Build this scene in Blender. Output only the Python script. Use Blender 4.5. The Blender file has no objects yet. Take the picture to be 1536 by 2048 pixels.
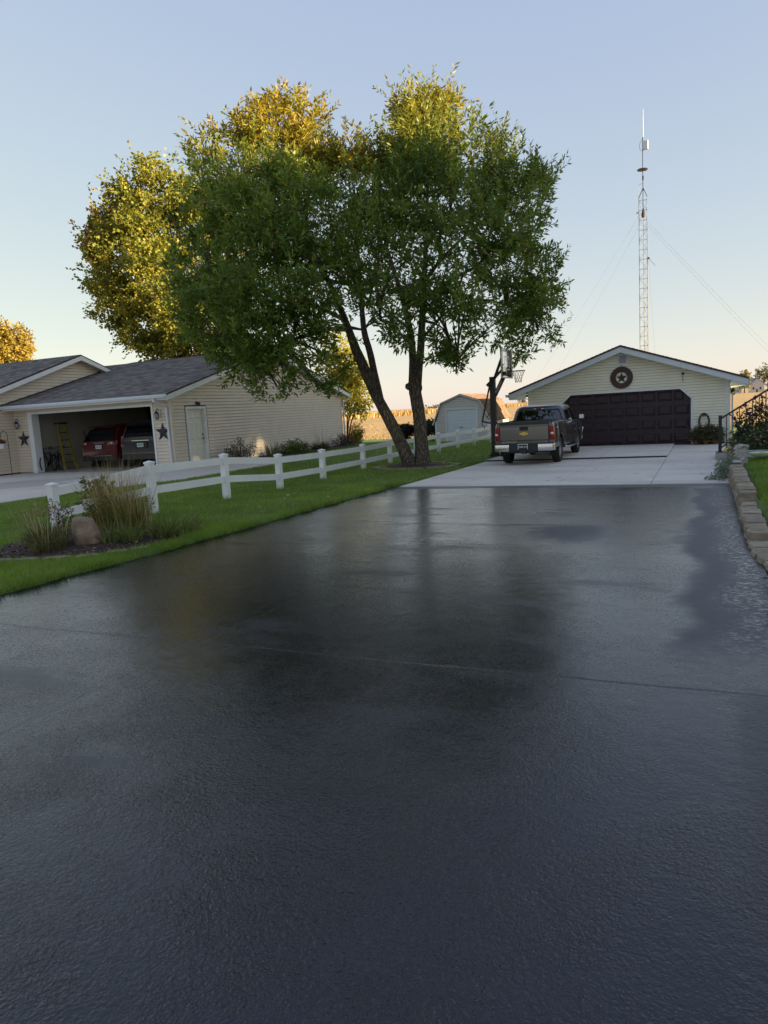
import bpy, bmesh, math, random
import numpy as np
from mathutils import Vector, Matrix

# ---------------------------------------------------------------- scene, camera, light
scene = bpy.context.scene
COL = scene.collection
PI = math.pi
rnd = random.Random(7)

cam_d = bpy.data.cameras.new("camera")
cam_d.sensor_fit = 'VERTICAL'
cam_d.sensor_height = 36.0
cam_d.lens = 36.0 * 1450.0 / 2048.0
cam_d.clip_start = 0.05
cam_d.clip_end = 9000
cam = bpy.data.objects.new("camera", cam_d)
COL.objects.link(cam)
YAW, PITCH, ROLL = math.radians(24.0), math.radians(7.96), math.radians(3.3)
_f = Vector((-math.sin(YAW) * math.cos(PITCH), math.cos(YAW) * math.cos(PITCH), -math.sin(PITCH)))
_r0 = Vector((math.cos(YAW), math.sin(YAW), 0))
_u0 = _r0.cross(_f)
_r = _r0 * math.cos(ROLL) - _u0 * math.sin(ROLL)
_u = _u0 * math.cos(ROLL) + _r0 * math.sin(ROLL)
_m = Matrix((_r, _u, -_f)).transposed().to_4x4()
_m.translation = Vector((0, 0, 1.6))
cam.matrix_world = _m
scene.camera = cam

SUN_EL = math.radians(9.5)
SUN_AZ = math.radians(87.0)          # clockwise from +Y
sun_dir = Vector((math.sin(SUN_AZ) * math.cos(SUN_EL), math.cos(SUN_AZ) * math.cos(SUN_EL), math.sin(SUN_EL)))
world = bpy.data.worlds.new("World")
scene.world = world
world.use_nodes = True
wn = world.node_tree
wn.nodes.clear()
w_out = wn.nodes.new("ShaderNodeOutputWorld")
w_bg = wn.nodes.new("ShaderNodeBackground")
w_sky = wn.nodes.new("ShaderNodeTexSky")
w_sky.sky_type = 'NISHITA'
w_sky.sun_disc = False
w_sky.sun_elevation = SUN_EL
w_sky.sun_rotation = SUN_AZ
w_sky.altitude = 200
w_sky.air_density = 1.0
w_sky.dust_density = 0.3
w_sky.ozone_density = 1.0
w_bg.inputs['Strength'].default_value = 0.15
# the same soft tone curve for the whole sky, channel by channel, like the phone's rendering of it
w_sep = wn.nodes.new("ShaderNodeSeparateColor")
w_com = wn.nodes.new("ShaderNodeCombineColor")
wn.links.new(w_sky.outputs[0], w_sep.inputs[0])
for _i, _g in enumerate((0.46, 0.42, 0.15)):
    _p = wn.nodes.new("ShaderNodeMath")
    _p.operation = 'POWER'
    _p.inputs[1].default_value = _g
    wn.links.new(w_sep.outputs[_i], _p.inputs[0])
    wn.links.new(_p.outputs[0], w_com.inputs[_i])
w_tint = wn.nodes.new("ShaderNodeVectorMath")
w_tint.operation = 'MULTIPLY'
w_tint.inputs[1].default_value = (0.795, 0.81, 1.14)
wn.links.new(w_com.outputs[0], w_tint.inputs[0])
wn.links.new(w_tint.outputs[0], w_bg.inputs[0])
wn.links.new(w_bg.outputs[0], w_out.inputs[0])

sun_d = bpy.data.lights.new("sun", 'SUN')
sun_d.energy = 4.6
sun_d.angle = math.radians(0.55)
sun_d.color = (1.0, 0.79, 0.48)
sun_o = bpy.data.objects.new("sun", sun_d)
COL.objects.link(sun_o)
sun_o.rotation_euler = sun_dir.to_track_quat('Z', 'Y').to_euler()
sun_o.location = sun_dir * 60

scene.view_settings.view_transform = 'Standard'
scene.view_settings.look = 'None'
scene.view_settings.exposure = 1.92
scene.view_settings.gamma = 1.0
scene.view_settings.use_curve_mapping = False
scene.render.engine = 'CYCLES'
scene.cycles.max_bounces = 8
scene.cycles.transparent_max_bounces = 12
scene.cycles.use_adaptive_sampling = True
scene.cycles.use_denoising = True
scene.cycles.sample_clamp_indirect = 6.0

# ---------------------------------------------------------------- materials
MATS = {}
def mat(name, color, rough=0.6, var=0.15, scale=6.0, bump=0.0, bscale=60.0, metal=0.0, spec=0.5, stretch=(1, 1, 1), detail=4.0):
    m = bpy.data.materials.new(name)
    m.use_nodes = True
    nt = m.node_tree
    b = nt.nodes["Principled BSDF"]
    b.inputs['Roughness'].default_value = rough
    b.inputs['Metallic'].default_value = metal
    b.inputs['Specular IOR Level'].default_value = spec
    tc = nt.nodes.new("ShaderNodeTexCoord")
    mp = nt.nodes.new("ShaderNodeMapping")
    mp.inputs['Scale'].default_value = stretch
    nt.links.new(tc.outputs['Object'], mp.inputs[0])
    n = nt.nodes.new("ShaderNodeTexNoise")
    n.inputs['Scale'].default_value = scale
    n.inputs['Detail'].default_value = detail
    nt.links.new(mp.outputs[0], n.inputs[0])
    cr = nt.nodes.new("ShaderNodeValToRGB")
    cr.color_ramp.elements[0].position = 0.3
    cr.color_ramp.elements[1].position = 0.7
    cr.color_ramp.elements[0].color = tuple(c * (1 - var) for c in color[:3]) + (1,)
    cr.color_ramp.elements[1].color = tuple(min(1, c * (1 + var)) for c in color[:3]) + (1,)
    nt.links.new(n.outputs[0], cr.inputs[0])
    nt.links.new(cr.outputs[0], b.inputs['Base Color'])
    if bump:
        n2 = nt.nodes.new("ShaderNodeTexNoise")
        n2.inputs['Scale'].default_value = bscale
        n2.inputs['Detail'].default_value = 5
        nt.links.new(mp.outputs[0], n2.inputs[0])
        bp = nt.nodes.new("ShaderNodeBump")
        bp.inputs['Strength'].default_value = bump
        bp.inputs['Distance'].default_value = 0.01
        nt.links.new(n2.outputs[0], bp.inputs['Height'])
        nt.links.new(bp.outputs[0], b.inputs['Normal'])
    MATS[name] = m
    return m

def attr_mat(name, rough=0.6, transl=0.0, var=0.1, scale=3.0, spec=0.35):
    """colour comes from the mesh colour attribute 'col' (the leaf's or tile's own colour)"""
    m = bpy.data.materials.new(name)
    m.use_nodes = True
    nt = m.node_tree
    b = nt.nodes["Principled BSDF"]
    b.inputs['Roughness'].default_value = rough
    b.inputs['Specular IOR Level'].default_value = spec
    a = nt.nodes.new("ShaderNodeAttribute")
    a.attribute_name = "col"
    tc = nt.nodes.new("ShaderNodeTexCoord")
    n = nt.nodes.new("ShaderNodeTexNoise")
    n.inputs['Scale'].default_value = scale
    nt.links.new(tc.outputs['Object'], n.inputs[0])
    mr = nt.nodes.new("ShaderNodeMapRange")
    mr.inputs[1].default_value = 0.3
    mr.inputs[2].default_value = 0.7
    mr.inputs[3].default_value = 1 - var
    mr.inputs[4].default_value = 1 + var
    nt.links.new(n.outputs[0], mr.inputs[0])
    vm = nt.nodes.new("ShaderNodeVectorMath")
    vm.operation = 'SCALE'
    nt.links.new(a.outputs['Color'], vm.inputs[0])
    nt.links.new(mr.outputs[0], vm.inputs['Scale'])
    nt.links.new(vm.outputs[0], b.inputs['Base Color'])
    if transl > 0:
        t = nt.nodes.new("ShaderNodeBsdfTranslucent")
        v2 = nt.nodes.new("ShaderNodeVectorMath")
        v2.operation = 'MULTIPLY'
        v2.inputs[1].default_value = (1.35, 1.25, 0.6)
        nt.links.new(vm.outputs[0], v2.inputs[0])
        nt.links.new(v2.outputs[0], t.inputs[0])
        mx = nt.nodes.new("ShaderNodeMixShader")
        mx.inputs[0].default_value = transl
        nt.links.new(b.outputs[0], mx.inputs[1])
        nt.links.new(t.outputs[0], mx.inputs[2])
        nt.links.new(mx.outputs[0], nt.nodes["Material Output"].inputs[0])
    MATS[name] = m
    return m

def paint_mat(name, color, rough=0.25, metal=0.0, coat=1.0):
    m = mat(name, color, rough, 0.04, 2.0, metal=metal)
    m.node_tree.nodes["Principled BSDF"].inputs['Coat Weight'].default_value = coat
    m.node_tree.nodes["Principled BSDF"].inputs['Coat Roughness'].default_value = 0.08
    return m

def glass_mat(name, color, rough=0.03, alpha_mix=0.5, ior=1.5):
    m = bpy.data.materials.new(name)
    m.use_nodes = True
    nt = m.node_tree
    nt.nodes.clear()
    o = nt.nodes.new("ShaderNodeOutputMaterial")
    g = nt.nodes.new("ShaderNodeBsdfGlossy")
    g.inputs['Roughness'].default_value = rough
    t = nt.nodes.new("ShaderNodeBsdfTransparent")
    t.inputs[0].default_value = tuple(color) + (1,)
    fr = nt.nodes.new("ShaderNodeFresnel")
    fr.inputs[0].default_value = ior
    ad = nt.nodes.new("ShaderNodeMath")
    ad.operation = 'ADD'
    ad.inputs[1].default_value = alpha_mix
    nt.links.new(fr.outputs[0], ad.inputs[0])
    mx = nt.nodes.new("ShaderNodeMixShader")
    nt.links.new(ad.outputs[0], mx.inputs[0])
    nt.links.new(t.outputs[0], mx.inputs[1])
    nt.links.new(g.outputs[0], mx.inputs[2])
    nt.links.new(mx.outputs[0], o.inputs[0])
    MATS[name] = m
    return m

# ---------------------------------------------------------------- mesh helpers
class MB:
    """collects shapes; build() links them as ONE mesh object"""
    def __init__(self):
        self.v = []
        self.f = []
    def add(self, vs, fs):
        o = len(self.v)
        self.v.extend([tuple(p) for p in vs])
        self.f.extend([tuple(i + o for i in q) for q in fs])
        return self
    def box(self, x0, x1, y0, y1, z0, z1):
        vs = [(x0, y0, z0), (x1, y0, z0), (x1, y1, z0), (x0, y1, z0), (x0, y0, z1), (x1, y0, z1), (x1, y1, z1), (x0, y1, z1)]
        return self.add(vs, [(3, 2, 1, 0), (4, 5, 6, 7), (0, 1, 5, 4), (1, 2, 6, 5), (2, 3, 7, 6), (3, 0, 4, 7)])
    def hexa(self, vs):
        return self.add(vs, [(3, 2, 1, 0), (4, 5, 6, 7), (0, 1, 5, 4), (1, 2, 6, 5), (2, 3, 7, 6), (3, 0, 4, 7)])
    def cbox(self, x0, x1, y0, y1, z0, z1, b):
        """box with chamfered vertical and top edges"""
        def ring(i, z):
            return [(x0 + i + b, y0 + i, z), (x1 - i - b, y0 + i, z), (x1 - i, y0 + i + b, z), (x1 - i, y1 - i - b, z),
                    (x1 - i - b, y1 - i, z), (x0 + i + b, y1 - i, z), (x0 + i, y1 - i - b, z), (x0 + i, y0 + i + b, z)]
        vs = ring(b * .6, z0) + ring(0, z0 + b * .6) + ring(0, z1 - b) + ring(b, z1)
        fs = [tuple(range(7, -1, -1)), tuple(range(24, 32))]
        for k in range(3):
            for i in range(8):
                j = (i + 1) % 8
                fs.append((k * 8 + i, k * 8 + j, k * 8 + 8 + j, k * 8 + 8 + i))
        return self.add(vs, fs)
    def bar(self, a, b, w, h=None, up=(0, 0, 1)):
        """rectangular bar from a to b"""
        h = h or w
        a, b = Vector(a), Vector(b)
        d = (b - a).normalized()
        upv = Vector(up)
        if abs(d.dot(upv)) > 0.98:
            upv = Vector((1, 0, 0))
        s = d.cross(upv).normalized() * (w / 2)
        u = s.cross(d).normalized() * (h / 2)
        vs = [a - s - u, a + s - u, a + s + u, a - s + u, b - s - u, b + s - u, b + s + u, b - s + u]
        return self.add(vs, [(0, 1, 2, 3), (7, 6, 5, 4), (0, 4, 5, 1), (1, 5, 6, 2), (2, 6, 7, 3), (3, 7, 4, 0)])
    def tube(self, pts, rad, n=8, cap=True, wob=0.0, rr=None):
        pts = [Vector(p) for p in pts]
        if not hasattr(rad, '__len__'):
            rad = [rad] * len(pts)
        o = len(self.v)
        prev = None
        for i, p in enumerate(pts):
            if i == 0:
                d = pts[1] - pts[0]
            elif i == len(pts) - 1:
                d = pts[-1] - pts[-2]
            else:
                d = pts[i + 1] - pts[i - 1]
            d.normalize()
            if prev is None:
                r = Vector((1, 0, 0)) if abs(d.x) < 0.8 else Vector((0, 1, 0))
            else:
                r = prev
            s = (r - d * r.dot(d)).normalized()
            prev = s
            u = d.cross(s)
            for k in range(n):
                a = 2 * PI * k / n
                q = rad[i] * (1 + (rr.uniform(-wob, wob) if rr else 0))
                self.v.append(tuple(p + s * (math.cos(a) * q) + u * (math.sin(a) * q)))
        for i in range(len(pts) - 1):
            for k in range(n):
                k2 = (k + 1) % n
                self.f.append((o + i * n + k, o + i * n + k2, o + (i + 1) * n + k2, o + (i + 1) * n + k))
        if cap:
            self.f.append(tuple(o + k for k in range(n - 1, -1, -1)))
            self.f.append(tuple(o + (len(pts) - 1) * n + k for k in range(n)))
        return self
    def prism(self, poly, axis, a0, a1):
        """2D polygon extruded along axis ('x','y','z'); poly in the other two axes in order"""
        n = len(poly)
        def mk(p, a):
            if axis == 'x':
                return (a, p[0], p[1])
            if axis == 'y':
                return (p[0], a, p[1])
            return (p[0], p[1], a)
        vs = [mk(p, a0) for p in poly] + [mk(p, a1) for p in poly]
        fs = [tuple(range(n - 1, -1, -1)), tuple(range(n, 2 * n))]
        for i in range(n):
            j = (i + 1) % n
            fs.append((i, j, n + j, n + i))
        return self.add(vs, fs)
    def lathe(self, prof, n=16, c=(0, 0, 0), axis='z'):
        """prof: list of (radius, height)"""
        o = len(self.v)
        for r, h in prof:
            for k in range(n):
                a = 2 * PI * k / n
                if axis == 'z':
                    p = (c[0] + r * math.cos(a), c[1] + r * math.sin(a), c[2] + h)
                elif axis == 'x':
                    p = (c[0] + h, c[1] + r * math.cos(a), c[2] + r * math.sin(a))
                else:
                    p = (c[0] + r * math.sin(a), c[1] + h, c[2] + r * math.cos(a))
                self.v.append(p)
        for i in range(len(prof) - 1):
            for k in range(n):
                k2 = (k + 1) % n
                self.f.append((o + i * n + k, o + i * n + k2, o + (i + 1) * n + k2, o + (i + 1) * n + k))
        self.f.append(tuple(o + k for k in range(n - 1, -1, -1)))
        self.f.append(tuple(o + (len(prof) - 1) * n + k for k in range(n)))
        return self
    def ell(self, c, r, n=10, m=8, wob=0.0, rr=None):
        o = len(self.v)
        for i in range(m + 1):
            t = PI * i / m
            for k in range(n):
                a = 2 * PI * k / n
                w = 1 + (rr.uniform(-wob, wob) if rr else 0)
                self.v.append((c[0] + r[0] * w * math.sin(t) * math.cos(a), c[1] + r[1] * w * math.sin(t) * math.sin(a), c[2] + r[2] * w * math.cos(t)))
        for i in range(m):
            for k in range(n):
                k2 = (k + 1) % n
                self.f.append((o + i * n + k, o + (i + 1) * n + k, o + (i + 1) * n + k2, o + i * n + k2))
        return self
    def build(self, name, m, parent=None, smooth=False, off=None):
        me = bpy.data.meshes.new(name)
        o = Vector((0, 0, 0))
        if parent is not None:
            p = parent
            while p is not None:
                o += p.location
                p = p.parent
        if off is not None:
            o = Vector(off)
        me.from_pydata([(x - o.x, y - o.y, z - o.z) for x, y, z in self.v], [], self.f)
        me.validate()
        bm = bmesh.new()
        bm.from_mesh(me)
        bmesh.ops.recalc_face_normals(bm, faces=bm.faces)
        bm.to_mesh(me)
        bm.free()
        if smooth:
            me.polygons.foreach_set("use_smooth", [True] * len(me.polygons))
            if smooth != 'all':
                try:
                    me.set_sharp_from_angle(angle=math.radians(40))
                except Exception:
                    pass
        me.materials.append(MATS[m] if isinstance(m, str) else m)
        ob = bpy.data.objects.new(name, me)
        COL.objects.link(ob)
        ob.parent = parent
        return ob

def thing(name, label, cat, loc=(0, 0, 0), group=None, rotz=0.0):
    o = bpy.data.objects.new(name, None)
    o.empty_display_size = 0.2
    o.location = loc
    o.rotation_euler = (0, 0, rotz)
    COL.objects.link(o)
    o['label'] = label
    o['category'] = cat
    if group:
        o['group'] = group
    return o

def tag(o, label, cat, group=None):
    o['label'] = label
    o['category'] = cat
    if group:
        o['group'] = group
    return o

def struct(o):
    o['kind'] = 'structure'
    return o

def stuff(o, label=None, cat=None):
    o['kind'] = 'stuff'
    if label:
        o['label'] = label
    if cat:
        o['category'] = cat
    return o

def copy_tree(o, parent=None):
    c = o.copy()
    COL.objects.link(c)
    c.parent = parent
    for ch in list(o.children):
        copy_tree(ch, c)
    return c

def np_mesh(name, V, F, m, parent=None, cols=None, off=None, smooth=False):
    """V (n,3), F (k,3|4) numpy, cols (n,3) per-vertex"""
    me = bpy.data.meshes.new(name)
    V = np.asarray(V, dtype=np.float32).copy()
    o = Vector((0, 0, 0))
    p = parent
    while p is not None:
        o += p.location
        p = p.parent
    if off is not None:
        o = Vector(off)
    V -= np.array(o, dtype=np.float32)
    F = np.asarray(F, dtype=np.int32)
    k = F.shape[1]
    me.vertices.add(len(V))
    me.vertices.foreach_set("co", V.ravel())
    me.loops.add(F.size)
    me.loops.foreach_set("vertex_index", F.ravel())
    me.polygons.add(len(F))
    me.polygons.foreach_set("loop_start", np.arange(0, F.size, k, dtype=np.int32))
    me.polygons.foreach_set("loop_total", np.full(len(F), k, dtype=np.int32))
    if smooth:
        me.polygons.foreach_set("use_smooth", np.ones(len(F), dtype=bool))
    me.update(calc_edges=True)
    if cols is not None:
        at = me.color_attributes.new("col", 'FLOAT_COLOR', 'POINT')
        cc = np.ones((len(V), 4), dtype=np.float32)
        cc[:, :3] = cols
        at.data.foreach_set("color", cc.ravel())
    me.materials.append(MATS[m] if isinstance(m, str) else m)
    ob = bpy.data.objects.new(name, me)
    COL.objects.link(ob)
    ob.parent = parent
    return ob

def unit(a):
    return a / np.maximum(np.linalg.norm(a, axis=1, keepdims=True), 1e-9)

# ---------------------------------------------------------------- terrain height
_YS = np.array([-60, 0, 8, 14, 21, 27, 34, 39, 46, 60, 300, 1200, 6000.0])
_ZS = np.array([0.0, 0, -.03, -.08, -.14, -.17, -.27, -.37, -.43, -.5, -.5, -.2, 2.0])
def gz(x, y):
    x = np.asarray(x, dtype=float)
    y = np.asarray(y, dtype=float)
    z = np.interp(y, _YS, _ZS)
    # the neighbour's house stands on a level pad a little higher
    t = np.clip((-10.5 - x) / 4.5, 0, 1)
    t = t * t * (3 - 2 * t)
    b = np.clip((37 - y) / 4.0, 0, 1)
    w = t * b
    return z * (1 - w) + (-0.05) * w
def lawn_r(y):
    return float(np.interp(y, [-20, 6.5, 8, 10, 11, 15, 30], [-.02, -.02, 0.0, .06, .12, .13, .06]))
def G(x, y):
    return float(gz(x, y))
# ---------------------------------------------------------------- material library
def stain(m, zlo, zhi, col, f):
    """green-brown splash stain in patches low on the posts"""
    nt = m.node_tree
    b = nt.nodes['Principled BSDF']
    src = b.inputs['Base Color'].links[0].from_socket
    tc = nt.nodes.new('ShaderNodeTexCoord')
    sx = nt.nodes.new('ShaderNodeSeparateXYZ')
    n = nt.nodes.new('ShaderNodeTexNoise')
    n.inputs['Scale'].default_value = 14
    nt.links.new(tc.outputs['Object'], n.inputs[0])
    nt.links.new(tc.outputs['Object'], sx.inputs[0])
    ad = nt.nodes.new('ShaderNodeMath')
    ad.operation = 'MULTIPLY_ADD'
    ad.inputs[1].default_value = -.35
    nt.links.new(n.outputs[0], ad.inputs[0])
    nt.links.new(sx.outputs[2], ad.inputs[2])
    mr = nt.nodes.new('ShaderNodeMapRange')
    mr.inputs[1].default_value = zlo
    mr.inputs[2].default_value = zhi
    mr.inputs[3].default_value = f
    mr.inputs[4].default_value = 0
    nt.links.new(ad.outputs[0], mr.inputs[0])
    mx = nt.nodes.new('ShaderNodeMix')
    mx.data_type = 'RGBA'
    mx.inputs[7].default_value = col + (1,)
    nt.links.new(mr.outputs[0], mx.inputs[0])
    nt.links.new(src, mx.inputs[6])
    nt.links.new(mx.outputs[2], b.inputs['Base Color'])

mat('white_vinyl', (.80, .805, .80), .35, .05, 2.2)
stain(MATS['white_vinyl'], -.2, .02, (.30, .33, .20), .75)
mat('white_trim', (.72, .73, .73), .45, .05, 3)
mat('fascia_white', (.62, .66, .70), .45, .05, 3)
mat('siding_gap_shade', (.05, .045, .04), .95, .1, 3)  # near-black backing that paints the shade lines between siding boards
mat('siding_tan', (.68, .585, .475), .55, .05, 2.5)
mat('siding_cream', (.83, .79, .64), .5, .04, 2.5)
mat('siding_grey', (.56, .52, .48), .5, .05, 2.5)
mat('door_cream', (.74, .72, .62), .45, .03, 3)
mat('door_maroon', (.022, .008, .013), .5, .2, 4)
mat('roof_brown', (.085, .055, .045), .8, .2, 9)
mat('black_metal', (.012, .012, .014), .4, .2, 8)
mat('dark_metal', (.03, .03, .035), .45, .2, 8)
mat('bronze', (.06, .05, .042), .45, .2, 9, metal=.4)
mat('lamp_glass', (.35, .36, .36), .15, .05, 5)
mat('star_steel', (.022, .024, .030), .5, .25, 7)
mat('medallion_maroon', (.055, .022, .026), .55, .3, 6)
mat('galv_steel', (.30, .31, .32), .4, .12, 12, metal=.7)
mat('tower_steel', (.16, .145, .12), .5, .2, 12, metal=.4)
mat('rubber', (.012, .012, .012), .8, .2, 20, .3, 80)
mat('plastic_black', (.015, .015, .017), .55, .2, 9)
mat('chrome', (.58, .59, .61), .22, .02, 3, metal=1.0)
mat('alloy', (.6, .61, .63), .3, .05, 5, metal=.9)
mat('gold', (.62, .42, .06), .35, .1, 5, metal=.5)
mat('lamp_red', (.20, .004, .008), .12, .15, 9)
mat('lamp_clear', (.7, .7, .7), .1, .05, 9)
mat('plate_white', (.55, .62, .60), .5, .03, 9)
mat('plate_ink', (.05, .10, .12), .6, .1, 9)
mat('plate_black', (.010, .010, .011), .4, .1, 9)
mat('letter_white', (.8, .8, .8), .5, .02, 9)
mat('ladder_yellow', (.42, .29, .03), .5, .12, 9)
mat('interior_wall', (.58, .55, .48), .8, .06, 2)
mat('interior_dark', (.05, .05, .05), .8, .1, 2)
mat('hoop_orange', (.20, .025, .018), .45, .15, 9)
mat('net_white', (.45, .44, .40), .8, .1, 9)
mat('boulder', (.23, .16, .11), .9, .45, 7, 1.0, 14)
mat('mulch', (.045, .022, .018), .95, .6, 30, 1.0, 60)
mat('block_tan', (.26, .21, .14), .92, .3, 9, .9, 45)
mat('block_pale', (.31, .265, .19), .92, .3, 9, .9, 45)
mat('block_brown', (.24, .195, .14), .92, .3, 9, .9, 45)
mat('block_grey', (.30, .28, .25), .92, .3, 9, .9, 45)
mat('stone_pale', (.38, .355, .32), .9, .25, 12, .9, 40)
mat('concrete_step', (.30, .29, .275), .9, .15, 6, .4, 60)
mat('planter_blue', (.30, .36, .40), .75, .2, 7, .2, 40, stretch=(1, 1, 8))
mat('pale_green_clay', (.55, .58, .36), .4, .1, 5)
mat('terracotta', (.22, .085, .05), .8, .15, 9)
mat('yellow_paint', (.58, .48, .10), .5, .15, 9)
mat('white_plastic', (.72, .72, .71), .4, .05, 9)
mat('soil', (.05, .035, .025), .95, .3, 18, .8, 40)
mat('hose_green', (.06, .075, .05), .5, .2, 9)
mat('far_house_wall', (.50, .52, .56), .7, .05, 1)
mat('far_house_roof', (.16, .16, .18), .8, .1, 1)
mat('pot_flower', (.35, .06, .04), .7, .3, 9)
mat('bed_liner', (.010, .010, .011), .7, .2, 20)
mat('seat_dark', (.03, .03, .033), .8, .1, 9)
mat('bike_rim', (.45, .45, .45), .3, .05, 9, metal=.8)
paint_mat('truck_paint', (.115, .112, .108), .32, .7)
paint_mat('suv_red', (.085, .002, .006), .3, .1, .5)
paint_mat('van_navy', (.005, .006, .010), .35, .0, .15)
glass_mat('truck_glass', (.22, .25, .25), .02, .10)
glass_mat('dark_glass', (.03, .03, .035), .03, .05)
glass_mat('clear_board', (.95, .96, .95), .02, .0, 1.03)
mat('privacy_glass', (.004, .004, .005), .06, .05, 3)
attr_mat('leaf', .45, .38, .18, 2.0)
attr_mat('leaf_dark', .5, .15, .15, 2.0)
attr_mat('blade', .6, .4, .25, 1.2)
attr_mat('dry_blade', .8, .2, .15, 3.0)
attr_mat('shingle', .9, 0, .12, 3.0)
attr_mat('litter', .8, 0.1, .15, 3.0)
attr_mat('stalk', .85, .1, .15, .3)

def bark_mat(name, c1, c2):
    m = bpy.data.materials.new(name)
    m.use_nodes = True
    nt = m.node_tree
    b = nt.nodes["Principled BSDF"]
    b.inputs['Roughness'].default_value = .95
    b.inputs['Specular IOR Level'].default_value = .2
    tc = nt.nodes.new("ShaderNodeTexCoord")
    mp = nt.nodes.new("ShaderNodeMapping")
    mp.inputs['Scale'].default_value = (22, 22, 3.2)
    nt.links.new(tc.outputs['Object'], mp.inputs[0])
    v = nt.nodes.new("ShaderNodeTexVoronoi")
    v.feature = 'DISTANCE_TO_EDGE'
    v.inputs['Scale'].default_value = 1.0
    n = nt.nodes.new("ShaderNodeTexNoise")
    n.inputs['Scale'].default_value = 2.0
    n.inputs['Detail'].default_value = 6
    nt.links.new(mp.outputs[0], n.inputs[0])
    ad = nt.nodes.new("ShaderNodeVectorMath")
    ad.operation = 'ADD'
    nt.links.new(mp.outputs[0], ad.inputs[0])
    nt.links.new(n.outputs[1], ad.inputs[1])
    nt.links.new(ad.outputs[0], v.inputs[0])
    cr = nt.nodes.new("ShaderNodeValToRGB")
    cr.color_ramp.elements[0].position = .02
    cr.color_ramp.elements[1].position = .35
    cr.color_ramp.elements[0].color = c1 + (1,)
    cr.color_ramp.elements[1].color = c2 + (1,)
    nt.links.new(v.outputs['Distance'], cr.inputs[0])
    n3 = nt.nodes.new("ShaderNodeTexNoise")
    n3.inputs['Scale'].default_value = 3
    n3.inputs['Detail'].default_value = 5
    nt.links.new(tc.outputs['Object'], n3.inputs[0])
    cr3 = nt.nodes.new("ShaderNodeValToRGB")
    cr3.color_ramp.elements[0].position = .55
    cr3.color_ramp.elements[1].position = .75
    cr3.color_ramp.elements[0].color = (0, 0, 0, 1)
    cr3.color_ramp.elements[1].color = (.6, .6, .6, 1)
    nt.links.new(n3.outputs[0], cr3.inputs[0])
    mx = nt.nodes.new("ShaderNodeMix")
    mx.data_type = 'RGBA'
    mx.inputs[7].default_value = (.15, .12, .045, 1)      # lichen
    nt.links.new(cr3.outputs[0], mx.inputs[0])
    nt.links.new(cr.outputs[0], mx.inputs[6])
    nt.links.new(mx.outputs[2], b.inputs['Base Color'])
    bp = nt.nodes.new("ShaderNodeBump")
    bp.inputs['Strength'].default_value = 1.0
    bp.inputs['Distance'].default_value = .035
    nt.links.new(v.outputs['Distance'], bp.inputs['Height'])
    nt.links.new(bp.outputs[0], b.inputs['Normal'])
    MATS[name] = m
bark_mat('bark', (.05, .040, .032), (.24, .19, .145))
bark_mat('bark_grey', (.035, .03, .026), (.14, .12, .10))
# ---------------------------------------------------------------- node helpers for the ground materials
class NT:
    def __init__(self, name):
        self.m = bpy.data.materials.new(name)
        self.m.use_nodes = True
        self.t = self.m.node_tree
        self.b = self.t.nodes["Principled BSDF"]
        self.tc = self.t.nodes.new("ShaderNodeTexCoord")
        self.sx = self.t.nodes.new("ShaderNodeSeparateXYZ")
        self.t.links.new(self.tc.outputs['Object'], self.sx.inputs[0])
        MATS[name] = self.m
    def L(self, a, b):
        self.t.links.new(a, b)
    def math(self, op, a, b=0.0, clamp=False):
        n = self.t.nodes.new("ShaderNodeMath")
        n.operation = op
        n.use_clamp = clamp
        for i, v in enumerate((a, b)):
            if isinstance(v, (int, float)):
                n.inputs[i].default_value = v
            else:
                self.L(v, n.inputs[i])
        return n.outputs[0]
    def noise(self, scale, detail=4, rough=.5, stretch=None, off=(0, 0, 0)):
        n = self.t.nodes.new("ShaderNodeTexNoise")
        n.inputs['Scale'].default_value = scale
        n.inputs['Detail'].default_value = detail
        n.inputs['Roughness'].default_value = rough
        mp = self.t.nodes.new("ShaderNodeMapping")
        mp.inputs['Scale'].default_value = stretch or (1, 1, 1)
        mp.inputs['Location'].default_value = off
        self.L(self.tc.outputs['Object'], mp.inputs[0])
        self.L(mp.outputs[0], n.inputs[0])
        return n.outputs[0]
    def voro(self, scale, feature='F1', out='Distance'):
        n = self.t.nodes.new("ShaderNodeTexVoronoi")
        n.feature = feature
        n.inputs['Scale'].default_value = scale
        self.L(self.tc.outputs['Object'], n.inputs[0])
        return n.outputs[out]
    def rng(self, v, a, b, c=0.0, d=1.0):
        n = self.t.nodes.new("ShaderNodeMapRange")
        n.interpolation_type = 'SMOOTHSTEP'
        n.inputs[1].default_value = a
        n.inputs[2].default_value = b
        n.inputs[3].default_value = c
        n.inputs[4].default_value = d
        self.L(v, n.inputs[0])
        return n.outputs[0]
    def mix(self, f, a, b):
        n = self.t.nodes.new("ShaderNodeMix")
        n.data_type = 'RGBA'
        for i, v in ((0, f), (6, a), (7, b)):
            if isinstance(v, (int, float)):
                n.inputs[i].default_value = v
            elif isinstance(v, tuple):
                n.inputs[i].default_value = v + (1,)
            else:
                self.L(v, n.inputs[i])
        return n.outputs[2]
    def mixf(self, f, a, b):
        n = self.t.nodes.new("ShaderNodeMix")
        n.data_type = 'FLOAT'
        for i, v in ((0, f), (2, a), (3, b)):
            if isinstance(v, (int, float)):
                n.inputs[i].default_value = v
            else:
                self.L(v, n.inputs[i])
        return n.outputs[0]
    def bump(self, h, strength, dist):
        n = self.t.nodes.new("ShaderNodeBump")
        n.inputs['Strength'].default_value = strength
        n.inputs['Distance'].default_value = dist
        self.L(h, n.inputs['Height'])
        self.L(n.outputs[0], self.b.inputs['Normal'])

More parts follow.
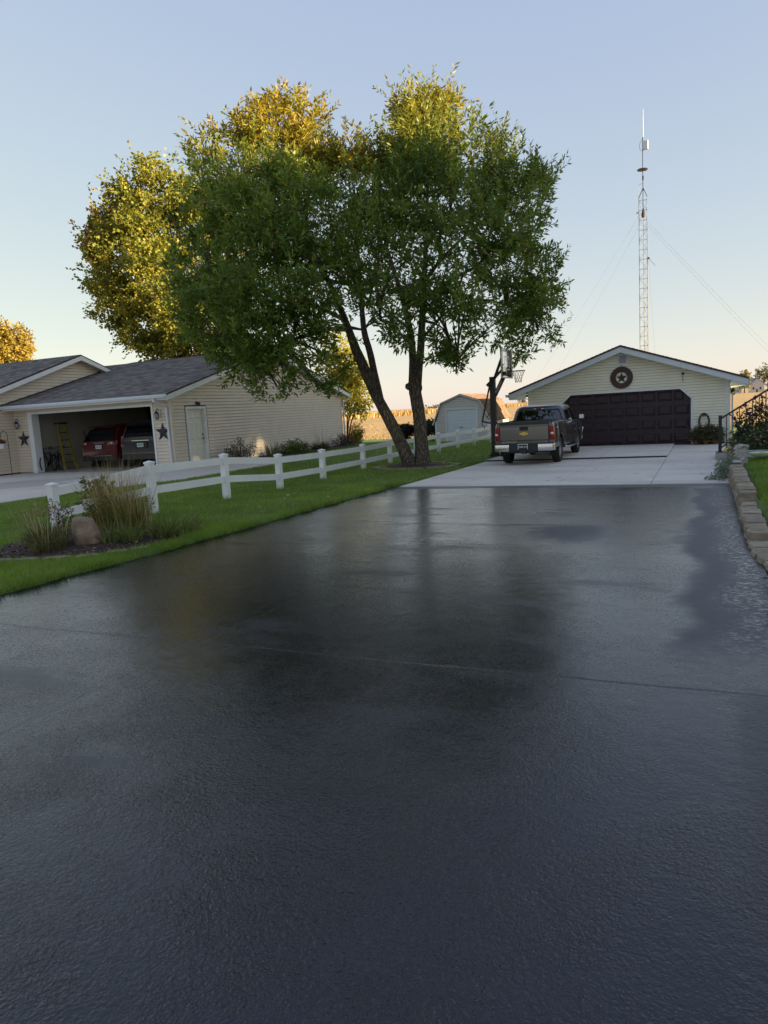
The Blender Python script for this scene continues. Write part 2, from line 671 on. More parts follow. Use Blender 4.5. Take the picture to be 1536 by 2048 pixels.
# --- freshly sealed asphalt
A = NT('asphalt')
X, Y = A.sx.outputs[0], A.sx.outputs[1]
def cen(v, k):
    return A.math('MULTIPLY', A.math('SUBTRACT', v, .5), k)
big = A.noise(.55, 5, .55)
wav = A.noise(.9, 3, .5, off=(4, 9, 0))
edge_n = A.noise(1.1, 3, .5, stretch=(1, .7, 1))
edge_f = A.noise(9, 5, .65, stretch=(.7, 1.2, 1))
# strip of dull, not yet glossy sealer along the right-hand edge
xs = A.math('ADD', X, A.math('ADD', cen(edge_n, .75), cen(edge_f, .16)))
s1 = A.rng(xs, -.26, -.02)
s2 = A.rng(A.math('ADD', Y, cen(edge_f, .8)), 4.1, 5.4)
s2b = A.rng(Y, 13.7, 14.2, 1, 0)
strip = A.math('MULTIPLY', A.math('MULTIPLY', s1, s2), s2b)
seam_dull = A.rng(A.math('ADD', Y, cen(edge_n, .5)), 14.10, 14.35, 0, .8)
# dull spot in the middle and squeegee bands
dx = A.math('MULTIPLY', A.math('SUBTRACT', X, -1.6), 1.5)
dy = A.math('SUBTRACT', Y, 9.05)
dd = A.math('SQRT', A.math('ADD', A.math('MULTIPLY', dx, dx), A.math('MULTIPLY', dy, dy)))
spot = A.rng(A.math('ADD', dd, A.math('ADD', cen(edge_n, 1.6), cen(edge_f, .7))), .15, 1.0, .9, 0)
bands = A.rng(A.noise(1.5, 5, .6, stretch=(.45, 1.25, 1), off=(11, 3, 0)), .52, .72, 0, .45)
dull = A.math('MAXIMUM', A.math('MAXIMUM', strip, seam_dull), A.math('MAXIMUM', spot, bands))
# wet, shiny dribbles right at the edge by the wall
drib = A.noise(26, 6, .75, stretch=(.8, 1.3, 1))
shine = A.math('MULTIPLY', A.math('MULTIPLY', A.rng(xs, .02, .34), A.rng(drib, .47, .62)), A.math('MULTIPLY', s2, A.rng(Y, 14.4, 14.6, 1, 0)))
g1 = A.noise(56, 3, .55)
g0 = A.voro(95)
g2 = A.noise(78, 2, .5, stretch=(1, .7, 1), off=(3, 7, 0))
patch = A.rng(A.noise(1.7, 4, .6, off=(2, 5, 0)), .35, .7, .45, 1.2)
mid = A.noise(7.5, 4, .55)
near = A.rng(A.math('ADD', Y, A.math('ADD', cen(edge_n, 1.2), cen(edge_f, .5))), 1.2, 4.8, 1, .15)
wx = A.math('SUBTRACT', Y, A.math('ADD', 4.15, A.math('ADD', cen(wav, .10), cen(edge_f, .03))))
seam1 = A.rng(A.math('ABSOLUTE', wx), .004, .03, 1, 0)
groove = A.rng(A.math('ABSOLUTE', wx), .002, .012, 1, 0)
lx = A.math('SUBTRACT', X, A.math('ADD', -3.25, A.math('ADD', cen(wav, .12), cen(edge_f, .05))))
lx = A.math('ADD', lx, A.math('MULTIPLY', A.math('SUBTRACT', 9.0, Y), .03))
seam2 = A.math('MULTIPLY', A.rng(A.math('ABSOLUTE', lx), .004, .04, 1, 0), A.rng(Y, 12.5, 8.0, 0, .8))
pits = A.math('MULTIPLY', A.rng(A.voro(5.5), .035, .06, 1, 0), A.rng(A.noise(2.2, 2), .5, .6))
grain = A.math('ADD', A.math('MULTIPLY', g1, 1.9), A.math('MULTIPLY', g2, .9))
stones = A.rng(A.voro(26), .05, .15, .6, 0)
grain = A.math('ADD', grain, stones)
grain = A.math('SUBTRACT', grain, A.math('MULTIPLY', g0, .55))
h = A.math('MULTIPLY', A.math('MULTIPLY', grain, patch), near)
h = A.math('ADD', h, A.math('MULTIPLY', mid, .9))
h = A.math('ADD', h, A.math('MULTIPLY', big, 2.0))
h = A.math('SUBTRACT', h, A.math('MULTIPLY', groove, .9))
h = A.math('SUBTRACT', h, A.math('MULTIPLY', seam2, .5))
h = A.math('SUBTRACT', h, A.math('MULTIPLY', pits, 1.6))
rim = A.math('MULTIPLY', A.rng(A.math('ADD', X, cen(edge_f, .22)), .06, .26), A.rng(Y, 3.9, 4.6, 1, 0))
h = A.math('ADD', h, A.math('MULTIPLY', A.math('MULTIPLY', A.noise(38, 4, .6), rim), 2.2))
A.bump(h, .55, .006)
col = A.mix(A.noise(45, 5), (.0026, .0028, .0056), (.0050, .0054, .0088))
spk = A.rng(A.voro(150, 'F1', 'Color'), .80, .86, 0, 1)
spk2 = A.rng(A.voro(62, 'F1', 'Color'), .86, .90, 0, .8)
col = A.mix(spk, col, (.017, .017, .020))
col = A.mix(spk2, col, (.015, .015, .018))
col = A.mix(dull, col, (.017, .017, .024))
col = A.mix(seam1, col, (.004, .004, .005))
A.L(col, A.b.inputs['Base Color'])
rg = A.math('ADD', A.mixf(A.rng(A.voro(120, 'F1', 'Color'), .3, .7), .17, .29), A.math('ADD', cen(big, .22), cen(edge_f, .10)))
rg = A.mixf(dull, rg, .50)
rg = A.mixf(rim, rg, .36)
rg = A.mixf(shine, rg, .09)
A.L(rg, A.b.inputs['Roughness'])
A.b.inputs['Specular IOR Level'].default_value = .62

# --- concrete of the pad
Cn = NT('concrete')
cn = Cn.noise(1.3, 7, .62)
cs = Cn.noise(.35, 4, .5, stretch=(1, 3, 1))
cc = Cn.mix(cn, (.58, .52, .44), (.74, .675, .585))
cc = Cn.mix(Cn.rng(cs, .46, .66, 0, .75), cc, (.50, .46, .40))
cc = Cn.mix(Cn.rng(Cn.noise(5, 6, .65), .60, .72, 0, .55), cc, (.33, .31, .29))
oil = Cn.math('MULTIPLY', Cn.rng(Cn.voro(1.15), .03, .13, 1, 0), Cn.rng(Cn.noise(.8, 2), .48, .6))
cc = Cn.mix(Cn.math('MULTIPLY', oil, .6), cc, (.14, .125, .11))
Cn.L(cc, Cn.b.inputs['Base Color'])
Cn.b.inputs['Roughness'].default_value = .72
Cn.bump(Cn.noise(190, 4), .25, .003)

Dn = NT('old_concrete')
dn = Dn.noise(.7, 7, .62)
dc = Dn.mix(dn, (.52, .46, .38), (.68, .61, .52))
dc = Dn.mix(Dn.rng(Dn.noise(.22, 5), .52, .62, 0, .5), dc, (.22, .195, .165))
Dn.L(dc, Dn.b.inputs['Base Color'])
Dn.b.inputs['Roughness'].default_value = .85
Dn.bump(Dn.noise(120, 4), .4, .004)

# --- lawn soil under the blades, and stubble field
Ln = NT('lawn_turf')
lc = Ln.mix(Ln.noise(2.2, 6, .6), (.10, .17, .03), (.15, .225, .045))
lc = Ln.mix(Ln.rng(Ln.noise(24, 4), .45, .7, 0, .6), lc, (.075, .10, .026))
Ln.L(lc, Ln.b.inputs['Base Color'])
Ln.b.inputs['Roughness'].default_value = .95
Ln.bump(Ln.noise(60, 5), 1.0, .03)

Fn = NT('stubble_field')
rows = Fn.noise(1.0, 5, .6, stretch=(.05, 1.3, 1))
band = Fn.noise(.12, 4, .55, stretch=(.12, 1.0, 1))
fc = Fn.mix(rows, (.50, .33, .15), (.66, .47, .24))
fc = Fn.mix(Fn.rng(band, .48, .66, 0, .5), fc, (.38, .23, .10))
fc = Fn.mix(Fn.rng(Fn.noise(1.6, 6, .7), .56, .66, 0, .45), fc, (.28, .17, .08))
Fn.L(fc, Fn.b.inputs['Base Color'])
Fn.b.inputs['Roughness'].default_value = 1.0
Fn.b.inputs['Specular IOR Level'].default_value = .1
Fn.bump(Fn.noise(2.2, 5, .6, stretch=(.1, 1.2, 1)), 1.0, .12)

def sheet(name, xs, ys, zf, m):
    xs, ys = np.asarray(xs, float), np.asarray(ys, float)
    gx, gy = np.meshgrid(xs, ys)
    z = zf(gx, gy)
    V = np.stack([gx.ravel(), gy.ravel(), np.broadcast_to(z, gx.shape).ravel()], 1)
    nx = len(xs)
    F = []
    for j in range(len(ys) - 1):
        for i in range(nx - 1):
            a = j * nx + i
            F.append((a, a + 1, a + 1 + nx, a + nx))
    return struct(np_mesh(name, V, np.array(F), m, smooth=True))

ys_all = np.concatenate([np.linspace(-60, 60, 61), [70, 85, 100, 130, 170, 220, 300, 450, 700, 1200, 2500, 6000]])
xs_all = np.concatenate([[-6000, -2000, -800, -400, -200, -120, -80], np.linspace(-60, 40, 51), [60, 100, 200, 400, 900, 2500, 6000]])
sheet('ground', xs_all, ys_all, lambda x, y: gz(x, y) - .07, 'stubble_field')

# lawns: cut round the driveway
def lawn_obj(name, edge_fn, far_x, ys, extra=0.03, zfun=None):
    V, F = [], []
    n = 26
    for y in ys:
        e = edge_fn(y)
        for k in range(n):
            t = (k / (n - 1)) ** 1.6
            x = e + (far_x - e) * t
            V.append((x, y, zfun(x, y) if zfun else G(x, y) + extra))
    m = len(ys)
    for j in range(m - 1):
        for k in range(n - 1):
            a = j * n + k
            F.append((a, a + 1, a + n + 1, a + n))
    # low earth edge down to the paving
    o = len(V)
    for y in ys:
        e = edge_fn(y)
        V.append((e, y, G(e, y) - .06))
    for j in range(m - 1):
        F.append((j * n, (j + 1) * n, o + j + 1, o + j))
    return struct(np_mesh(name, np.array(V), np.array(F), 'lawn_turf', smooth=True))

er = random.Random(3)
_ej = [er.uniform(-.03, .03) for _ in range(400)]
def ledge(y):
    base = np.interp(y, [-60, 0, 5, 7.5, 14.8, 22, 46], [-6.7, -6.55, -6.46, -6.32, -6.24, -6.15, -6.15])
    i = (y + 60) * 4.3
    a = int(i) % 399
    return float(base + _ej[a] * (1 if y < 15 else .3))
lawn_ys = np.concatenate([np.linspace(-30, 2, 10), np.linspace(2.2, 15, 65), np.linspace(15.5, 47.5, 33)])
lawn_obj('lawn_left', ledge, -70, lawn_ys)

def redge(y):
    return float(np.interp(y, [-60, 4, 5, 6.6, 7.2, 8.3, 10, 15, 18, 30, 46], [.5, .5, .55, .75, .74, .66, .64, .72, .8, .9, .9]))
lawn_obj('lawn_right', redge, 60, np.concatenate([np.linspace(-30, 4, 8), np.linspace(4.5, 17.4, 30)]),
         zfun=lambda x, y: lawn_r(y) + .015 + min(.25, max(0, x - .7) * .03))
lawn_obj('lawn_back', lambda y: .95, 60, np.linspace(17.4, 47.5, 20), zfun=lambda x, y: G(x, y) + .02 + (lawn_r(y) - G(x, y)) * max(0.0, min(1.0, (22 - y) / 4.6)))

# asphalt driveway: one sheet with uneven edges
V, F = [], []
ays = np.concatenate([np.linspace(-25, 2, 12), np.linspace(2.2, 14.62, 90)])
def aedge_r(y):
    return float(np.interp(y, [-60, 3, 5, 6.2, 7.2, 8.5, 11.5, 14.62], [.42, .42, .45, .52, .52, .45, .46, .44]))
n = 20
for y in ays:
    a, b = ledge(y) - .02, aedge_r(y)
    for k in range(n):
        x = a + (b - a) * k / (n - 1)
        V.append((x, y, G(x, y)))
for j in range(len(ays) - 1):
    for k in range(n - 1):
        q = j * n + k
        F.append((q, q + 1, q + n + 1, q + n))
struct(np_mesh('asphalt_driveway', np.array(V), np.array(F), 'asphalt', smooth=True))

# concrete pad cast in slabs with sawn joints
pad = bpy.data.objects.new('concrete_pad', None)
COL.objects.link(pad)
struct(pad)
xcol = [-6.12, -2.74, -.92, .52]
yrow = [14.63, 21.62, 27.34]
for j in range(2):
    for i in range(3):
        x0, x1 = xcol[i] + .006, xcol[i + 1] - .006
        y0, y1 = yrow[j] + (.004 if j == 0 else .035), yrow[j + 1] - .006
        if i == 2 and j == 1:
            y0 = yrow[1] + .004
        if i == 2:
            x1 = .52 if j == 0 else .78
        mb = MB()
        up = .045 if (j == 1 and i < 2) else 0.0      # the apron before the door sits a little higher
        zz = lambda x, y: G(x, y) + .012 + up
        mb.hexa([(x0, y0, -.4), (x1, y0, -.4), (x1, y1, -.4), (x0, y1, -.4), (x0, y0, zz(x0, y0)), (x1, y0, zz(x1, y0)), (x1, y1, zz(x1, y1)), (x0, y1, zz(x0, y1))])
        mb.build('slab', 'concrete', pad)
mb = MB()
mb.box(-6.1, -.93, 21.625, 21.654, -.3, G(0, 21.6) + .05)
mb.build('joint_filler', 'plastic_black', pad)
mb = MB()
mb.box(-6.1, .5, 14.4, 27.3, -.45, -.30)
mb.build('joint_bed', 'dark_metal', pad)

# the neighbour's drive, in cast slabs
ndrive = bpy.data.objects.new('neighbour_driveway', None)
COL.objects.link(ndrive)
struct(ndrive)
NDP = [(-40, 5.0), (-15.3, 5.0), (-14.95, 11.6), (-14.8, 13.6), (-13.6, 16.5), (-13.6, 21.7), (-16.62, 21.95), (-16.62, 27.5), (-24.2, 27.5), (-40, 19.9)]
def in_poly(x, y, P):
    c = False
    j = len(P) - 1
    for i in range(len(P)):
        if (P[i][1] > y) != (P[j][1] > y) and x < (P[j][0] - P[i][0]) * (y - P[i][1]) / (P[j][1] - P[i][1]) + P[i][0]:
            c = not c
        j = i
    return c
mb = MB()
mb.prism([(-40, 5), (-15.3, 5), (-14.95, 11.6), (-14.8, 13.6), (-14.35, 14.5), (-40, 14.5)], 'z', -.3, -.006)
mb.build('slab', 'old_concrete', ndrive)
mb = MB()
mb.prism([(-40, 14.52), (-20.3, 14.52), (-20.3, 19.84), (-40, 19.84)], 'z', -.3, -.004)
mb.build('slab', 'old_concrete', ndrive)
mb = MB()
mb.prism([(-20.28, 14.52), (-14.35, 14.52), (-13.6, 16.5), (-13.6, 19.84), (-20.28, 19.84)], 'z', -.3, -.005)
mb.build('slab', 'old_concrete', ndrive)
mb = MB()
mb.prism([(-16.56, 19.86), (-13.6, 19.86), (-13.6, 21.7), (-16.56, 21.95)], 'z', -.3, -.004)
mb.build('slab', 'old_concrete', ndrive)
# gravel strip where the drive meets the grass
g = np.random.default_rng(5)
# ---------------------------------------------------------------- foliage generators
def leaves_mesh(name, P, D, S, L, W, C, m, parent=None, fold=0.12):
    """P base points, D unit leaf directions, S unit side vectors, L/W arrays, C colours"""
    n = len(P)
    L = L[:, None]
    W = W[:, None]
    N = np.cross(D, S)
    v0 = P
    v1 = P + D * L * .42 + S * W * .5 + N * W * fold
    v2 = P + D * L
    v3 = P + D * L * .42 - S * W * .5 + N * W * fold
    V = np.stack([v0, v1, v2, v3], 1).reshape(-1, 3)
    F = np.arange(n * 4).reshape(n, 4)
    cols = np.repeat(C, 4, axis=0)
    return np_mesh(name, V, F, m, parent, cols)

def rand_unit(g, n):
    return unit(g.normal(size=(n, 3)))

def crown_leaves(g, lobes, n_cl, per, L, W, spread=.34, shell=.45, droop=.25, up=.25, rj=.12):
    """lobes: (x,y,z,rx,ry,rz[,weight]); returns P, D, S, Ls, Ws, cluster centre per leaf, cluster random"""
    lb = np.array([l[:6] for l in lobes], float)
    w = np.array([(l[6] if len(l) > 6 else 1.0) for l in lobes]) * (lb[:, 3] * lb[:, 4] * lb[:, 5]) ** (2 / 3.)
    w /= w.sum()
    li = g.choice(len(lb), n_cl, p=w)
    u = rand_unit(g, n_cl)
    r = shell + (1.04 - shell) * g.random(n_cl) ** .6
    r *= 1 + rj * g.normal(size=n_cl)
    cen = lb[li, :3] + u * r[:, None] * lb[li, 3:6]
    out = unit(u + np.array([0, 0, up]) + .35 * g.normal(size=(n_cl, 3)))
    k = g.integers(int(per * .6), int(per * 1.4) + 1, n_cl)
    idx = np.repeat(np.arange(n_cl), k)
    n = len(idx)
    t = g.random(n)
    sc = spread * (.7 + .6 * g.random(n_cl))[idx]
    perp = rand_unit(g, n)
    P = cen[idx] + out[idx] * ((t - .35) * sc * 1.5)[:, None] + perp * (sc * .45 * g.random(n) ** .7)[:, None]
    D = unit(out[idx] * .7 + perp * .9 + np.array([0, 0, -droop]) + .35 * g.normal(size=(n, 3)))
    S = unit(np.cross(D, rand_unit(g, n)))
    Ls = L * (.65 + .7 * g.random(n))
    Ws = W * (.7 + .6 * g.random(n))
    return P, D, S, Ls, Ws, cen[idx], g.random(n_cl)[idx], li[idx]

def sublobes(lobes, k, g, f=.5, d=.62, flat=1.0):
    """break every big mass of foliage into smaller clumps"""
    out = []
    for l in lobes:
        w = l[6] if len(l) > 6 else 1.0
        for i in range(k):
            u = rand_unit(g, 1)[0]
            s = f * (.6 + .8 * g.random())
            out.append((l[0] + u[0] * l[3] * d, l[1] + u[1] * l[4] * d, l[2] + u[2] * l[5] * d, l[3] * s, l[4] * s, l[5] * s * flat, w * (.4 + 1.2 * g.random())))
    return out

def sprays(g, lobes, n, length, per, L, W, upw=.9):
    """leafy shoots standing out of the crown"""
    lb = np.array([l[:6] for l in lobes], float)
    w = np.array([(l[6] if len(l) > 6 else 1.0) for l in lobes]) * lb[:, 3] ** 2
    li = g.choice(len(lb), n, p=w / w.sum())
    u = rand_unit(g, n)
    base = lb[li, :3] + u * lb[li, 3:6] * .8
    d = unit(u + np.array([0, 0, upw]) + .3 * g.normal(size=(n, 3)))
    ln = length * (.5 + g.random(n))
    idx = np.repeat(np.arange(n), per)
    t = np.tile((np.arange(per) + .5) / per, n)
    P = base[idx] + d[idx] * (ln[idx] * t)[:, None]
    side = unit(np.cross(d[idx], rand_unit(g, len(idx))))
    D = unit(d[idx] * .75 + side * .8)
    S = unit(np.cross(D, rand_unit(g, len(idx))))
    return P, D, S, L * (.7 + .6 * g.random(len(idx))), W * (.7 + .6 * g.random(len(idx))), base[idx], g.random(n)[idx]

def lerp(a, b, t):
    return np.asarray(a)[None, :] * (1 - t[:, None]) + np.asarray(b)[None, :] * t[:, None]

def bez(p0, p1, p2, n=7):
    p0, p1, p2 = Vector(p0), Vector(p1), Vector(p2)
    return [(p0 * (1 - t) ** 2 + p1 * 2 * t * (1 - t) + p2 * t * t) for t in [i / (n - 1) for i in range(n)]]

def smooth_path(pts, sub=4):
    """Catmull-Rom through (x,y,z,r) points"""
    P = [np.array(p, float) for p in pts]
    P = [2 * P[0] - P[1]] + P + [2 * P[-1] - P[-2]]
    out = []
    for i in range(1, len(P) - 2):
        for s in range(sub):
            t = s / sub
            out.append(.5 * ((2 * P[i]) + (-P[i - 1] + P[i + 1]) * t + (2 * P[i - 1] - 5 * P[i] + 4 * P[i + 1] - P[i + 2]) * t * t + (-P[i - 1] + 3 * P[i] - 3 * P[i + 1] + P[i + 2]) * t ** 3))
    out.append(P[-2])
    return out

def stem(mb, pts, n=10, sub=4, wob=.05, rr=None):
    q = smooth_path(pts, sub)
    mb.tube([p[:3] for p in q], [max(.004, p[3]) for p in q], n, True, wob, rr)

def blades(g, cx, cy, n, rad, h, w, cols, zf, lean=.5, seg=3, inner=0.0, hvar=.4, droop=.5):
    """grass-like blades arching out of one crown; returns V,F,C"""
    V, F, C = [], [], []
    for i in range(n):
        a = g.random() * 2 * PI
        r = rad * math.sqrt(g.random()) * (1 - inner) + inner * rad
        x, y = cx + r * math.cos(a), cy + r * math.sin(a)
        hh = h * (1 - hvar + hvar * 2 * g.random())
        ll = lean * (.2 + g.random()) * (0.4 + r / max(rad, 1e-6))
        a2 = a + g.normal() * .7
        dx, dy = math.cos(a2), math.sin(a2)
        z0 = zf(x, y)
        ww = w * (.7 + .6 * g.random())
        sx, sy = -dy * ww / 2, dx * ww / 2
        a3 = g.random() * PI
        sx, sy = math.cos(a3) * ww / 2, math.sin(a3) * ww / 2
        c = cols[int(g.random() * len(cols))]
        c = np.array(c) * (.75 + .5 * g.random())
        o = len(V)
        for s in range(seg + 1):
            t = s / seg
            out = ll * hh * t ** 1.8
            zz = z0 + hh * (t - droop * ll * t ** 3 * .6)
            tw = 1 - t ** 1.5 * .92
            V.append((x + dx * out - sx * tw, y + dy * out - sy * tw, zz))
            V.append((x + dx * out + sx * tw, y + dy * out + sy * tw, zz))
            C.append(c)
            C.append(c)
        for s in range(seg):
            F.append((o + 2 * s, o + 2 * s + 1, o + 2 * s + 3, o + 2 * s + 2))
    return V, F, C

class Blob:
    def __init__(self):
        self.V, self.F, self.C = [], [], []
    def put(self, vfc):
        o = len(self.V)
        V, F, C = vfc
        self.V += list(V)
        self.F += [tuple(i + o for i in f) for f in F]
        self.C += list(C)
    def build(self, name, m, parent=None):
        return np_mesh(name, np.array(self.V), np.array(self.F), m, parent, np.array(self.C))

def shrub(name, label, cat, loc, lobes, n_cl, per, L, W, cols, m='leaf', seed=1, group=None, stems=5, spread=.12, shell=.3, stem_mat='bark_grey', sr=.008):
    """small plant: foliage + stem, lobes relative to loc"""
    g = np.random.default_rng(seed)
    t = thing(name, label, cat, loc, group)
    lb = [(loc[0] + l[0], loc[1] + l[1], loc[2] + l[2]) + tuple(l[3:]) for l in lobes]
    P, D, S, Ls, Ws, cen, cr, idx = crown_leaves(g, lb, n_cl, per, L, W, spread, shell, .1, .3)
    cols = np.array(cols)
    C = cols[(cr * len(cols)).astype(int) % len(cols)] * (.7 + .6 * g.random(len(P)))[:, None]
    keep = P[:, 2] > loc[2] - .01
    leaves_mesh('foliage', P[keep], D[keep], S[keep], Ls[keep], Ws[keep], C[keep], m, t)
    mb = MB()
    for i in range(stems):
        l = lb[i % len(lb)]
        a = g.random() * 6.28
        tip = (l[0] + l[3] * .5 * math.cos(a), l[1] + l[4] * .5 * math.sin(a), l[2] + l[5] * .3)
        mid = ((loc[0] + tip[0]) / 2 + .03 * g.normal(), (loc[1] + tip[1]) / 2 + .03 * g.normal(), (loc[2] * .4 + tip[2] * .6))
        mb.tube(bez((loc[0] + .03 * g.normal(), loc[1] + .03 * g.normal(), loc[2] - .02), mid, tip, 5), [sr, sr, sr * .8, sr * .6, sr * .4], 5)
    mb.build('stem', stem_mat, t)
    return t

# ---------------------------------------------------------------- grass on the lawns
def lawn_blades(seed, areas, name, label):
    g = np.random.default_rng(seed)
    VV, CC = [], []
    for (x0, x1, y0, y1, dens, h, w, zf, test) in areas:
        n = int((x1 - x0) * (y1 - y0) * dens)
        x = x0 + (x1 - x0) * g.random(n)
        y = y0 + (y1 - y0) * g.random(n)
        k = np.array([test(a, b) for a, b in zip(x, y)])
        x, y = x[k], y[k]
        n = len(x)
        z = zf(x, y)
        a = g.random(n) * 2 * PI
        hh = h * (.55 + .8 * g.random(n))
        ww = w * (.6 + .8 * g.random(n))
        b = g.random(n) * 2 * PI
        ln = hh * (.15 + .75 * g.random(n))
        p0 = np.stack([x - np.cos(a) * ww / 2, y - np.sin(a) * ww / 2, z - .01], 1)
        p1 = np.stack([x + np.cos(a) * ww / 2, y + np.sin(a) * ww / 2, z - .01], 1)
        p2 = np.stack([x + np.cos(b) * ln, y + np.sin(b) * ln, z + hh], 1)
        VV.append(np.stack([p0, p1, p2], 1).reshape(-1, 3))
        pt = .5 + .5 * np.sin(x * 1.7 + 2 * np.sin(y * .9)) * np.sin(y * 1.3 + x * .6)
        t = np.clip(.25 + .45 * pt + .35 * g.normal(size=n) * .6, 0, 1)
        c = lerp((.125, .215, .027), (.25, .365, .056), t)
        pn = .5 + .25 * (np.sin(x * .9 + 1.3 * np.sin(y * .7 + 1)) + np.sin(y * 1.1 + 1.7 * np.sin(x * .6)))
        dry = g.random(n) < .04 + .22 * np.clip((pn - .72) / .25, 0, 1)
        c[dry] = np.array([.22, .19, .07]) * (.6 + .6 * g.random(dry.sum()))[:, None]
        CC.append(np.repeat(c, 3, axis=0))
    V = np.concatenate(VV)
    F = np.arange(len(V)).reshape(-1, 3)
    o = np_mesh(name, V, F, 'blade', None, np.concatenate(CC))
    return stuff(o, label, 'grass')

BED = [(-8.2, 6.25), (-7.5, 6.42), (-7.0, 6.8), (-6.78, 7.3), (-6.72, 8.0), (-7.3, 8.75), (-8.6, 9.0), (-9.4, 8.4), (-9.1, 7.1)]
def _ok_left(x, y):
    if x > ledge(y) + .05 or in_poly(x, y, NDP):
        return False
    if -24 < x < -16.55 and y > 19.8:
        return False
    return not in_poly(x, y, BED)
zl = lambda x, y: gz(x, y) + .03
lawn_blades(11, [
    (-9.6, -6.1, 4.2, 9.5, 2600, .050, .0085, zl, _ok_left),
    (-6.75, -6.15, 4.2, 15, 2600, .085, .0085, zl, lambda x, y: ledge(y) - .10 < x < ledge(y) + .07 and math.sin(y * 9 + 3 * math.sin(y * 2.3)) > -.5),
    (-14.5, -6.1, 9.5, 14.5, 750, .060, .012, zl, _ok_left),
    (-14.9, -9.6, 4.5, 9.5, 800, .060, .011, zl, _ok_left),
    (-14.0, -6.1, 14.5, 22, 330, .06, .018, zl, _ok_left),
    (-16.5, -6.1, 22, 34, 120, .06, .028, zl, _ok_left),
    (-20, -6.1, 34, 46.8, 60, .07, .04, zl, _ok_left)], 'grass_left', 'short green grass covering the lawn left of the driveway')
zr = np.vectorize(lambda x, y: lawn_r(y) + .015 + min(.25, max(0, x - .7) * .03))
lawn_blades(12, [(.7, 2.4, 6.5, 12, 2000, .055, .008, zr, lambda x, y: x > redge(y) + .03),
                 (.7, 3.2, 12, 17.3, 1100, .055, .011, zr, lambda x, y: x > redge(y) + .05)], 'grass_right', 'short green grass above the block retaining wall')
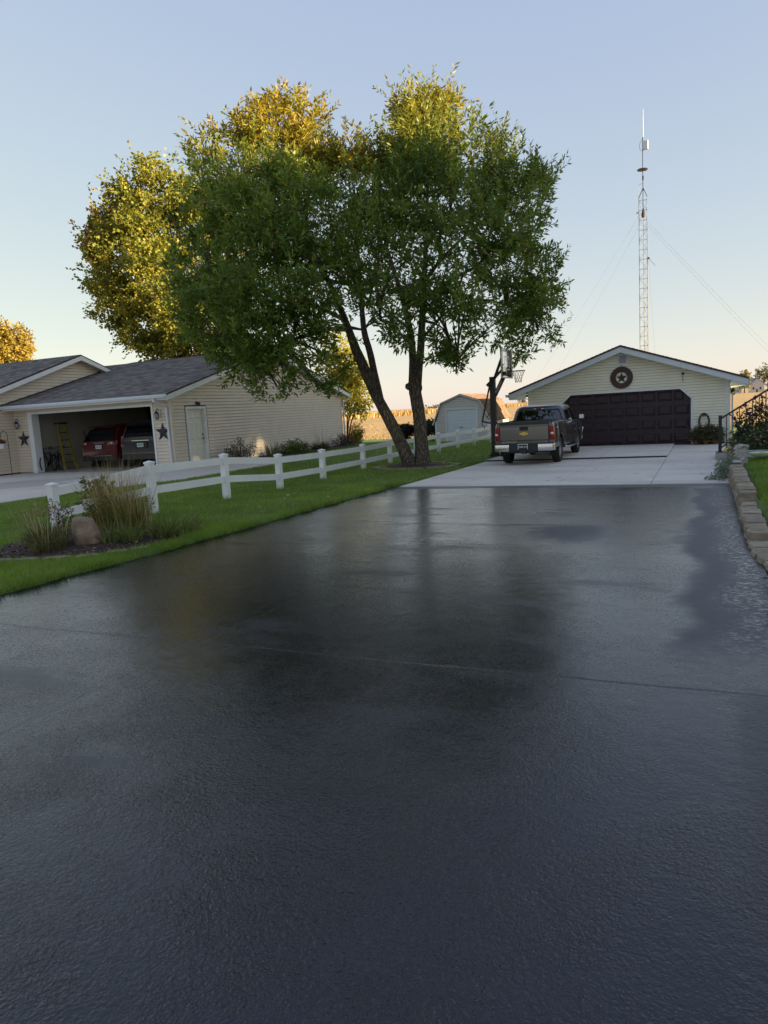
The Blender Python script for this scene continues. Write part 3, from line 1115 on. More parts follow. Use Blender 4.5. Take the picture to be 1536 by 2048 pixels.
# ---------------------------------------------------------------- trees
ASH_LOBES = [
    (-11.43, 20.26, 10.48, 0.87, 0.91, 0.8, 1), (-11.71, 19.37, 9.84, 0.8, 0.84, 0.74, 1), (-11.12, 20.79, 10.16, 0.76, 0.8, 0.7, 1), (-11.08, 20.19, 9.01, 1.12, 1.18, 1.03, 0.9),
    (-12.0, 21.86, 9.62, 1.22, 1.28, 1.12, 0.9), (-12.39, 18.79, 9.48, 0.75, 0.79, 0.69, 1), (-13.03, 18.22, 9.07, 0.54, 0.57, 0.5, 1), (-12.35, 17.82, 8.07, 0.98, 1.02, 0.9, 1),
    (-13.88, 20.02, 8.87, 1.1, 1.15, 1.01, 1), (-11.16, 17.97, 7.78, 1.17, 1.22, 1.07, 1), (-13.01, 20.95, 8.8, 1.36, 1.43, 1.25, 1), (-10.07, 21.2, 9.1, 0.69, 0.72, 0.63, 0.8),
    (-9.37, 20.95, 9.05, 0.78, 0.82, 0.72, 1), (-9.04, 19.2, 7.45, 1.11, 1.17, 1.03, 0.9), (-10.6, 22.53, 8.47, 1.31, 1.37, 1.2, 0.9), (-7.87, 21.82, 10.36, 0.82, 0.86, 0.76, 1),
    (-7.59, 22.53, 10.53, 0.73, 0.77, 0.68, 1), (-7.31, 20.77, 9.1, 1.07, 1.12, 0.99, 1), (-8.01, 22.78, 9.82, 1.17, 1.23, 1.08, 1), (-8.34, 21.45, 9.28, 0.75, 0.79, 0.69, 0.8),
    (-6.23, 20.57, 8.24, 1.11, 1.17, 1.03, 1), (-7.07, 23.32, 9.13, 1.26, 1.33, 1.16, 1), (-5.89, 22.84, 9.08, 0.68, 0.72, 0.63, 1), (-5.2, 22.08, 7.91, 1.1, 1.15, 1.01, 1),
    (-5.69, 24.16, 8.5, 1.2, 1.26, 1.1, 1), (-4.68, 23.49, 8.38, 0.58, 0.61, 0.54, 1), (-4.96, 20.32, 6.53, 1.09, 1.14, 1.0, 1), (-5.71, 23.42, 7.28, 1.25, 1.32, 1.15, 1),
    (-4.99, 23.78, 7.54, 0.7, 0.74, 0.65, 0.8), (-6.65, 19.09, 7.04, 1.26, 1.32, 1.16, 0.8), (-8.38, 24.07, 8.46, 1.59, 1.66, 1.46, 0.8), (-7.62, 18.61, 6.71, 1.06, 1.11, 0.97, 0.7),
    (-9.6, 23.46, 8.04, 1.34, 1.4, 1.23, 0.7), (-5.89, 19.17, 6.06, 1.25, 1.31, 1.15, 0.8), (-7.31, 23.79, 7.13, 1.55, 1.63, 1.43, 0.8), (-4.95, 20.73, 5.54, 1.11, 1.17, 1.03, 1),
    (-5.68, 23.81, 6.13, 1.28, 1.34, 1.18, 1), (-4.67, 23.07, 5.58, 0.77, 0.8, 0.7, 1), (-4.52, 22.97, 4.52, 0.64, 0.68, 0.59, 1), (-4.68, 21.22, 4.35, 0.89, 0.93, 0.81, 1),
    (-5.13, 23.27, 4.61, 0.97, 1.02, 0.89, 1), (-4.41, 22.66, 3.59, 0.46, 0.48, 0.42, 1), (-5.03, 22.0, 3.3, 0.48, 0.5, 0.44, 0.9), (-5.33, 20.31, 3.92, 0.77, 0.8, 0.7, 0.7),
    (-5.98, 22.82, 4.2, 0.86, 0.9, 0.79, 0.7), (-5.88, 18.97, 4.75, 1.05, 1.11, 0.97, 0.7), (-7.15, 23.05, 5.43, 1.28, 1.34, 1.18, 0.7), (-6.55, 18.81, 4.17, 0.8, 0.84, 0.73, 0.6),
    (-6.41, 19.75, 3.43, 0.7, 0.73, 0.64, 0.8), (-6.34, 19.91, 2.82, 0.39, 0.41, 0.36, 0.9), (-6.69, 19.48, 3.17, 0.55, 0.58, 0.51, 0.7), (-6.73, 18.63, 4.94, 0.79, 0.83, 0.73, 0.5),
    (-8.35, 23.11, 5.74, 0.98, 1.03, 0.9, 0.5), (-7.65, 17.81, 5.19, 1.03, 1.08, 0.95, 0.6), (-9.9, 23.05, 6.24, 1.34, 1.4, 1.23, 0.6), (-8.48, 17.57, 6.0, 1.1, 1.15, 1.01, 0.7),
    (-10.97, 22.73, 7.3, 1.42, 1.49, 1.31, 0.7), (-9.31, 17.27, 6.44, 1.16, 1.22, 1.07, 0.9), (-11.89, 22.07, 7.78, 1.48, 1.56, 1.36, 0.9), (-10.01, 16.92, 6.23, 1.16, 1.22, 1.07, 0.9),
    (-12.58, 21.26, 7.42, 1.46, 1.53, 1.34, 0.9), (-11.31, 17.06, 6.57, 1.13, 1.19, 1.04, 1), (-13.3, 20.06, 7.44, 1.33, 1.4, 1.22, 1), (-12.92, 17.74, 7.07, 0.85, 0.89, 0.78, 1),
    (-13.37, 17.62, 6.16, 0.64, 0.67, 0.59, 1), (-12.41, 17.05, 5.41, 1.03, 1.08, 0.95, 1), (-14.03, 19.28, 5.91, 1.16, 1.22, 1.07, 1), (-10.72, 16.44, 5.12, 1.23, 1.29, 1.13, 1),
    (-13.3, 20.39, 5.97, 1.52, 1.6, 1.4, 1), (-9.45, 16.54, 4.98, 1.2, 1.26, 1.1, 0.8), (-12.24, 21.42, 5.98, 1.55, 1.63, 1.43, 0.8), (-8.5, 17.16, 4.83, 0.96, 1.0, 0.88, 0.5),
    (-10.89, 21.98, 5.74, 1.23, 1.29, 1.13, 0.5), (-7.65, 17.66, 4.17, 0.77, 0.81, 0.71, 0.5), (-9.49, 21.91, 4.79, 0.96, 1.01, 0.88, 0.5), (-7.36, 18.26, 3.68, 0.6, 0.63, 0.55, 0.45),
    (-13.49, 17.6, 4.92, 0.61, 0.64, 0.56, 1), (-12.47, 17.18, 4.22, 0.91, 0.95, 0.83, 1), (-13.7, 18.88, 4.48, 1.0, 1.04, 0.92, 1), (-10.71, 16.47, 3.87, 1.11, 1.16, 1.02, 0.9),
    (-12.86, 19.78, 4.32, 1.33, 1.4, 1.22, 0.9), (-9.43, 16.6, 3.88, 0.89, 0.94, 0.82, 0.5), (-11.67, 20.54, 4.42, 1.11, 1.16, 1.02, 0.5), (-8.82, 17.07, 3.73, 0.64, 0.68, 0.59, 0.35),
    (-11.77, 17.19, 3.01, 0.67, 0.7, 0.61, 1), (-10.91, 17.07, 2.6, 0.57, 0.6, 0.52, 1), (-9.85, 16.88, 2.59, 0.66, 0.69, 0.61, 0.8), (-9.3, 17.25, 2.69, 0.6, 0.63, 0.55, 0.6),
    (-9.04, 17.95, 2.96, 0.54, 0.57, 0.5, 0.45), (-10.32, 16.97, 3.15, 0.8, 0.84, 0.73, 0.7), (-12.52, 17.35, 3.34, 0.49, 0.52, 0.46, 0.9), (-9.1, 17.36, 2.15, 0.29, 0.31, 0.27, 0.5),
    (-10.14, 16.89, 2.09, 0.29, 0.31, 0.27, 0.7),
]
LS = [(-8.01, 20.14, -0.21, 0.3), (-8.17, 20.15, 0.32, 0.245), (-8.52, 20.10, 1.15, 0.215), (-8.91, 19.92, 2.07, 0.2), (-9.18, 19.76, 2.89, 0.19), (-9.35, 19.66, 3.4, 0.17), (-9.47, 19.29, 4.24, 0.12), (-9.74, 18.89, 5.34, 0.09), (-10.46, 18.79, 6.78, 0.06), (-11.04, 19.51, 8.82, 0.035)]
LS2 = [(-8.72, 20.08, 1.46, 0.1), (-9.02, 20.22, 2.52, 0.125), (-9.23, 20.37, 3.36, 0.12), (-9.48, 20.58, 4.06, 0.11), (-9.74, 21.08, 5.18, 0.08), (-9.93, 21.48, 6.92, 0.05), (-9.85, 21.52, 8.41, 0.03)]
RS = [(-7.69, 20.28, -0.23, 0.4), (-7.71, 20.35, 0.29, 0.27), (-7.76, 20.45, 1.11, 0.24), (-7.86, 20.52, 1.85, 0.235), (-7.93, 20.56, 2.3, 0.215), (-7.98, 20.71, 3.05, 0.15), (-8.09, 20.85, 3.95, 0.13), (-8.44, 21.11, 5.19, 0.09), (-9.07, 21.63, 6.83, 0.06), (-9.21, 21.8, 8.37, 0.03)]
RS2 = [(-7.82, 20.56, 2.0, 0.12), (-7.73, 20.5, 2.73, 0.13), (-7.64, 20.54, 3.45, 0.13), (-7.57, 20.61, 4.45, 0.11), (-7.5, 20.86, 5.9, 0.085), (-7.51, 21.35, 7.7, 0.05), (-7.66, 21.81, 9.68, 0.025)]
BR = [
     [(-9.47, 19.29, 4.24, 0.07), (-10.0, 18.23, 4.61, 0.05), (-11.4, 17.41, 4.81, 0.03), (-12.66, 17.31, 4.94, 0.015)] ,
     [(-9.38, 19.4, 3.96, 0.06), (-9.64, 18.05, 3.88, 0.04), (-10.43, 17.2, 3.5, 0.025), (-11.52, 17.11, 3.19, 0.012)] ,
     [(-9.74, 18.89, 5.34, 0.06), (-10.87, 18.3, 6.21, 0.04), (-12.28, 17.81, 7.13, 0.02)] ,
     [(-7.5, 20.77, 5.32, 0.06), (-6.71, 20.8, 6.06, 0.045), (-5.84, 21.53, 6.91, 0.03), (-4.96, 22.95, 7.79, 0.012)] ,
     [(-7.57, 20.65, 4.74, 0.055), (-6.49, 21.47, 5.51, 0.04), (-5.5, 22.41, 5.89, 0.025), (-4.58, 22.95, 5.26, 0.01)] ,
     [(-7.64, 20.56, 3.59, 0.05), (-6.83, 20.93, 4.41, 0.035), (-5.81, 21.65, 4.66, 0.025), (-4.67, 22.5, 4.04, 0.01)] ,
     [(-7.51, 21.31, 7.4, 0.035), (-6.77, 21.77, 8.24, 0.02), (-5.88, 22.48, 8.83, 0.01)] ,
     [(-8.09, 20.85, 3.95, 0.045), (-8.49, 19.98, 4.49, 0.03), (-8.81, 18.99, 4.7, 0.015)] ,
     [(-7.57, 20.57, 4.16, 0.04), (-6.7, 20.01, 3.75, 0.02), (-6.31, 19.82, 2.88, 0.008)] ,
     [(-9.74, 21.08, 5.18, 0.05), (-11.3, 21.47, 6.5, 0.03), (-12.48, 21.18, 8.0, 0.015)] ,
     [(-7.96, 20.76, 3.34, 0.04), (-8.0, 19.66, 3.85, 0.025), (-8.05, 18.56, 4.04, 0.01)] ,
     [(-7.54, 21.0, 6.21, 0.05), (-7.71, 22.98, 7.34, 0.03), (-7.01, 24.09, 8.24, 0.012)] ,
]
MAPLE_LOBES = [
    (-29.39, 35.36, 14.86, 1.8, 1.89, 1.71, 1), (-28.87, 36.85, 15.83, 1.78, 1.87, 1.69, 1), (-30.22, 34.37, 14.35, 1.29, 1.35, 1.22, 1), (-31.27, 33.78, 13.56, 1.2, 1.26, 1.14, 1),
    (-31.92, 33.32, 12.47, 0.86, 0.9, 0.82, 1), (-30.36, 33.35, 11.71, 1.84, 1.93, 1.75, 1), (-31.85, 34.97, 12.2, 1.93, 2.02, 1.83, 1), (-27.73, 33.44, 11.89, 2.21, 2.32, 2.1, 1),
    (-29.81, 35.95, 12.66, 2.37, 2.49, 2.25, 1), (-32.03, 33.54, 10.58, 1.16, 1.22, 1.1, 1), (-29.97, 33.15, 9.31, 1.98, 2.08, 1.88, 1), (-31.43, 34.77, 9.69, 2.08, 2.18, 1.97, 1),
    (-26.63, 32.98, 9.29, 2.45, 2.57, 2.33, 1), (-31.22, 33.49, 7.96, 1.3, 1.37, 1.24, 1), (-28.92, 33.29, 7.15, 1.84, 1.93, 1.75, 1), (-27.04, 33.51, 6.71, 1.96, 2.05, 1.86, 1),
    (-28.22, 33.91, 5.59, 1.0, 1.05, 0.95, 1), (-29.54, 33.58, 5.83, 0.72, 0.75, 0.68, 1), (-26.1, 35.46, 13.12, 2.26, 2.38, 2.15, 1), (-28.01, 38.05, 13.96, 2.43, 2.55, 2.31, 1),
    (-26.08, 34.57, 7.25, 2.54, 2.67, 2.42, 0.8), (-25.67, 36.31, 10.19, 2.61, 2.74, 2.48, 0.6), (-27.38, 37.54, 16.03, 1.19, 1.25, 1.13, 0.8), (-30.59, 35.02, 16.08, 0.58, 0.61, 0.55, 0.6),
]
YELLOW_LOBES = [(-17.86, 36.59, 3.78, 0.97, 0.97, 0.92, 1), (-17.35, 36.71, 3.06, 0.72, 0.72, 0.68, 1), (-17.73, 36.42, 2.27, 0.83, 0.83, 0.79, 1), (-17.22, 36.56, 1.69, 0.61, 0.61, 0.58, 1), (-18.33, 36.79, 2.85, 1.12, 1.12, 1.06, 1), (-18.86, 37.09, 4.14, 1.13, 1.13, 1.07, 1), (-17.3, 36.88, 4.02, 0.39, 0.39, 0.37, 0.7), (-16.84, 36.81, 2.21, 0.22, 0.22, 0.21, 0.7), (-19.09, 37.36, 5.14, 1.13, 1.13, 1.07, 0.7)]
FAR_LOBES = [(-48.34, 40.27, 8.14, 1.33, 1.33, 1.26, 1), (-47.65, 40.63, 8.47, 1.06, 1.06, 1.01, 1), (-48.17, 40.2, 7.19, 1.33, 1.33, 1.26, 1), (-47.13, 40.74, 7.69, 0.61, 0.61, 0.58, 1), (-48.87, 40.15, 8.92, 0.95, 0.95, 0.9, 1), (-47.47, 40.45, 6.77, 0.95, 0.95, 0.9, 1)]

def twiggy(mb, lobes, g, anchor_pts, n_per=3, r0=.018):
    """thin boughs from the nearest branch point into each lobe"""
    A = np.array([a[:3] for a in anchor_pts])
    for l in lobes:
        c = np.array(l[:3])
        cand = A[np.argsort(np.linalg.norm(A - c, axis=1))[:6]]
        low = cand[np.argmin(cand[:, 2] + .6 * np.linalg.norm(cand - c, axis=1))]
        for k in range(n_per):
            u = rand_unit(g, 1)[0]
            tip = c + u * np.array(l[3:6]) * .85
            mid = (low + c) / 2 + .15 * g.normal(size=3) + np.array([0, 0, .12])
            pts = bez(low, mid * .5 + c * .5, tip, 6)
            mb.tube(pts, [r0, r0 * .85, r0 * .7, r0 * .5, r0 * .35, r0 * .2], 4, False)

# --- the big ash between the drives
g = np.random.default_rng(21)
ash = thing('ash_tree', 'large two-stemmed ash tree with green and yellowing leaves beside the driveway', 'tree', (-7.95, 20.2, -.15))
rr = random.Random(5)
mb = MB()
LS = [q[:3] + (q[3] * .82,) for q in LS]
RS = [q[:3] + (q[3] * .80,) for q in RS]
LS2 = [q[:3] + (q[3] * .85,) for q in LS2]
RS2 = [q[:3] + (q[3] * .85,) for q in RS2]
def fl(p, k):     # root flare keeps the foot in the soil
    return [(p[0][0], p[0][1], p[0][2] - .12, p[0][3] * k)] + p
stem(mb, fl(LS, 1.25), 14, 4, .035, rr)
stem(mb, fl(RS, 1.3), 16, 4, .035, rr)
stem(mb, LS2, 11, 4, .04, rr)
stem(mb, RS2, 12, 4, .04, rr)
mb.ell((RS[4][0] - .1, RS[4][1] - .12, RS[4][2] - .03), (.14, .14, .12), 8, 6, .12, rr)
mb.ell((RS[4][0] + .19, RS[4][1] - .02, RS[4][2] - .08), (.07, .09, .13), 8, 6, .15, rr)
mb.build('trunk', 'bark', ash, 'all')
mb = MB()
anch = [p for P_ in (LS[5:], RS[5:], LS2[2:], RS2[2:]) for p in P_]
for b in BR:
    stem(mb, b, 7, 4, .05, rr)
    anch += [tuple(p) for p in smooth_path(b, 3)]
twiggy(mb, ASH_LOBES, g, anch, 5, .026)
mb.build('branch', 'bark', ash, 'all')
ASH_LOBES = [l[:6] + (l[6] * (1.7 if l[2] > 8.6 else 1.0),) for l in ASH_LOBES]
_c0, _fw = np.array([0, 0, 1.6]), np.array([-.4028, .9047, -.1385])
ASH_LOBES = [l[:6] + (l[6] * (.4 if (np.array(l[:3]) - _c0) @ _fw > 22.4 else 1.0),) for l in ASH_LOBES]
ASH_SUB = sublobes(ASH_LOBES, 6, g, .42, .66, .85)
P, D, S, Ls, Ws, cen, cr, idx = crown_leaves(g, ASH_SUB, 6300, 18, .165, .055, .25, .30, .15, .45, .12)
lob_b = g.random(len(ASH_SUB))
# open pockets between the boughs
nv = 75
vc = np.array([ASH_LOBES[i][:3] for i in g.integers(0, len(ASH_LOBES), nv)]) + .8 * g.normal(size=(nv, 3))
vr = .4 + .45 * g.random(nv)
keep = np.ones(len(P), bool)
for q in range(nv):
    keep &= np.linalg.norm((P - vc[q]) / np.array([1, 1, .7]), axis=1) > vr[q]
P, D, S, Ls, Ws, cen, cr, idx = [a[keep] for a in (P, D, S, Ls, Ws, cen, cr, idx)]
sp = sprays(g, ASH_LOBES, 2000, .5, 14, .165, .05)
sp2 = sprays(g, [l for l in ASH_LOBES if l[6] >= .8], 190, .75, 24, .15, .045, .7)
sp = [np.concatenate([a, b]) for a, b in zip(sp, sp2)]
P, D, S, Ls, Ws, cen, cr = [np.concatenate([a, b]) for a, b in zip((P, D, S, Ls, Ws, cen, cr), sp)]
cl_b = np.concatenate([lob_b[idx], .35 + .65 * sp[6]])
n = len(P)
# autumn: the tops of both leaders have turned, mostly on the left one
ty = np.clip((cen[:, 2] - 8.2) / 2.0, 0, 1)
ty = np.maximum(ty, np.clip(1.1 - np.linalg.norm((cen - np.array([-11.5, 20.2, 10.2])) / np.array([1.5, 2.0, 1.7]), axis=1), 0, 1) * 1.5)
ty = np.maximum(ty, np.clip(1.0 - np.linalg.norm((cen - np.array([-9.4, 20.8, 8.9])) / np.array([.9, 2.0, 1.0]), axis=1), 0, 1) * 1.2)
ty = ty * np.where(cen[:, 0] > -9.0, .55, 1.0)
ty = np.clip(ty * (.4 + 1.0 * cr), 0, 1)
grn = lerp((.045, .095, .016), (.17, .245, .045), np.clip(cl_b[:n] * .75 + cr * .3 + .25 * g.random(n) - .1, 0, 1))
yel = lerp((.24, .21, .022), (.42, .28, .028), g.random(n))
C = grn * (1 - ty[:, None]) + yel * ty[:, None]
spot = g.random(n) < .02
C[spot] = yel[spot]
leaves_mesh('crown', P, D, S, Ls, Ws, C, 'leaf', ash)

# ring of flat stones at its foot
ring = thing('stone_edging', 'low ring of flat tan stones around the foot of the ash tree', 'edging', (-7.7, 19.7, -.14))
sr = random.Random(9)
cxr, cyr = -7.75, 19.95
for k in range(15):
    a = 2 * PI * k / 15 + sr.uniform(-.04, .04)
    rx, ry = 1.22, 1.05
    x, y = cxr + rx * math.cos(a), cyr + ry * math.sin(a)
    tang = math.atan2(ry * math.cos(a), -rx * math.sin(a)) + sr.uniform(-.12, .12)
    L2, W2 = .20 + sr.uniform(-.03, .03), .11
    zz = G(x, y) + .03
    c, s = math.cos(tang), math.sin(tang)
    vs = []
    for dz, k2 in ((-.05, 1.0), (.05 + sr.uniform(-.012, .02), .92)):
        for px, py in ((-L2, -W2), (L2, -W2), (L2, W2), (-L2, W2)):
            px, py = px * k2 + sr.uniform(-.02, .02), py * k2 + sr.uniform(-.015, .015)
            vs.append((x + px * c - py * s, y + px * s + py * c, zz + dz + sr.uniform(-.006, .006)))
    MB().hexa(vs).build('stone', 'block_tan', ring)
mb = MB()
mb.lathe([(1.16, 0.0), (.6, .06), (.05, .09)], 20, (cxr, cyr, G(cxr, cyr) + .02))
mb.build('soil_bed', 'mulch', ring)

# --- maple behind the neighbour's house
g = np.random.default_rng(22)
maple = thing('maple_tree', 'tall maple turning yellow and red behind the neighbouring house roof', 'tree', (-27.5, 34, -.3))
mb = MB()
stem(mb, [(-27.5, 34, -.4, .42), (-27.5, 34.1, 2.5, .3), (-27.6, 34.6, 5.5, .26), (-27.6, 35.2, 9.5, .2), (-28, 35.8, 13.5, .09), (-28.3, 36.2, 16, .03)], 10, 4, .05, rr)
mb.build('trunk', 'bark_grey', maple, 'all')
mb = MB()
twiggy(mb, MAPLE_LOBES, g, [(-27.6, 34.5 + .1 * z, z) for z in (4, 5.5, 7, 8.5, 10, 11.5, 13)], 5, .05)
mb.build('branch', 'bark_grey', maple, 'all')
MAPLE_LOBES = [l for l in MAPLE_LOBES if l[2] < 15.3]
MAPLE_SUB = sublobes(MAPLE_LOBES, 6, g, .40, .64, .85)
P, D, S, Ls, Ws, cen, cr, idx = crown_leaves(g, MAPLE_SUB, 4500, 13, .19, .15, .40, .35, .3, .2, .12)
sp = sprays(g, MAPLE_LOBES, 500, 1.0, 10, .18, .14, .3)
P, D, S, Ls, Ws, cen, cr = [np.concatenate([a, b]) for a, b in zip((P, D, S, Ls, Ws, cen, cr), sp)]
n = len(P)
tr = np.clip((-30.4 - cen[:, 0]) / 1.6, 0, 1) * np.clip((cen[:, 2] - 10.5) / 2.0, 0, 1) * np.clip(1.8 * cr - .2, 0, 1)
base = lerp((.09, .14, .027), (.36, .305, .045), np.clip(.12 + .75 * cr + .25 * g.normal(size=n), 0, 1))
red = lerp((.30, .05, .03), (.40, .17, .04), g.random(n))
tr = np.clip(tr, 0, 1)[:, None]
C = base * (1 - tr) + red * tr
leaves_mesh('crown', P, D, S, Ls, Ws, C, 'leaf', maple)

# --- small yellow tree by the back corner of that house
g = np.random.default_rng(23)
yt = thing('young_yellow_tree', 'slim tree with golden leaves at the back corner of the tan house', 'tree', (-17.95, 35.95, -.2))
mb = MB()
for k, (dx, dy) in enumerate(((0, 0), (.12, .05), (-.1, .08))):
    stem(mb, [(-17.95 + dx * .3, 35.95, -.3, .05), (-17.93 + dx, 36.1 + dy, .9, .04), (-17.75 + dx * 3, 36.4 + dy, 2.3, .028), (-17.9 + dx * 5, 36.6 + dy * 3, 4.0, .01)], 6, 4, .05, rr)
mb.build('trunk', 'bark_grey', yt, 'all')
P, D, S, Ls, Ws, cen, cr, idx = crown_leaves(g, YELLOW_LOBES, 620, 11, .17, .11, .3, .3, .3, .2)
C = lerp((.24, .25, .035), (.46, .40, .06), np.clip(cr * .7 + .4 * g.random(len(P)), 0, 1))
leaves_mesh('crown', P, D, S, Ls, Ws, C, 'leaf', yt)

g = np.random.default_rng(24)
ft = thing('distant_autumn_tree', 'orange-yellow tree top beyond the roof of the house at the far left', 'tree', (-48, 40.4, -.4))
mb = MB()
stem(mb, [(-48, 40.4, -.5, .3), (-48, 40.4, 3.5, .22), (-48, 40.4, 8, .06)], 8, 3, .05, rr)
mb.build('trunk', 'bark_grey', ft, 'all')
fl_more = FAR_LOBES + [(-49.5, 40.4, 6.0, 2, 2, 1.8, 1), (-48, 40.6, 5.2, 2, 2, 1.4, 1), (-50, 40.4, 8, 1.6, 1.6, 1.5, 1)]
P, D, S, Ls, Ws, cen, cr, idx = crown_leaves(g, fl_more, 1100, 11, .22, .15, .4, .3, .3, .2)
C = lerp((.26, .22, .04), (.44, .30, .06), np.clip(cr * .8 + .4 * g.random(len(P)) - .1, 0, 1))
leaves_mesh('crown', P, D, S, Ls, Ws, C, 'leaf', ft)

# --- row of tall trees beyond the right-hand house (unseen, added and sized to shade the place)
g = np.random.default_rng(25)
row_lobes = [(45 + 1.2 * g.normal(), 20 + 1.7 * g.normal(), z, 2.2, 2.4, 1.6, 1) for z in np.linspace(10.4, 16.6, 14)] + [(45, 20, 13.5, 3.6, 3.6, 3.9, 2)]
rt = thing('unseen_shade_tree', 'unseen tall shade tree in the row beyond the right-hand house, third from the street', 'tree', (45, 20, 0), 'unseen shade trees beyond the right-hand house')
mb = MB()
stem(mb, [(45, 20, -.2, .42), (45, 20, 5, .32), (45.1, 20, 12, .2), (45, 20.1, 17, .05)], 9, 3, .05, rr)
mb.build('trunk', 'bark_grey', rt, 'all')
P, D, S, Ls, Ws, cen, cr, idx = crown_leaves(g, row_lobes, 1500, 12, .34, .24, .6, .2, .3, .2)
C = lerp((.03, .065, .014), (.08, .12, .03), cr)
leaves_mesh('crown', P, D, S, Ls, Ws, C, 'leaf', rt)
for k, yy in enumerate((8.2, 14.2, 25.8, 31.6, 36.4)):
    c = copy_tree(rt)
    c.location = (45 + (.5 if k % 2 else -.4), yy, 0)
    c.rotation_euler = (0, 0, 1.1 * (k + 1))
    c['label'] = 'unseen tall shade tree in the row beyond the right-hand house, %s' % ('nearest the street', 'second from the street', 'fourth from the street', 'second from the field end', 'nearest the field')[k]
# ---------------------------------------------------------------- white vinyl rail fence
fence = thing('rail_fence', 'white vinyl two-rail fence curving along the lawn', 'fence', (-9.2, 20, -.1))
# x, y, exposed height of every post
FP = [(-9.73, 8.61, .76), (-9.18, 10.31, .97), (-9.08, 12.41, .96), (-8.98, 14.34, .82), (-9.05, 16.58, .79), (-9.30, 19.58, .77), (-9.34, 21.73, .79),
      (-9.40, 24.25, .78), (-9.45, 26.84, .78), (-9.47, 29.32, .80), (-9.47, 31.7, .81), (-9.55, 34.86, .88), (-9.6, 37.3, .82)]
tops = []
for (x, y, h) in FP:
    z0 = G(x, y) + .02
    p = MB().box(x - .062, x + .062, y - .062, y + .062, z0 - .1, z0 + h - .045).build('post', 'white_vinyl', fence)
    cp = MB()
    zc = z0 + h - .05
    cp.box(x - .074, x + .074, y - .074, y + .074, zc, zc + .03)
    cp.add([(x - .072, y - .072, zc + .03), (x + .072, y - .072, zc + .03), (x + .072, y + .072, zc + .03), (x - .072, y + .072, zc + .03), (x, y, zc + .055)],
           [(0, 1, 4), (1, 2, 4), (2, 3, 4), (3, 0, 4)])
    cp.build('post_cap', 'white_vinyl', p, off=tuple(fence.location))
    tops.append((x, y, z0 + h))
for i in range(len(tops) - 1):
    a, b = tops[i], tops[i + 1]
    dx, dy = b[0] - a[0], b[1] - a[1]
    L_ = math.hypot(dx, dy)
    ux, uy = dx / L_ * .05, dy / L_ * .05
    for dz in (-.155, -.535):
        MB().bar((a[0] + ux, a[1] + uy, a[2] + dz), (b[0] - ux, b[1] - uy, b[2] + dz), .04, .14).build('rail', 'white_vinyl', fence)
# ---------------------------------------------------------------- siding
def board(parent, org, al, nr, s0b, s1b, s0t, s1t, zb, zt, m, proud=.034):
    """one clapboard: al = along vector, nr = outward normal"""
    if s1b - s0b < .03 and s1t - s0t < .03:
        return
    o, a, nn = Vector(org), Vector(al), Vector(nr)
    def p(s, z, d):
        return o + a * s + nn * d + Vector((0, 0, z))
    MB().hexa([p(s0b, zb, 0), p(s1b, zb, 0), p(s1b, zb, proud), p(s0b, zb, proud), p(s0t, zt, 0), p(s1t, zt, 0), p(s1t, zt, .004), p(s0t, zt, .004)]).build('siding_board', m, parent)

def siding(parent, org, al, nr, z0, z1, exposure, spans, m):
    """spans(z) -> list of (s0, s1) free stretches at height z"""
    n = int(math.ceil((z1 - z0) / exposure - 1e-6))
    for i in range(n):
        zb, zt = z0 + i * exposure, min(z1, z0 + (i + 1) * exposure - .007)
        B, T = spans(zb + 1e-4), spans(zt - 1e-4)
        if len(B) == len(T):
            for (b0, b1), (t0, t1) in zip(B, T):
                board(parent, org, al, nr, b0, b1, t0, t1, zb, zt, m)
        else:
            for (b0, b1) in (B if len(B) < len(T) else T) if False else B:
                board(parent, org, al, nr, b0, b1, b0, b1, zb, zt, m)

def shingles(name, parent, p_eave0, p_eave1, p_ridge0, c1, c2, tab=.30, expo=.145, seed=1, lim=None):
    """tabs laid in courses on the slope; p_eave0->p_eave1 along the eave, p_eave0->p_ridge0 up the slope"""
    g = np.random.default_rng(seed)
    e0, e1, r0 = Vector(p_eave0), Vector(p_eave1), Vector(p_ridge0)
    ax, up = (e1 - e0), (r0 - e0)
    Lx, Lu = ax.length, up.length
    ax.normalize()
    up.normalize()
    nr = ax.cross(up)
    if nr.z < 0:
        nr = -nr
    V, F, C = [], [], []
    for j in range(int(Lu / expo) + 1):
        u0, u1 = j * expo, min(Lu, (j + 1) * expo + .02)
        if u0 >= Lu - .01:
            break
        off = (j % 2) * tab * .5 + g.random() * .05
        x = -off
        while x < Lx:
            x0, x1 = max(0, x) + .003, min(Lx, x + tab) - .003
            x += tab
            if x1 - x0 < .02:
                continue
            if lim is not None:
                x0, x1 = lim(x0, x1, u0)
                if x1 - x0 < .02:
                    continue
            lift = .012 + .007 * g.random()
            q = [e0 + ax * x0 + up * u0 + nr * lift, e0 + ax * x1 + up * u0 + nr * lift, e0 + ax * x1 + up * u1 + nr * .004, e0 + ax * x0 + up * u1 + nr * .004,
                 e0 + ax * x0 + up * u0, e0 + ax * x1 + up * u0]
            o = len(V)
            V += [tuple(v) for v in q]
            F += [(o, o + 1, o + 2, o + 3), (o + 4, o + 5, o + 1, o)]
            c = np.array(c1) * (1 - (t := g.random())) + np.array(c2) * t
            C += [c] * 6
    ob = np_mesh(name, np.array(V), np.array(F), 'shingle', parent, np.array(C))
    ob['kind'] = 'stuff'
    return ob

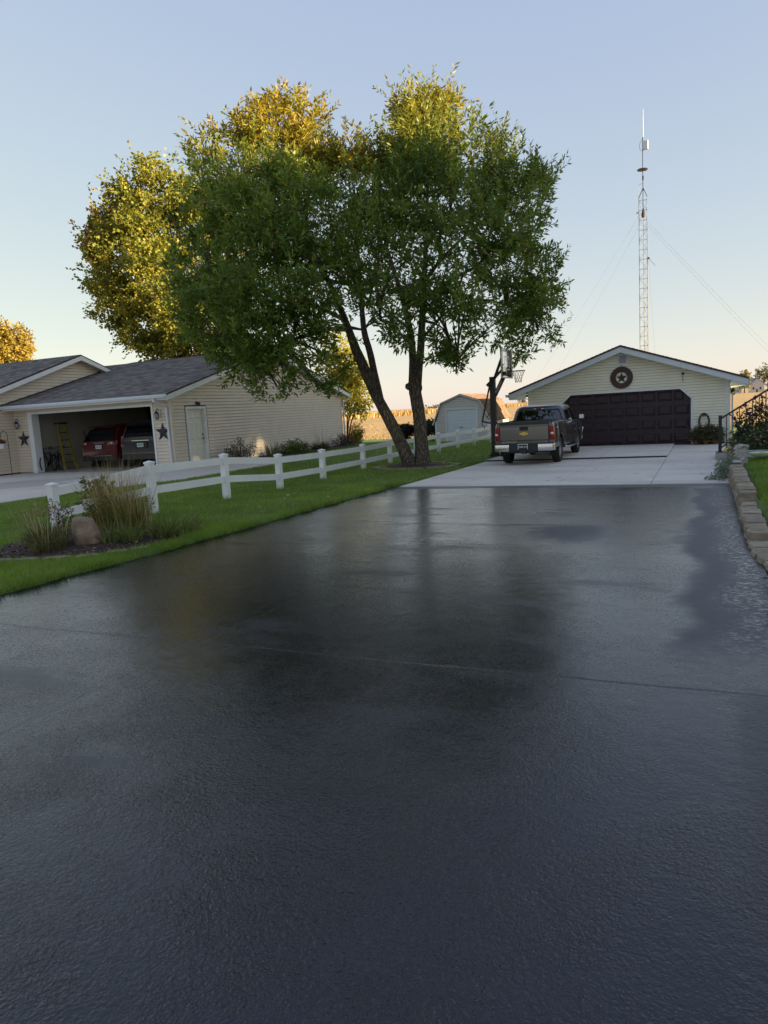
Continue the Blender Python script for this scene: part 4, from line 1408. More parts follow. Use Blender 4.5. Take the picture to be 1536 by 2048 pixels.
# ---------------------------------------------------------------- neighbour's house with the open garage
XR, YF, YB, XL = -16.6, 19.95, 32.75, -24.1
nh = thing('tan_house', 'tan-sided neighbouring house with grey shingle roof and open double garage', 'house', (-20.3, 20, -.05))
SL = .265                         # roof pitch of the garage wing
YE, ZE, YRD = 19.45, 2.56, 26.35  # eave line and ridge of the garage wing
ZRD = ZE + (YRD - YE) * SL
def roof_z(y):
    return ZE + (y - YE) * SL if y < YRD else ZRD - (y - YRD) * SL
OX0, OX1, OZ = -23.27, -17.43, 2.2
# structural walls behind the boards
mb = MB()
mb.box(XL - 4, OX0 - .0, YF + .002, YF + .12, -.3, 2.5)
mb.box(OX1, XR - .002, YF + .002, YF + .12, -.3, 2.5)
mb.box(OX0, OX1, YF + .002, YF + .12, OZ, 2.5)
mb.build('front_wall', 'siding_gap_shade', nh)
mb = MB()
yy = [YF + .12, 20.70, 21.82, YRD, YB]
def sw(y0, y1, z0):
    a = [(y0, z0), (y1, z0), (y1, roof_z(y1) - .13)]
    if y0 < YRD < y1:
        a.append((YRD, ZRD - .13))
    a.append((y0, roof_z(y0) - .13))
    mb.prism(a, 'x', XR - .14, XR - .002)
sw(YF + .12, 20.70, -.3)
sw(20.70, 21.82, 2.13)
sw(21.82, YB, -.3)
mb.build('side_wall', 'siding_gap_shade', nh)
mb = MB()
mb.box(-30, XR - .2, YB - .12, YB, -.3, 2.5)
mb.build('back_wall', 'siding_tan', nh)
# garage interior
mb = MB()
mb.box(-24.02, -23.95, YF + .125, 27.2, -.05, 2.6)
mb.build('garage_inner_wall', 'interior_wall', nh)  # pale tone carries the daylight falling on this wall
MB().box(-24.0, XR - .15, 27.1, 27.2, -.05, 2.6).build('garage_inner_wall', 'interior_dark', nh)  # near-black here and below stands in for the unlit depth of the garage
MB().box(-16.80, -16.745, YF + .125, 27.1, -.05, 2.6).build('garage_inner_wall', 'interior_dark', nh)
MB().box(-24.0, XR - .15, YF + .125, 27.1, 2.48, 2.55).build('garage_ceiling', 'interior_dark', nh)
MB().box(-24.0, XR - .15, YF - .08, 27.1, -.25, 0.0).build('garage_floor', 'concrete_step', nh)
mb = MB()
for k in range(4):
    mb.box(OX0 + .1, OX1 - .1, 20.35 + .55 * k, 20.86 + .55 * k, 2.27, 2.31)
mb.build('raised_door', 'white_trim', nh)
for xx in (OX0 + .06, OX1 - .06):
    mb = MB()
    mb.bar((xx, 20.2, .1), (xx, 20.2, 2.2), .03)
    mb.bar((xx, 20.2, 2.25), (xx, 22.8, 2.33), .03)
    mb.build('door_track', 'galv_steel', nh)

EXP = .118
def front_sp(z):
    if z < OZ + .06:
        return [(0, OX0 - XL - .085), (OX1 - XL + .085, XR - XL - .07)]
    return [(0, XR - XL - .07)]
siding(nh, (XL, YF, 0), (1, 0, 0), (0, -1, 0), .05, 2.46, EXP, front_sp, 'siding_tan')
def ytop(z):            # y range of the gable at height z
    d = (z + .13 - ZE) / SL
    return max(YF, YE + d), min(YB, 2 * YRD - (YE + d))
def side_sp(z):
    a, b = ytop(z)
    a, b = max(a, YF + .07) - YF, min(b, YB - .08) - YF
    if z < 2.16:
        return [(a, 20.70 - .05 - YF), (21.82 + .06 - YF, b)]
    return [(a, b)]
siding(nh, (XR, YF, 0), (0, 1, 0), (1, 0, 0), .05, ZRD - .2, EXP, side_sp, 'siding_tan')
# foundation
mb = MB()
MB().box(XL, OX0, YF - .02, YF + .1, -.3, .05).build('foundation', 'concrete_step', nh)
mb.box(OX1, XR + .02, YF - .02, YF + .1, -.3, .05)
mb.box(XR - .05, XR + .02, YF + .1, YB, -.4, .05)
mb.build('foundation', 'concrete_step', nh)
# trims
mb = MB()
mb.box(OX0 - .09, OX0 - .002, YF - .035, YF + .10, .0, OZ + .09)
mb.build('jamb', 'white_trim', nh)
mb = MB()
mb.box(OX0 - .002, OX0 + .12, YF - .03, YF + .30, .0, OZ)
mb.build('jamb', 'white_trim', nh)
mb = MB()
mb.box(OX1 + .002, OX1 + .08, YF - .035, YF + .16, .0, OZ + .09)
mb.build('jamb', 'white_trim', nh)
mb = MB()
mb.box(OX0 - .0, OX1 + .001, YF - .034, YF + .16, OZ, OZ + .088)
mb.build('door_header', 'white_trim', nh)
MB().box(XR - .07, XR + .03, YF - .03, YF + .07, .0, 2.46).build('corner_board', 'siding_tan', nh)
MB().box(XR - .01, XR + .03, YB - .08, YB + .02, .0, 2.44).build('corner_board', 'siding_tan', nh)
# roof
rf = bpy.data.objects.new('roof', None)
COL.objects.link(rf)
rf.parent = nh
XO = XR + .30
mb = MB()
mb.add([(XL, YE, ZE), (XO, YE, ZE), (XO, YRD, ZRD), (XL - 6, YRD, ZRD), (XL, YE, ZE - .04), (XO, YE, ZE - .04), (XO, YRD, ZRD - .04), (XL - 6, YRD, ZRD - .04)],
       [(0, 1, 2, 3), (7, 6, 5, 4), (0, 4, 5, 1), (1, 5, 6, 2), (3, 7, 4, 0)])
YE2, ZE2 = 2 * YRD - YE, ZE
mb.add([(XL - 6, YRD, ZRD), (XO, YRD, ZRD), (XO, YE2, ZE2), (XL - 6, YE2, ZE2), (XL - 6, YRD, ZRD - .04), (XO, YRD, ZRD - .04), (XO, YE2, ZE2 - .04), (XL - 6, YE2, ZE2 - .04)],
       [(0, 1, 2, 3), (7, 6, 5, 4), (2, 6, 7, 3), (1, 5, 6, 2)])
mb.build('roof_deck', 'roof_brown', rf, off=tuple(nh.location))
SC1, SC2 = (.11, .10, .10), (.24, .215, .20)
shingles('shingle_field', rf, (XL, YE - .02, ZE + .002), (XO + .02, YE - .02, ZE + .002), (XL, YRD, ZRD + .004), SC1, SC2, seed=2)
shingles('shingle_field', rf, (XO + .02, YE2 + .02, ZE + .002), (XL, YE2 + .02, ZE + .002), (XO + .02, YRD, ZRD + .004), SC1, SC2, seed=3)
mb = MB()
for i in range(27):
    x0 = XL + .2 + i * .3
    mb.add([(x0, YRD - .14, ZRD - .015), (x0 + .32, YRD - .14, ZRD - .01), (x0 + .32, YRD, ZRD + .035), (x0, YRD, ZRD + .025), (x0, YRD + .14, ZRD - .015), (x0 + .32, YRD + .14, ZRD - .01)],
           [(0, 1, 2, 3), (3, 2, 5, 4)])
mb.build('ridge_cap', 'roof_brown', rf, off=tuple(nh.location))
# rake boards, soffit, fascia, gutter
for s in (0, 1):
    ya, yb = (YE, YRD) if s == 0 else (YE2, YRD)
    mb = MB()
    z0, z1 = ZE - .045, ZRD - .045
    mb.add([(XO - .03, ya, z0 - .17), (XO, ya, z0 - .17), (XO, yb, z1 - .17), (XO - .03, yb, z1 - .17), (XO - .03, ya, z0), (XO, ya, z0), (XO, yb, z1), (XO - .03, yb, z1)],
           [(3, 2, 1, 0), (4, 5, 6, 7), (0, 1, 5, 4), (1, 2, 6, 5), (2, 3, 7, 6), (3, 0, 4, 7)])
    mb.build('rake_board', 'white_trim', nh)
    mb = MB()
    mb.add([(XR, ya, z0 - .14), (XO - .03, ya, z0 - .14), (XO - .03, yb, z1 - .14), (XR, yb, z1 - .14), (XR, ya, z0 - .12), (XO - .03, ya, z0 - .12), (XO - .03, yb, z1 - .12), (XR, yb, z1 - .12)],
           [(3, 2, 1, 0), (4, 5, 6, 7), (0, 1, 5, 4), (1, 2, 6, 5), (2, 3, 7, 6), (3, 0, 4, 7)])
    mb.build('soffit', 'white_trim', nh)
MB().box(XL, XO - .03, YE, YF, 2.40, 2.425).build('soffit', 'white_trim', nh)
MB().box(XL, XO - .002, YE - .015, YE + .012, 2.37, 2.555).build('fascia', 'white_trim', nh)
GP = [(0, 0), (.03, -.11), (.12, -.11), (.145, -.03), (.135, 0), (.125, 0), (.13, -.03), (.11, -.095), (.035, -.095), (.012, 0)]
gut = MB().prism([(YE - .02 - a, 2.545 + b) for a, b in GP], 'x', XL - .35, XO + .01).build('gutter', 'fascia_white', nh)
MB().prism([(YE2 + .02 + a, 2.545 + b) for a, b in GP], 'x', XL, XO + .01).build('gutter', 'fascia_white', nh)
# downspouts
def downspout(pts, parent, name='downspout', w=.075, m='fascia_white'):
    mb = MB()
    for a, b in zip(pts[:-1], pts[1:]):
        d = (Vector(b) - Vector(a)).normalized() * .025
        mb.bar(Vector(a) - d, Vector(b) + d, w, w * .8)
    return mb.build(name, m, parent)
downspout([(-16.78, YE - .08, 2.45), (-16.78, YE - .08, 2.34), (-16.70, YF - .085, 2.12), (-16.68, YF - .085, .12), (-16.60, YF - .26, .03)], nh)
downspout([(-16.42, YE2 + .06, 2.45), (-16.42, YE2 + .04, 2.30), (-16.52, YB + .08, 2.12), (-16.52, YB + .08, .12), (-16.45, YB + .22, .04)], nh)
# small hip return at the back eave
mb = MB()
mb.add([(XO - .02, YE2 - 2.2, ZE + .02), (XO + .55, YE2 - 1.9, ZE - .02), (XO + .55, YE2 + .1, ZE - .02), (XO - .02, YE2 + .1, ZE + .02), (XO - .02, YE2 - 2.2, ZE + .1), (XO - .02, YE2 + .1, ZE + .16)],
       [(0, 1, 2, 3), (4, 5, 2, 1), (0, 4, 1), (3, 2, 5), (0, 3, 5, 4)])
# walk door
MB().box(XR - .12, XR - .075, 20.80, 21.72, .02, 2.04).build('door', 'door_cream', nh)
dr = nh.children[-1]
dr = [c for c in nh.children if c.name.startswith('door') and not c.name.startswith(('door_', 'downspout'))][0]
for (y0, y1, z0, z1) in ((20.90, 21.20, 1.70, 1.92), (21.32, 21.62, 1.70, 1.92), (20.90, 21.20, .95, 1.58), (21.32, 21.62, .95, 1.58), (20.90, 21.20, .2, .72), (21.32, 21.62, .2, .72)):
    mb = MB()
    mb.add([(XR - .074, y0, z0), (XR - .074, y1, z0), (XR - .074, y1, z1), (XR - .074, y0, z1), (XR - .060, y0 + .03, z0 + .03), (XR - .060, y1 - .03, z0 + .03), (XR - .060, y1 - .03, z1 - .03), (XR - .060, y0 + .03, z1 - .03)],
           [(4, 5, 6, 7), (0, 1, 5, 4), (1, 2, 6, 5), (2, 3, 7, 6), (3, 0, 4, 7)])
    mb.build('door_panel', 'door_cream', dr, off=tuple(nh.location))
mb = MB()
mb.ell((XR - .04, 21.64, .98), (.035, .03, .03), 8, 6)
mb.build('door_knob', 'bronze', dr, True, off=tuple(nh.location))
mb = MB()
mb.lathe([(.026, 0), (.026, .03)], 8, (XR - .074, 21.64, 1.12), 'x')
mb.build('deadbolt', 'bronze', dr, off=tuple(nh.location))
for (y0, y1, z0, z1) in ((20.70, 20.80, .0, 2.13), (21.72, 21.82, .0, 2.13)):
    MB().box(XR - .1, XR + .045, y0, y1, z0, z1).build('door_casing', 'white_trim', nh)
MB().box(XR - .1, XR + .046, 20.80, 21.72, 2.04, 2.13).build('door_casing', 'white_trim', nh)
MB().box(XR - .1, XR + .10, 20.78, 21.74, -.03, .02).build('door_sill', 'galv_steel', nh)
mb = MB()
mb.box(XR + .02, XR + .05, 21.29, 21.40, 2.20, 2.30)
mb.lathe([(.05, 0), (.06, .1), (.03, .13)], 8, (XR + .05, 21.34, 2.22), 'x')
mb.build('door_light', 'bronze', nh)
# main block of the house, its gable showing above the garage roof
MRY, MRZ, MSL = 23.3, 4.62, .34
mb = MB()
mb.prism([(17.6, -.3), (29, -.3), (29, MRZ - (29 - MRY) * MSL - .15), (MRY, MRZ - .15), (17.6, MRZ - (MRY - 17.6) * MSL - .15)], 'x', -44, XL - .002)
mb.build('main_wall', 'siding_gap_shade', nh)
def main_sp(z):
    d = (MRZ - .15 - z) / MSL
    a, b = MRY - d, MRY + d
    a = max(a, 17.62)
    if z < 2.46:
        return [(a - 17.6, 19.95 - 17.6 - .01)]
    yr = YE + (z - ZE) / SL - .25       # only above the lower roof
    b = min(b, yr)
    return [(a - 17.6, max(a, b) - 17.6)]
siding(nh, (XL, 17.6, 0), (0, 1, 0), (1, 0, 0), .05, MRZ - .25, EXP, main_sp, 'siding_tan')
MX = XL + .33
me_y, me_z = 17.2, MRZ - (MRY - 17.2) * MSL
mb = MB()
mb.add([(-46, me_y, me_z), (MX, me_y, me_z), (MX, MRY, MRZ), (-46, MRY, MRZ), (-46, me_y, me_z - .05), (MX, me_y, me_z - .05), (MX, MRY, MRZ - .05), (-46, MRY, MRZ - .05)],
       [(0, 1, 2, 3), (7, 6, 5, 4), (0, 4, 5, 1), (1, 5, 6, 2), (3, 7, 4, 0)])
y2 = 29.4
z2 = MRZ - (y2 - MRY) * MSL
mb.add([(-46, y2, z2), (MX, y2, z2), (MX, MRY, MRZ), (-46, MRY, MRZ), (-46, y2, z2 - .05), (MX, y2, z2 - .05), (MX, MRY, MRZ - .05), (-46, MRY, MRZ - .05)],
       [(3, 2, 1, 0), (4, 5, 6, 7), (1, 5, 4, 0), (2, 6, 5, 1), (0, 4, 7, 3)])
mb.build('roof_deck', 'roof_brown', rf, off=tuple(nh.location))
shingles('shingle_field', rf, (-40, me_y - .02, me_z + .002), (MX + .02, me_y - .02, me_z + .002), (-40, MRY, MRZ + .004), SC1, SC2, seed=4)
for ya, za in ((me_y, me_z), (y2, z2)):
    mb = MB()
    z0, z1 = za - .052, MRZ - .052
    mb.add([(MX - .03, ya, z0 - .17), (MX, ya, z0 - .17), (MX, MRY, z1 - .17), (MX - .03, MRY, z1 - .17), (MX - .03, ya, z0), (MX, ya, z0), (MX, MRY, z1), (MX - .03, MRY, z1)],
           [(3, 2, 1, 0), (4, 5, 6, 7), (0, 1, 5, 4), (1, 2, 6, 5), (2, 3, 7, 6), (3, 0, 4, 7)])
    mb.build('rake_board', 'white_trim', nh)
    mb = MB()
    mb.add([(XL, ya, z0 - .15), (MX - .03, ya, z0 - .15), (MX - .03, MRY, z1 - .15), (XL, MRY, z1 - .15), (XL, ya, z0 - .13), (MX - .03, ya, z0 - .13), (MX - .03, MRY, z1 - .13), (XL, MRY, z1 - .13)],
           [(3, 2, 1, 0), (4, 5, 6, 7), (0, 1, 5, 4), (1, 2, 6, 5), (2, 3, 7, 6), (3, 0, 4, 7)])
    mb.build('soffit', 'interior_wall', nh)

# ---------------------------------------------------------------- things on the garage front
def barn_star(name, label, c, R, nrm, m, parent_kind='wall star', group=None, th=.07):
    """raised five-point star; nrm: (0,-1,0)"""
    mb = MB()
    vs = [(c[0], c[1] - th, c[2])]
    for k in range(10):
        a = PI / 2 + k * PI / 5
        r = R if k % 2 == 0 else R * .40
        vs.append((c[0] + r * math.cos(a), c[1], c[2] + r * math.sin(a)))
    fs = [(0, 1 + k, 1 + (k + 1) % 10) for k in range(10)]
    fs.append(tuple(range(1, 11)))
    mb.add(vs, fs)
    o = mb.build(name, m, None, off=c)
    o.location = c
    return tag(o, label, parent_kind, group) if label else o
barn_star('barn_star', 'dark metal star on tan siding between bicycle side of garage and hanging flower pot', (-23.67, YF - .035, 1.30), .34, None, 'star_steel', 'wall star', 'black metal stars beside the garage opening')
barn_star('barn_star', 'dark metal star on tan siding beside the white downspout', (-16.99, YF - .035, 1.30), .34, None, 'star_steel', 'wall star', 'black metal stars beside the garage opening')
def wall_lantern(label, x, y, z):
    t = thing('wall_lantern', label, 'wall lamp', (x, y, z), 'wall lanterns on the tan garage')
    mb = MB()
    mb.lathe([(.065, 0), (.065, .02), (.03, .035)], 12, (x, y, z + .12), 'y')
    mb2 = MB()
    mb2.box(x - .055, x + .055, y - .022, y, z + .02, z + .24)
    mb2.build('back_plate', 'white_trim', t)
    mb3 = MB()
    mb3.tube([(x, y - .02, z + .16), (x, y - .08, z + .24), (x, y - .15, z + .22), (x, y - .15, z + .17)], .013, 6)
    mb3.build('arm', 'bronze', t)
    mb4 = MB()
    mb4.lathe([(.02, .17), (.075, .09), (.085, .07), (.075, .06)], 8, (x, y - .15, z))
    mb4.build('hood', 'bronze', t)
    mb5 = MB()
    mb5.lathe([(.068, .06), (.055, -.09)], 6, (x, y - .15, z))
    mb5.build('glass_shade', 'lamp_glass', t)
    mb6 = MB()
    for k in range(6):
        a = 2 * PI * k / 6
        mb6.bar((x + .072 * math.cos(a), y - .15 + .072 * math.sin(a), z + .065), (x + .058 * math.cos(a), y - .15 + .058 * math.sin(a), z - .095), .010)
    mb6.lathe([(.06, -.09), (.06, -.105), (.02, -.13)], 6, (x, y - .15, z))
    mb6.build('cage', 'bronze', t)
wall_lantern('bronze lantern lamp above the star nearest the hanging flower pot', -23.80, YF - .03, 1.83)
wall_lantern('bronze lantern lamp above the star beside the white downspout', -17.07, YF - .03, 1.86)
# shepherd hook with a white pot
hk = thing('shepherd_hook', 'thin black shepherd hook standing before the tan house wall', 'plant hook', (-23.35, 18.95, -.02))
mb = MB()
mb.tube([(-23.35, 18.95, -.1), (-23.35, 18.95, 1.4)] + [(-23.53 + .18 * math.cos(a), 18.95, 1.45 + .2 * math.sin(a)) for a in np.linspace(0, PI, 9)] + [(-23.71, 18.95, 1.40)], .011, 6)
mb.build('pole', 'black_metal', hk)
pt = thing('hanging_flower_pot', 'white hanging pot of red flowers on the shepherd hook', 'flower pot', (-23.71, 18.95, 1.0))
mb = MB()
mb.lathe([(.10, 1.0), (.14, 1.17), (.15, 1.17), (.15, 1.19), (.13, 1.19), (.13, 1.16)], 14, (-23.71, 18.95, 0))
mb.build('pot', 'white_plastic', pt)
mb = MB()
for k in range(3):
    a = 2.1 * k
    mb.tube([(-23.71 + .14 * math.cos(a), 18.95 + .14 * math.sin(a), 1.18), (-23.71, 18.95, 1.41)], .004, 4)
mb.build('hanger', 'dark_metal', pt)
g = np.random.default_rng(31)
P, D, S, Ls, Ws, cen, cr, idx = crown_leaves(g, [(-23.71, 18.95, 1.22, .13, .13, .08)], 60, 7, .05, .035, .05, .3)
C = np.where(cr[:, None] > .5, np.array([[.30, .05, .04]]), np.array([[.05, .08, .02]]))
leaves_mesh('flowers', P, D, S, Ls, Ws, C, 'leaf', pt)
# ---------------------------------------------------------------- the cream garage at the end of the drive
GY, GX0, GX1, GYB = 27.35, -5.98, .80, 42.3
gr = thing('cream_garage', 'cream-sided gable garage with wide maroon door at the end of the driveway', 'garage', (-2.6, 27.4, -.17))
GRX, GRZ = -2.66, 3.37           # ridge
GEL, GER, GEZ = -6.64, 1.36, 1.96  # eave edges (top of the roof)
GS1 = (GRZ - GEZ) / (GRX - GEL)
GS2 = (GRZ - 2.0) / (GER - GRX)
def gtop(x):
    return GRZ - (GRX - x) * GS1 if x < GRX else GRZ - (x - GRX) * GS2
DX0, DX1, DZ, CH = -4.81, -.38, 1.77, .35
mb = MB()
z0 = -.3
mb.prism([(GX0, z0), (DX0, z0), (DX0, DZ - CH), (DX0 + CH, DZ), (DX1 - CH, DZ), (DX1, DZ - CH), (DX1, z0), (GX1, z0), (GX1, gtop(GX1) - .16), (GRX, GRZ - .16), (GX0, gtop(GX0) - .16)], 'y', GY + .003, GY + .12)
mb.build('front_wall', 'siding_gap_shade', gr)
MB().box(GX1 - .12, GX1 - .003, GY + .12, GYB, -.4, gtop(GX1) - .16).build('side_wall', 'siding_gap_shade', gr)
MB().box(GX0 + .003, GX0 + .12, GY + .12, GYB, -.6, gtop(GX0) - .16).build('side_wall', 'siding_gap_shade', gr)
MB().prism([(GX0 + .12, -.6), (GX1 - .12, -.6), (GX1 - .12, gtop(GX1) - .2), (GRX, GRZ - .2), (GX0 + .12, gtop(GX0) - .2)], 'y', GYB - .12, GYB).build('back_wall', 'siding_cream', gr)
def gspan(z):
    # width of the gable at height z
    l = GX0 if z < gtop(GX0) - .16 else GRX - (GRZ - .16 - z) / GS1
    r = GX1 if z < gtop(GX1) - .16 else GRX + (GRZ - .16 - z) / GS2
    l, r = max(l, GX0 + .09) - GX0, min(r, GX1 - .13) - GX0
    if r <= l:
        return [(l, l)]
    if z < DZ + .05:
        c = max(0, z - (DZ - CH)) if z < DZ else CH
        a, b = DX0 + c * 1.0 - .05 - GX0, DX1 - c + .05 - GX0
        if z > DZ:
            return [(l, r)]
        return [(l, a), (b, r)]
    return [(l, r)]
siding(gr, (GX0, GY, 0), (1, 0, 0), (0, -1, 0), -.10, GRZ - .22, .0985, gspan, 'siding_cream')
def rspan(z):
    return [(0.1, GYB - GY)]
siding(gr, (GX1, GY, 0), (0, 1, 0), (1, 0, 0), -.10, gtop(GX1) - .17, .0985, rspan, 'siding_cream')
siding(gr, (GX0, GYB, 0), (0, -1, 0), (-1, 0, 0), -.10, gtop(GX0) - .17, .0985, lambda z: [(0, GYB - GY - .1)], 'siding_cream')
MB().box(GX0 - .03, GX0 + .09, GY - .032, GY + .1, -.14, gtop(GX0) - .17).build('corner_board', 'siding_cream', gr)
MB().box(GX1 - .13, GX1 + .03, GY - .032, GY + .1, -.14, gtop(GX1) - .17).build('corner_board', 'white_trim', gr)
# roof with a deep front overhang
OV = .42
mb = MB()
def slope(x0, z0, x1, z1, th, y0, y1):
    mb.add([(x0, y0, z0), (x1, y0, z1), (x1, y1, z1), (x0, y1, z0), (x0, y0, z0 - th), (x1, y0, z1 - th), (x1, y1, z1 - th), (x0, y1, z0 - th)],
           [(0, 1, 2, 3), (7, 6, 5, 4), (0, 4, 5, 1), (2, 6, 7, 3), (0, 3, 7, 4), (1, 5, 6, 2)])
slope(GEL, GEZ, GRX, GRZ, .035, GY - OV, GYB + .3)
slope(GRX, GRZ, GER, 2.0, .035, GY - OV, GYB + .3)
rfo = mb.build('roof', 'roof_brown', gr)
shingles('shingle_field', rfo, (GEL, GYB + .3, GEZ + .002), (GEL, GY - OV - .02, GEZ + .002), (GRX, GYB + .3, GRZ + .004), (.06, .04, .034), (.12, .08, .065), seed=8)
shingles('shingle_field', rfo, (GER, GY - OV - .02, 2.002), (GER, GYB + .3, 2.002), (GRX, GY - OV - .02, GRZ + .004), (.06, .04, .034), (.12, .08, .065), seed=9)
for (xa, za, xb, zb) in ((GEL, GEZ, GRX, GRZ), (GRX, GRZ, GER, 2.0)):
    mb = MB()
    h = .205
    y0, y1 = GY - OV - .012, GY - OV + .02
    za2, zb2 = za - .037, zb - .037
    mb.add([(xa, y0, za2 - h), (xb, y0, zb2 - h), (xb, y1, zb2 - h), (xa, y1, za2 - h), (xa, y0, za2), (xb, y0, zb2), (xb, y1, zb2), (xa, y1, za2)],
           [(3, 2, 1, 0), (4, 5, 6, 7), (0, 1, 5, 4), (1, 2, 6, 5), (2, 3, 7, 6), (3, 0, 4, 7)])
    mb.build('rake_board', 'fascia_white', gr)
    mb = MB()
    y0, y1 = GY - OV - .03, GY - OV + .02
    za2, zb2 = za + .012, zb + .012
    mb.add([(xa, y0, za2 - .065), (xb, y0, zb2 - .065), (xb, y1, zb2 - .065), (xa, y1, za2 - .065), (xa, y0, za2), (xb, y0, zb2), (xb, y1, zb2), (xa, y1, za2)],
           [(3, 2, 1, 0), (4, 5, 6, 7), (0, 1, 5, 4), (1, 2, 6, 5), (2, 3, 7, 6), (3, 0, 4, 7)])
    mb.build('drip_edge', 'medallion_maroon', gr)
    mb = MB()
    za2, zb2 = za - .20, zb - .20
    y0, y1 = GY - OV + .02, GY - .03
    mb.add([(xa, y0, za2 - .02), (xb, y0, zb2 - .02), (xb, y1, zb2 - .02), (xa, y1, za2 - .02), (xa, y0, za2), (xb, y0, zb2), (xb, y1, zb2), (xa, y1, za2)],
           [(3, 2, 1, 0), (4, 5, 6, 7), (0, 1, 5, 4), (1, 2, 6, 5), (2, 3, 7, 6), (3, 0, 4, 7)])
    mb.build('soffit', 'white_trim', gr)
# flat eave soffits
MB().box(GEL + .02, GX0 - .03, GY - OV + .025, GYB, GEZ - .25, GEZ - .228).build('soffit', 'siding_cream', gr)
MB().box(GX1 + .03, GER - .02, GY - OV + .025, GYB, 2.0 - .25, 2.0 - .228).build('soffit', 'siding_cream', gr)
for (xa, xb, zt) in ((GEL + .02, GX0 - .03, GEZ), (GER - .02, GX1 + .03, 2.0)):
    q = [(xa, zt - .252), (xb, zt - .252), (xb, gtop(xb) - .23), (xa, zt - .225)]
    MB().prism(q, 'y', GY - OV + .021, GY - OV + .04).build('eave_return', 'siding_cream', gr)
GP2 = [(0, 0), (.03, -.10), (.10, -.10), (.125, -.03), (.12, 0), (.108, 0), (.11, -.03), (.09, -.085), (.035, -.085), (.012, 0)]
MB().prism([(GEL - a, GEZ - .05 + b) for a, b in GP2], 'y', GY - OV - .05, GYB).build('gutter', 'fascia_white', gr)
MB().prism([(GER + a, 1.95 + b) for a, b in GP2], 'y', GY - OV - .05, GYB).build('gutter', 'fascia_white', gr)
downspout([(1.36, GY + .10, 1.85), (1.36, GY + .10, 1.74), (GX1 + .09, GY + .16, 1.50), (GX1 + .09, GY + .16, .0), (GX1 + .2, GY + .1, -.1)], gr, w=.065)
# overhead door of raised panels
door = MB().prism([(DX0 + .01, -.16), (DX1 - .01, -.16), (DX1 - .01, DZ - CH), (DX1 - CH, DZ - .01), (DX0 + CH, DZ - .01), (DX0 + .01, DZ - CH)], 'y', GY + .085, GY + .12).build('garage_door', 'door_maroon', gr)
NR, NC = 4, 8
rh = (DZ + .15) / NR
cw = (DX1 - DX0 - .1) / NC
for r in range(NR):
    for c in range(NC):
        x0 = DX0 + .05 + c * cw + .035
        x1 = x0 + cw - .07
        zz0 = -.15 + r * rh + .075
        zz1 = zz0 + rh - .15
        cl = cr_ = 0.0
        if r == NR - 1 and c == 0:
            x0 += .16
        if r == NR - 1 and c == NC - 1:
            x1 -= .16
        y = GY + .084
        mb = MB()
        mb.add([(x0, y, zz0), (x1, y, zz0), (x1, y, zz1), (x0, y, zz1), (x0 + .03, y - .016, zz0 + .03), (x1 - .03, y - .016, zz0 + .03), (x1 - .03, y - .016, zz1 - .03), (x0 + .03, y - .016, zz1 - .03),
                (x0 + .045, y - .004, zz0 + .045), (x1 - .045, y - .004, zz0 + .045), (x1 - .045, y - .004, zz1 - .045), (x0 + .045, y - .004, zz1 - .045),
                (x0 + .075, y - .014, zz0 + .075), (x1 - .075, y - .014, zz0 + .075), (x1 - .075, y - .014, zz1 - .075), (x0 + .075, y - .014, zz1 - .075)],
               [(12, 13, 14, 15)] + [(k, (k + 1) % 4, 4 + (k + 1) % 4, 4 + k) for k in range(4)] + [(4 + k, 4 + (k + 1) % 4, 8 + (k + 1) % 4, 8 + k) for k in range(4)] + [(8 + k, 8 + (k + 1) % 4, 12 + (k + 1) % 4, 12 + k) for k in range(4)])
        mb.build('door_panel', 'door_maroon', door)
mb = MB()
for r in range(1, NR):
    z = -.15 + r * rh
    mb.box(DX0 + .015, DX1 - .015, GY + .076, GY + .0845, z - .006, z + .006)
mb.build('section_joint', 'black_metal', door)
# casing of the opening
def casing(pts, nm='door_casing'):
    for (a, b) in zip(pts[:-1], pts[1:]):
        MB().bar((a[0], GY - .005, a[1]), (b[0], GY - .005, b[1]), .075, .05, up=(0, 1, 0)).build(nm, 'white_trim', gr)
casing([(DX1 + .02, -.15), (DX1 + .02, DZ - CH + .01), (DX1 - CH, DZ + .02), (DX0 + CH, DZ + .02), (DX0 - .02, DZ - CH + .01), (DX0 - .02, -.15)])
MB().box(DX0 + .02, DX1 - .02, GY + .05, GY + .09, -.19, -.135).build('bottom_seal', 'rubber', door)
# gable vent
vx, vz = -2.62, 2.90
v = MB()
v.box(vx - .17, vx + .17, GY - .03, GY - .005, vz - .17, vz + .17)
vo = v.build('gable_vent', 'fascia_white', gr)
MB().box(vx - .12, vx + .12, GY - .034, GY - .0305, vz - .12, vz + .12).build('vent_recess', 'dark_metal', vo)
for k in range(6):
    zz = vz - .10 + k * .04
    MB().hexa([(vx - .12, GY - .036, zz), (vx + .12, GY - .036, zz), (vx + .12, GY - .034, zz), (vx - .12, GY - .034, zz), (vx - .12, GY - .055, zz + .004), (vx + .12, GY - .055, zz + .004), (vx + .12, GY - .036, zz + .028), (vx - .12, GY - .036, zz + .028)]).build('louver', 'fascia_white', vo)
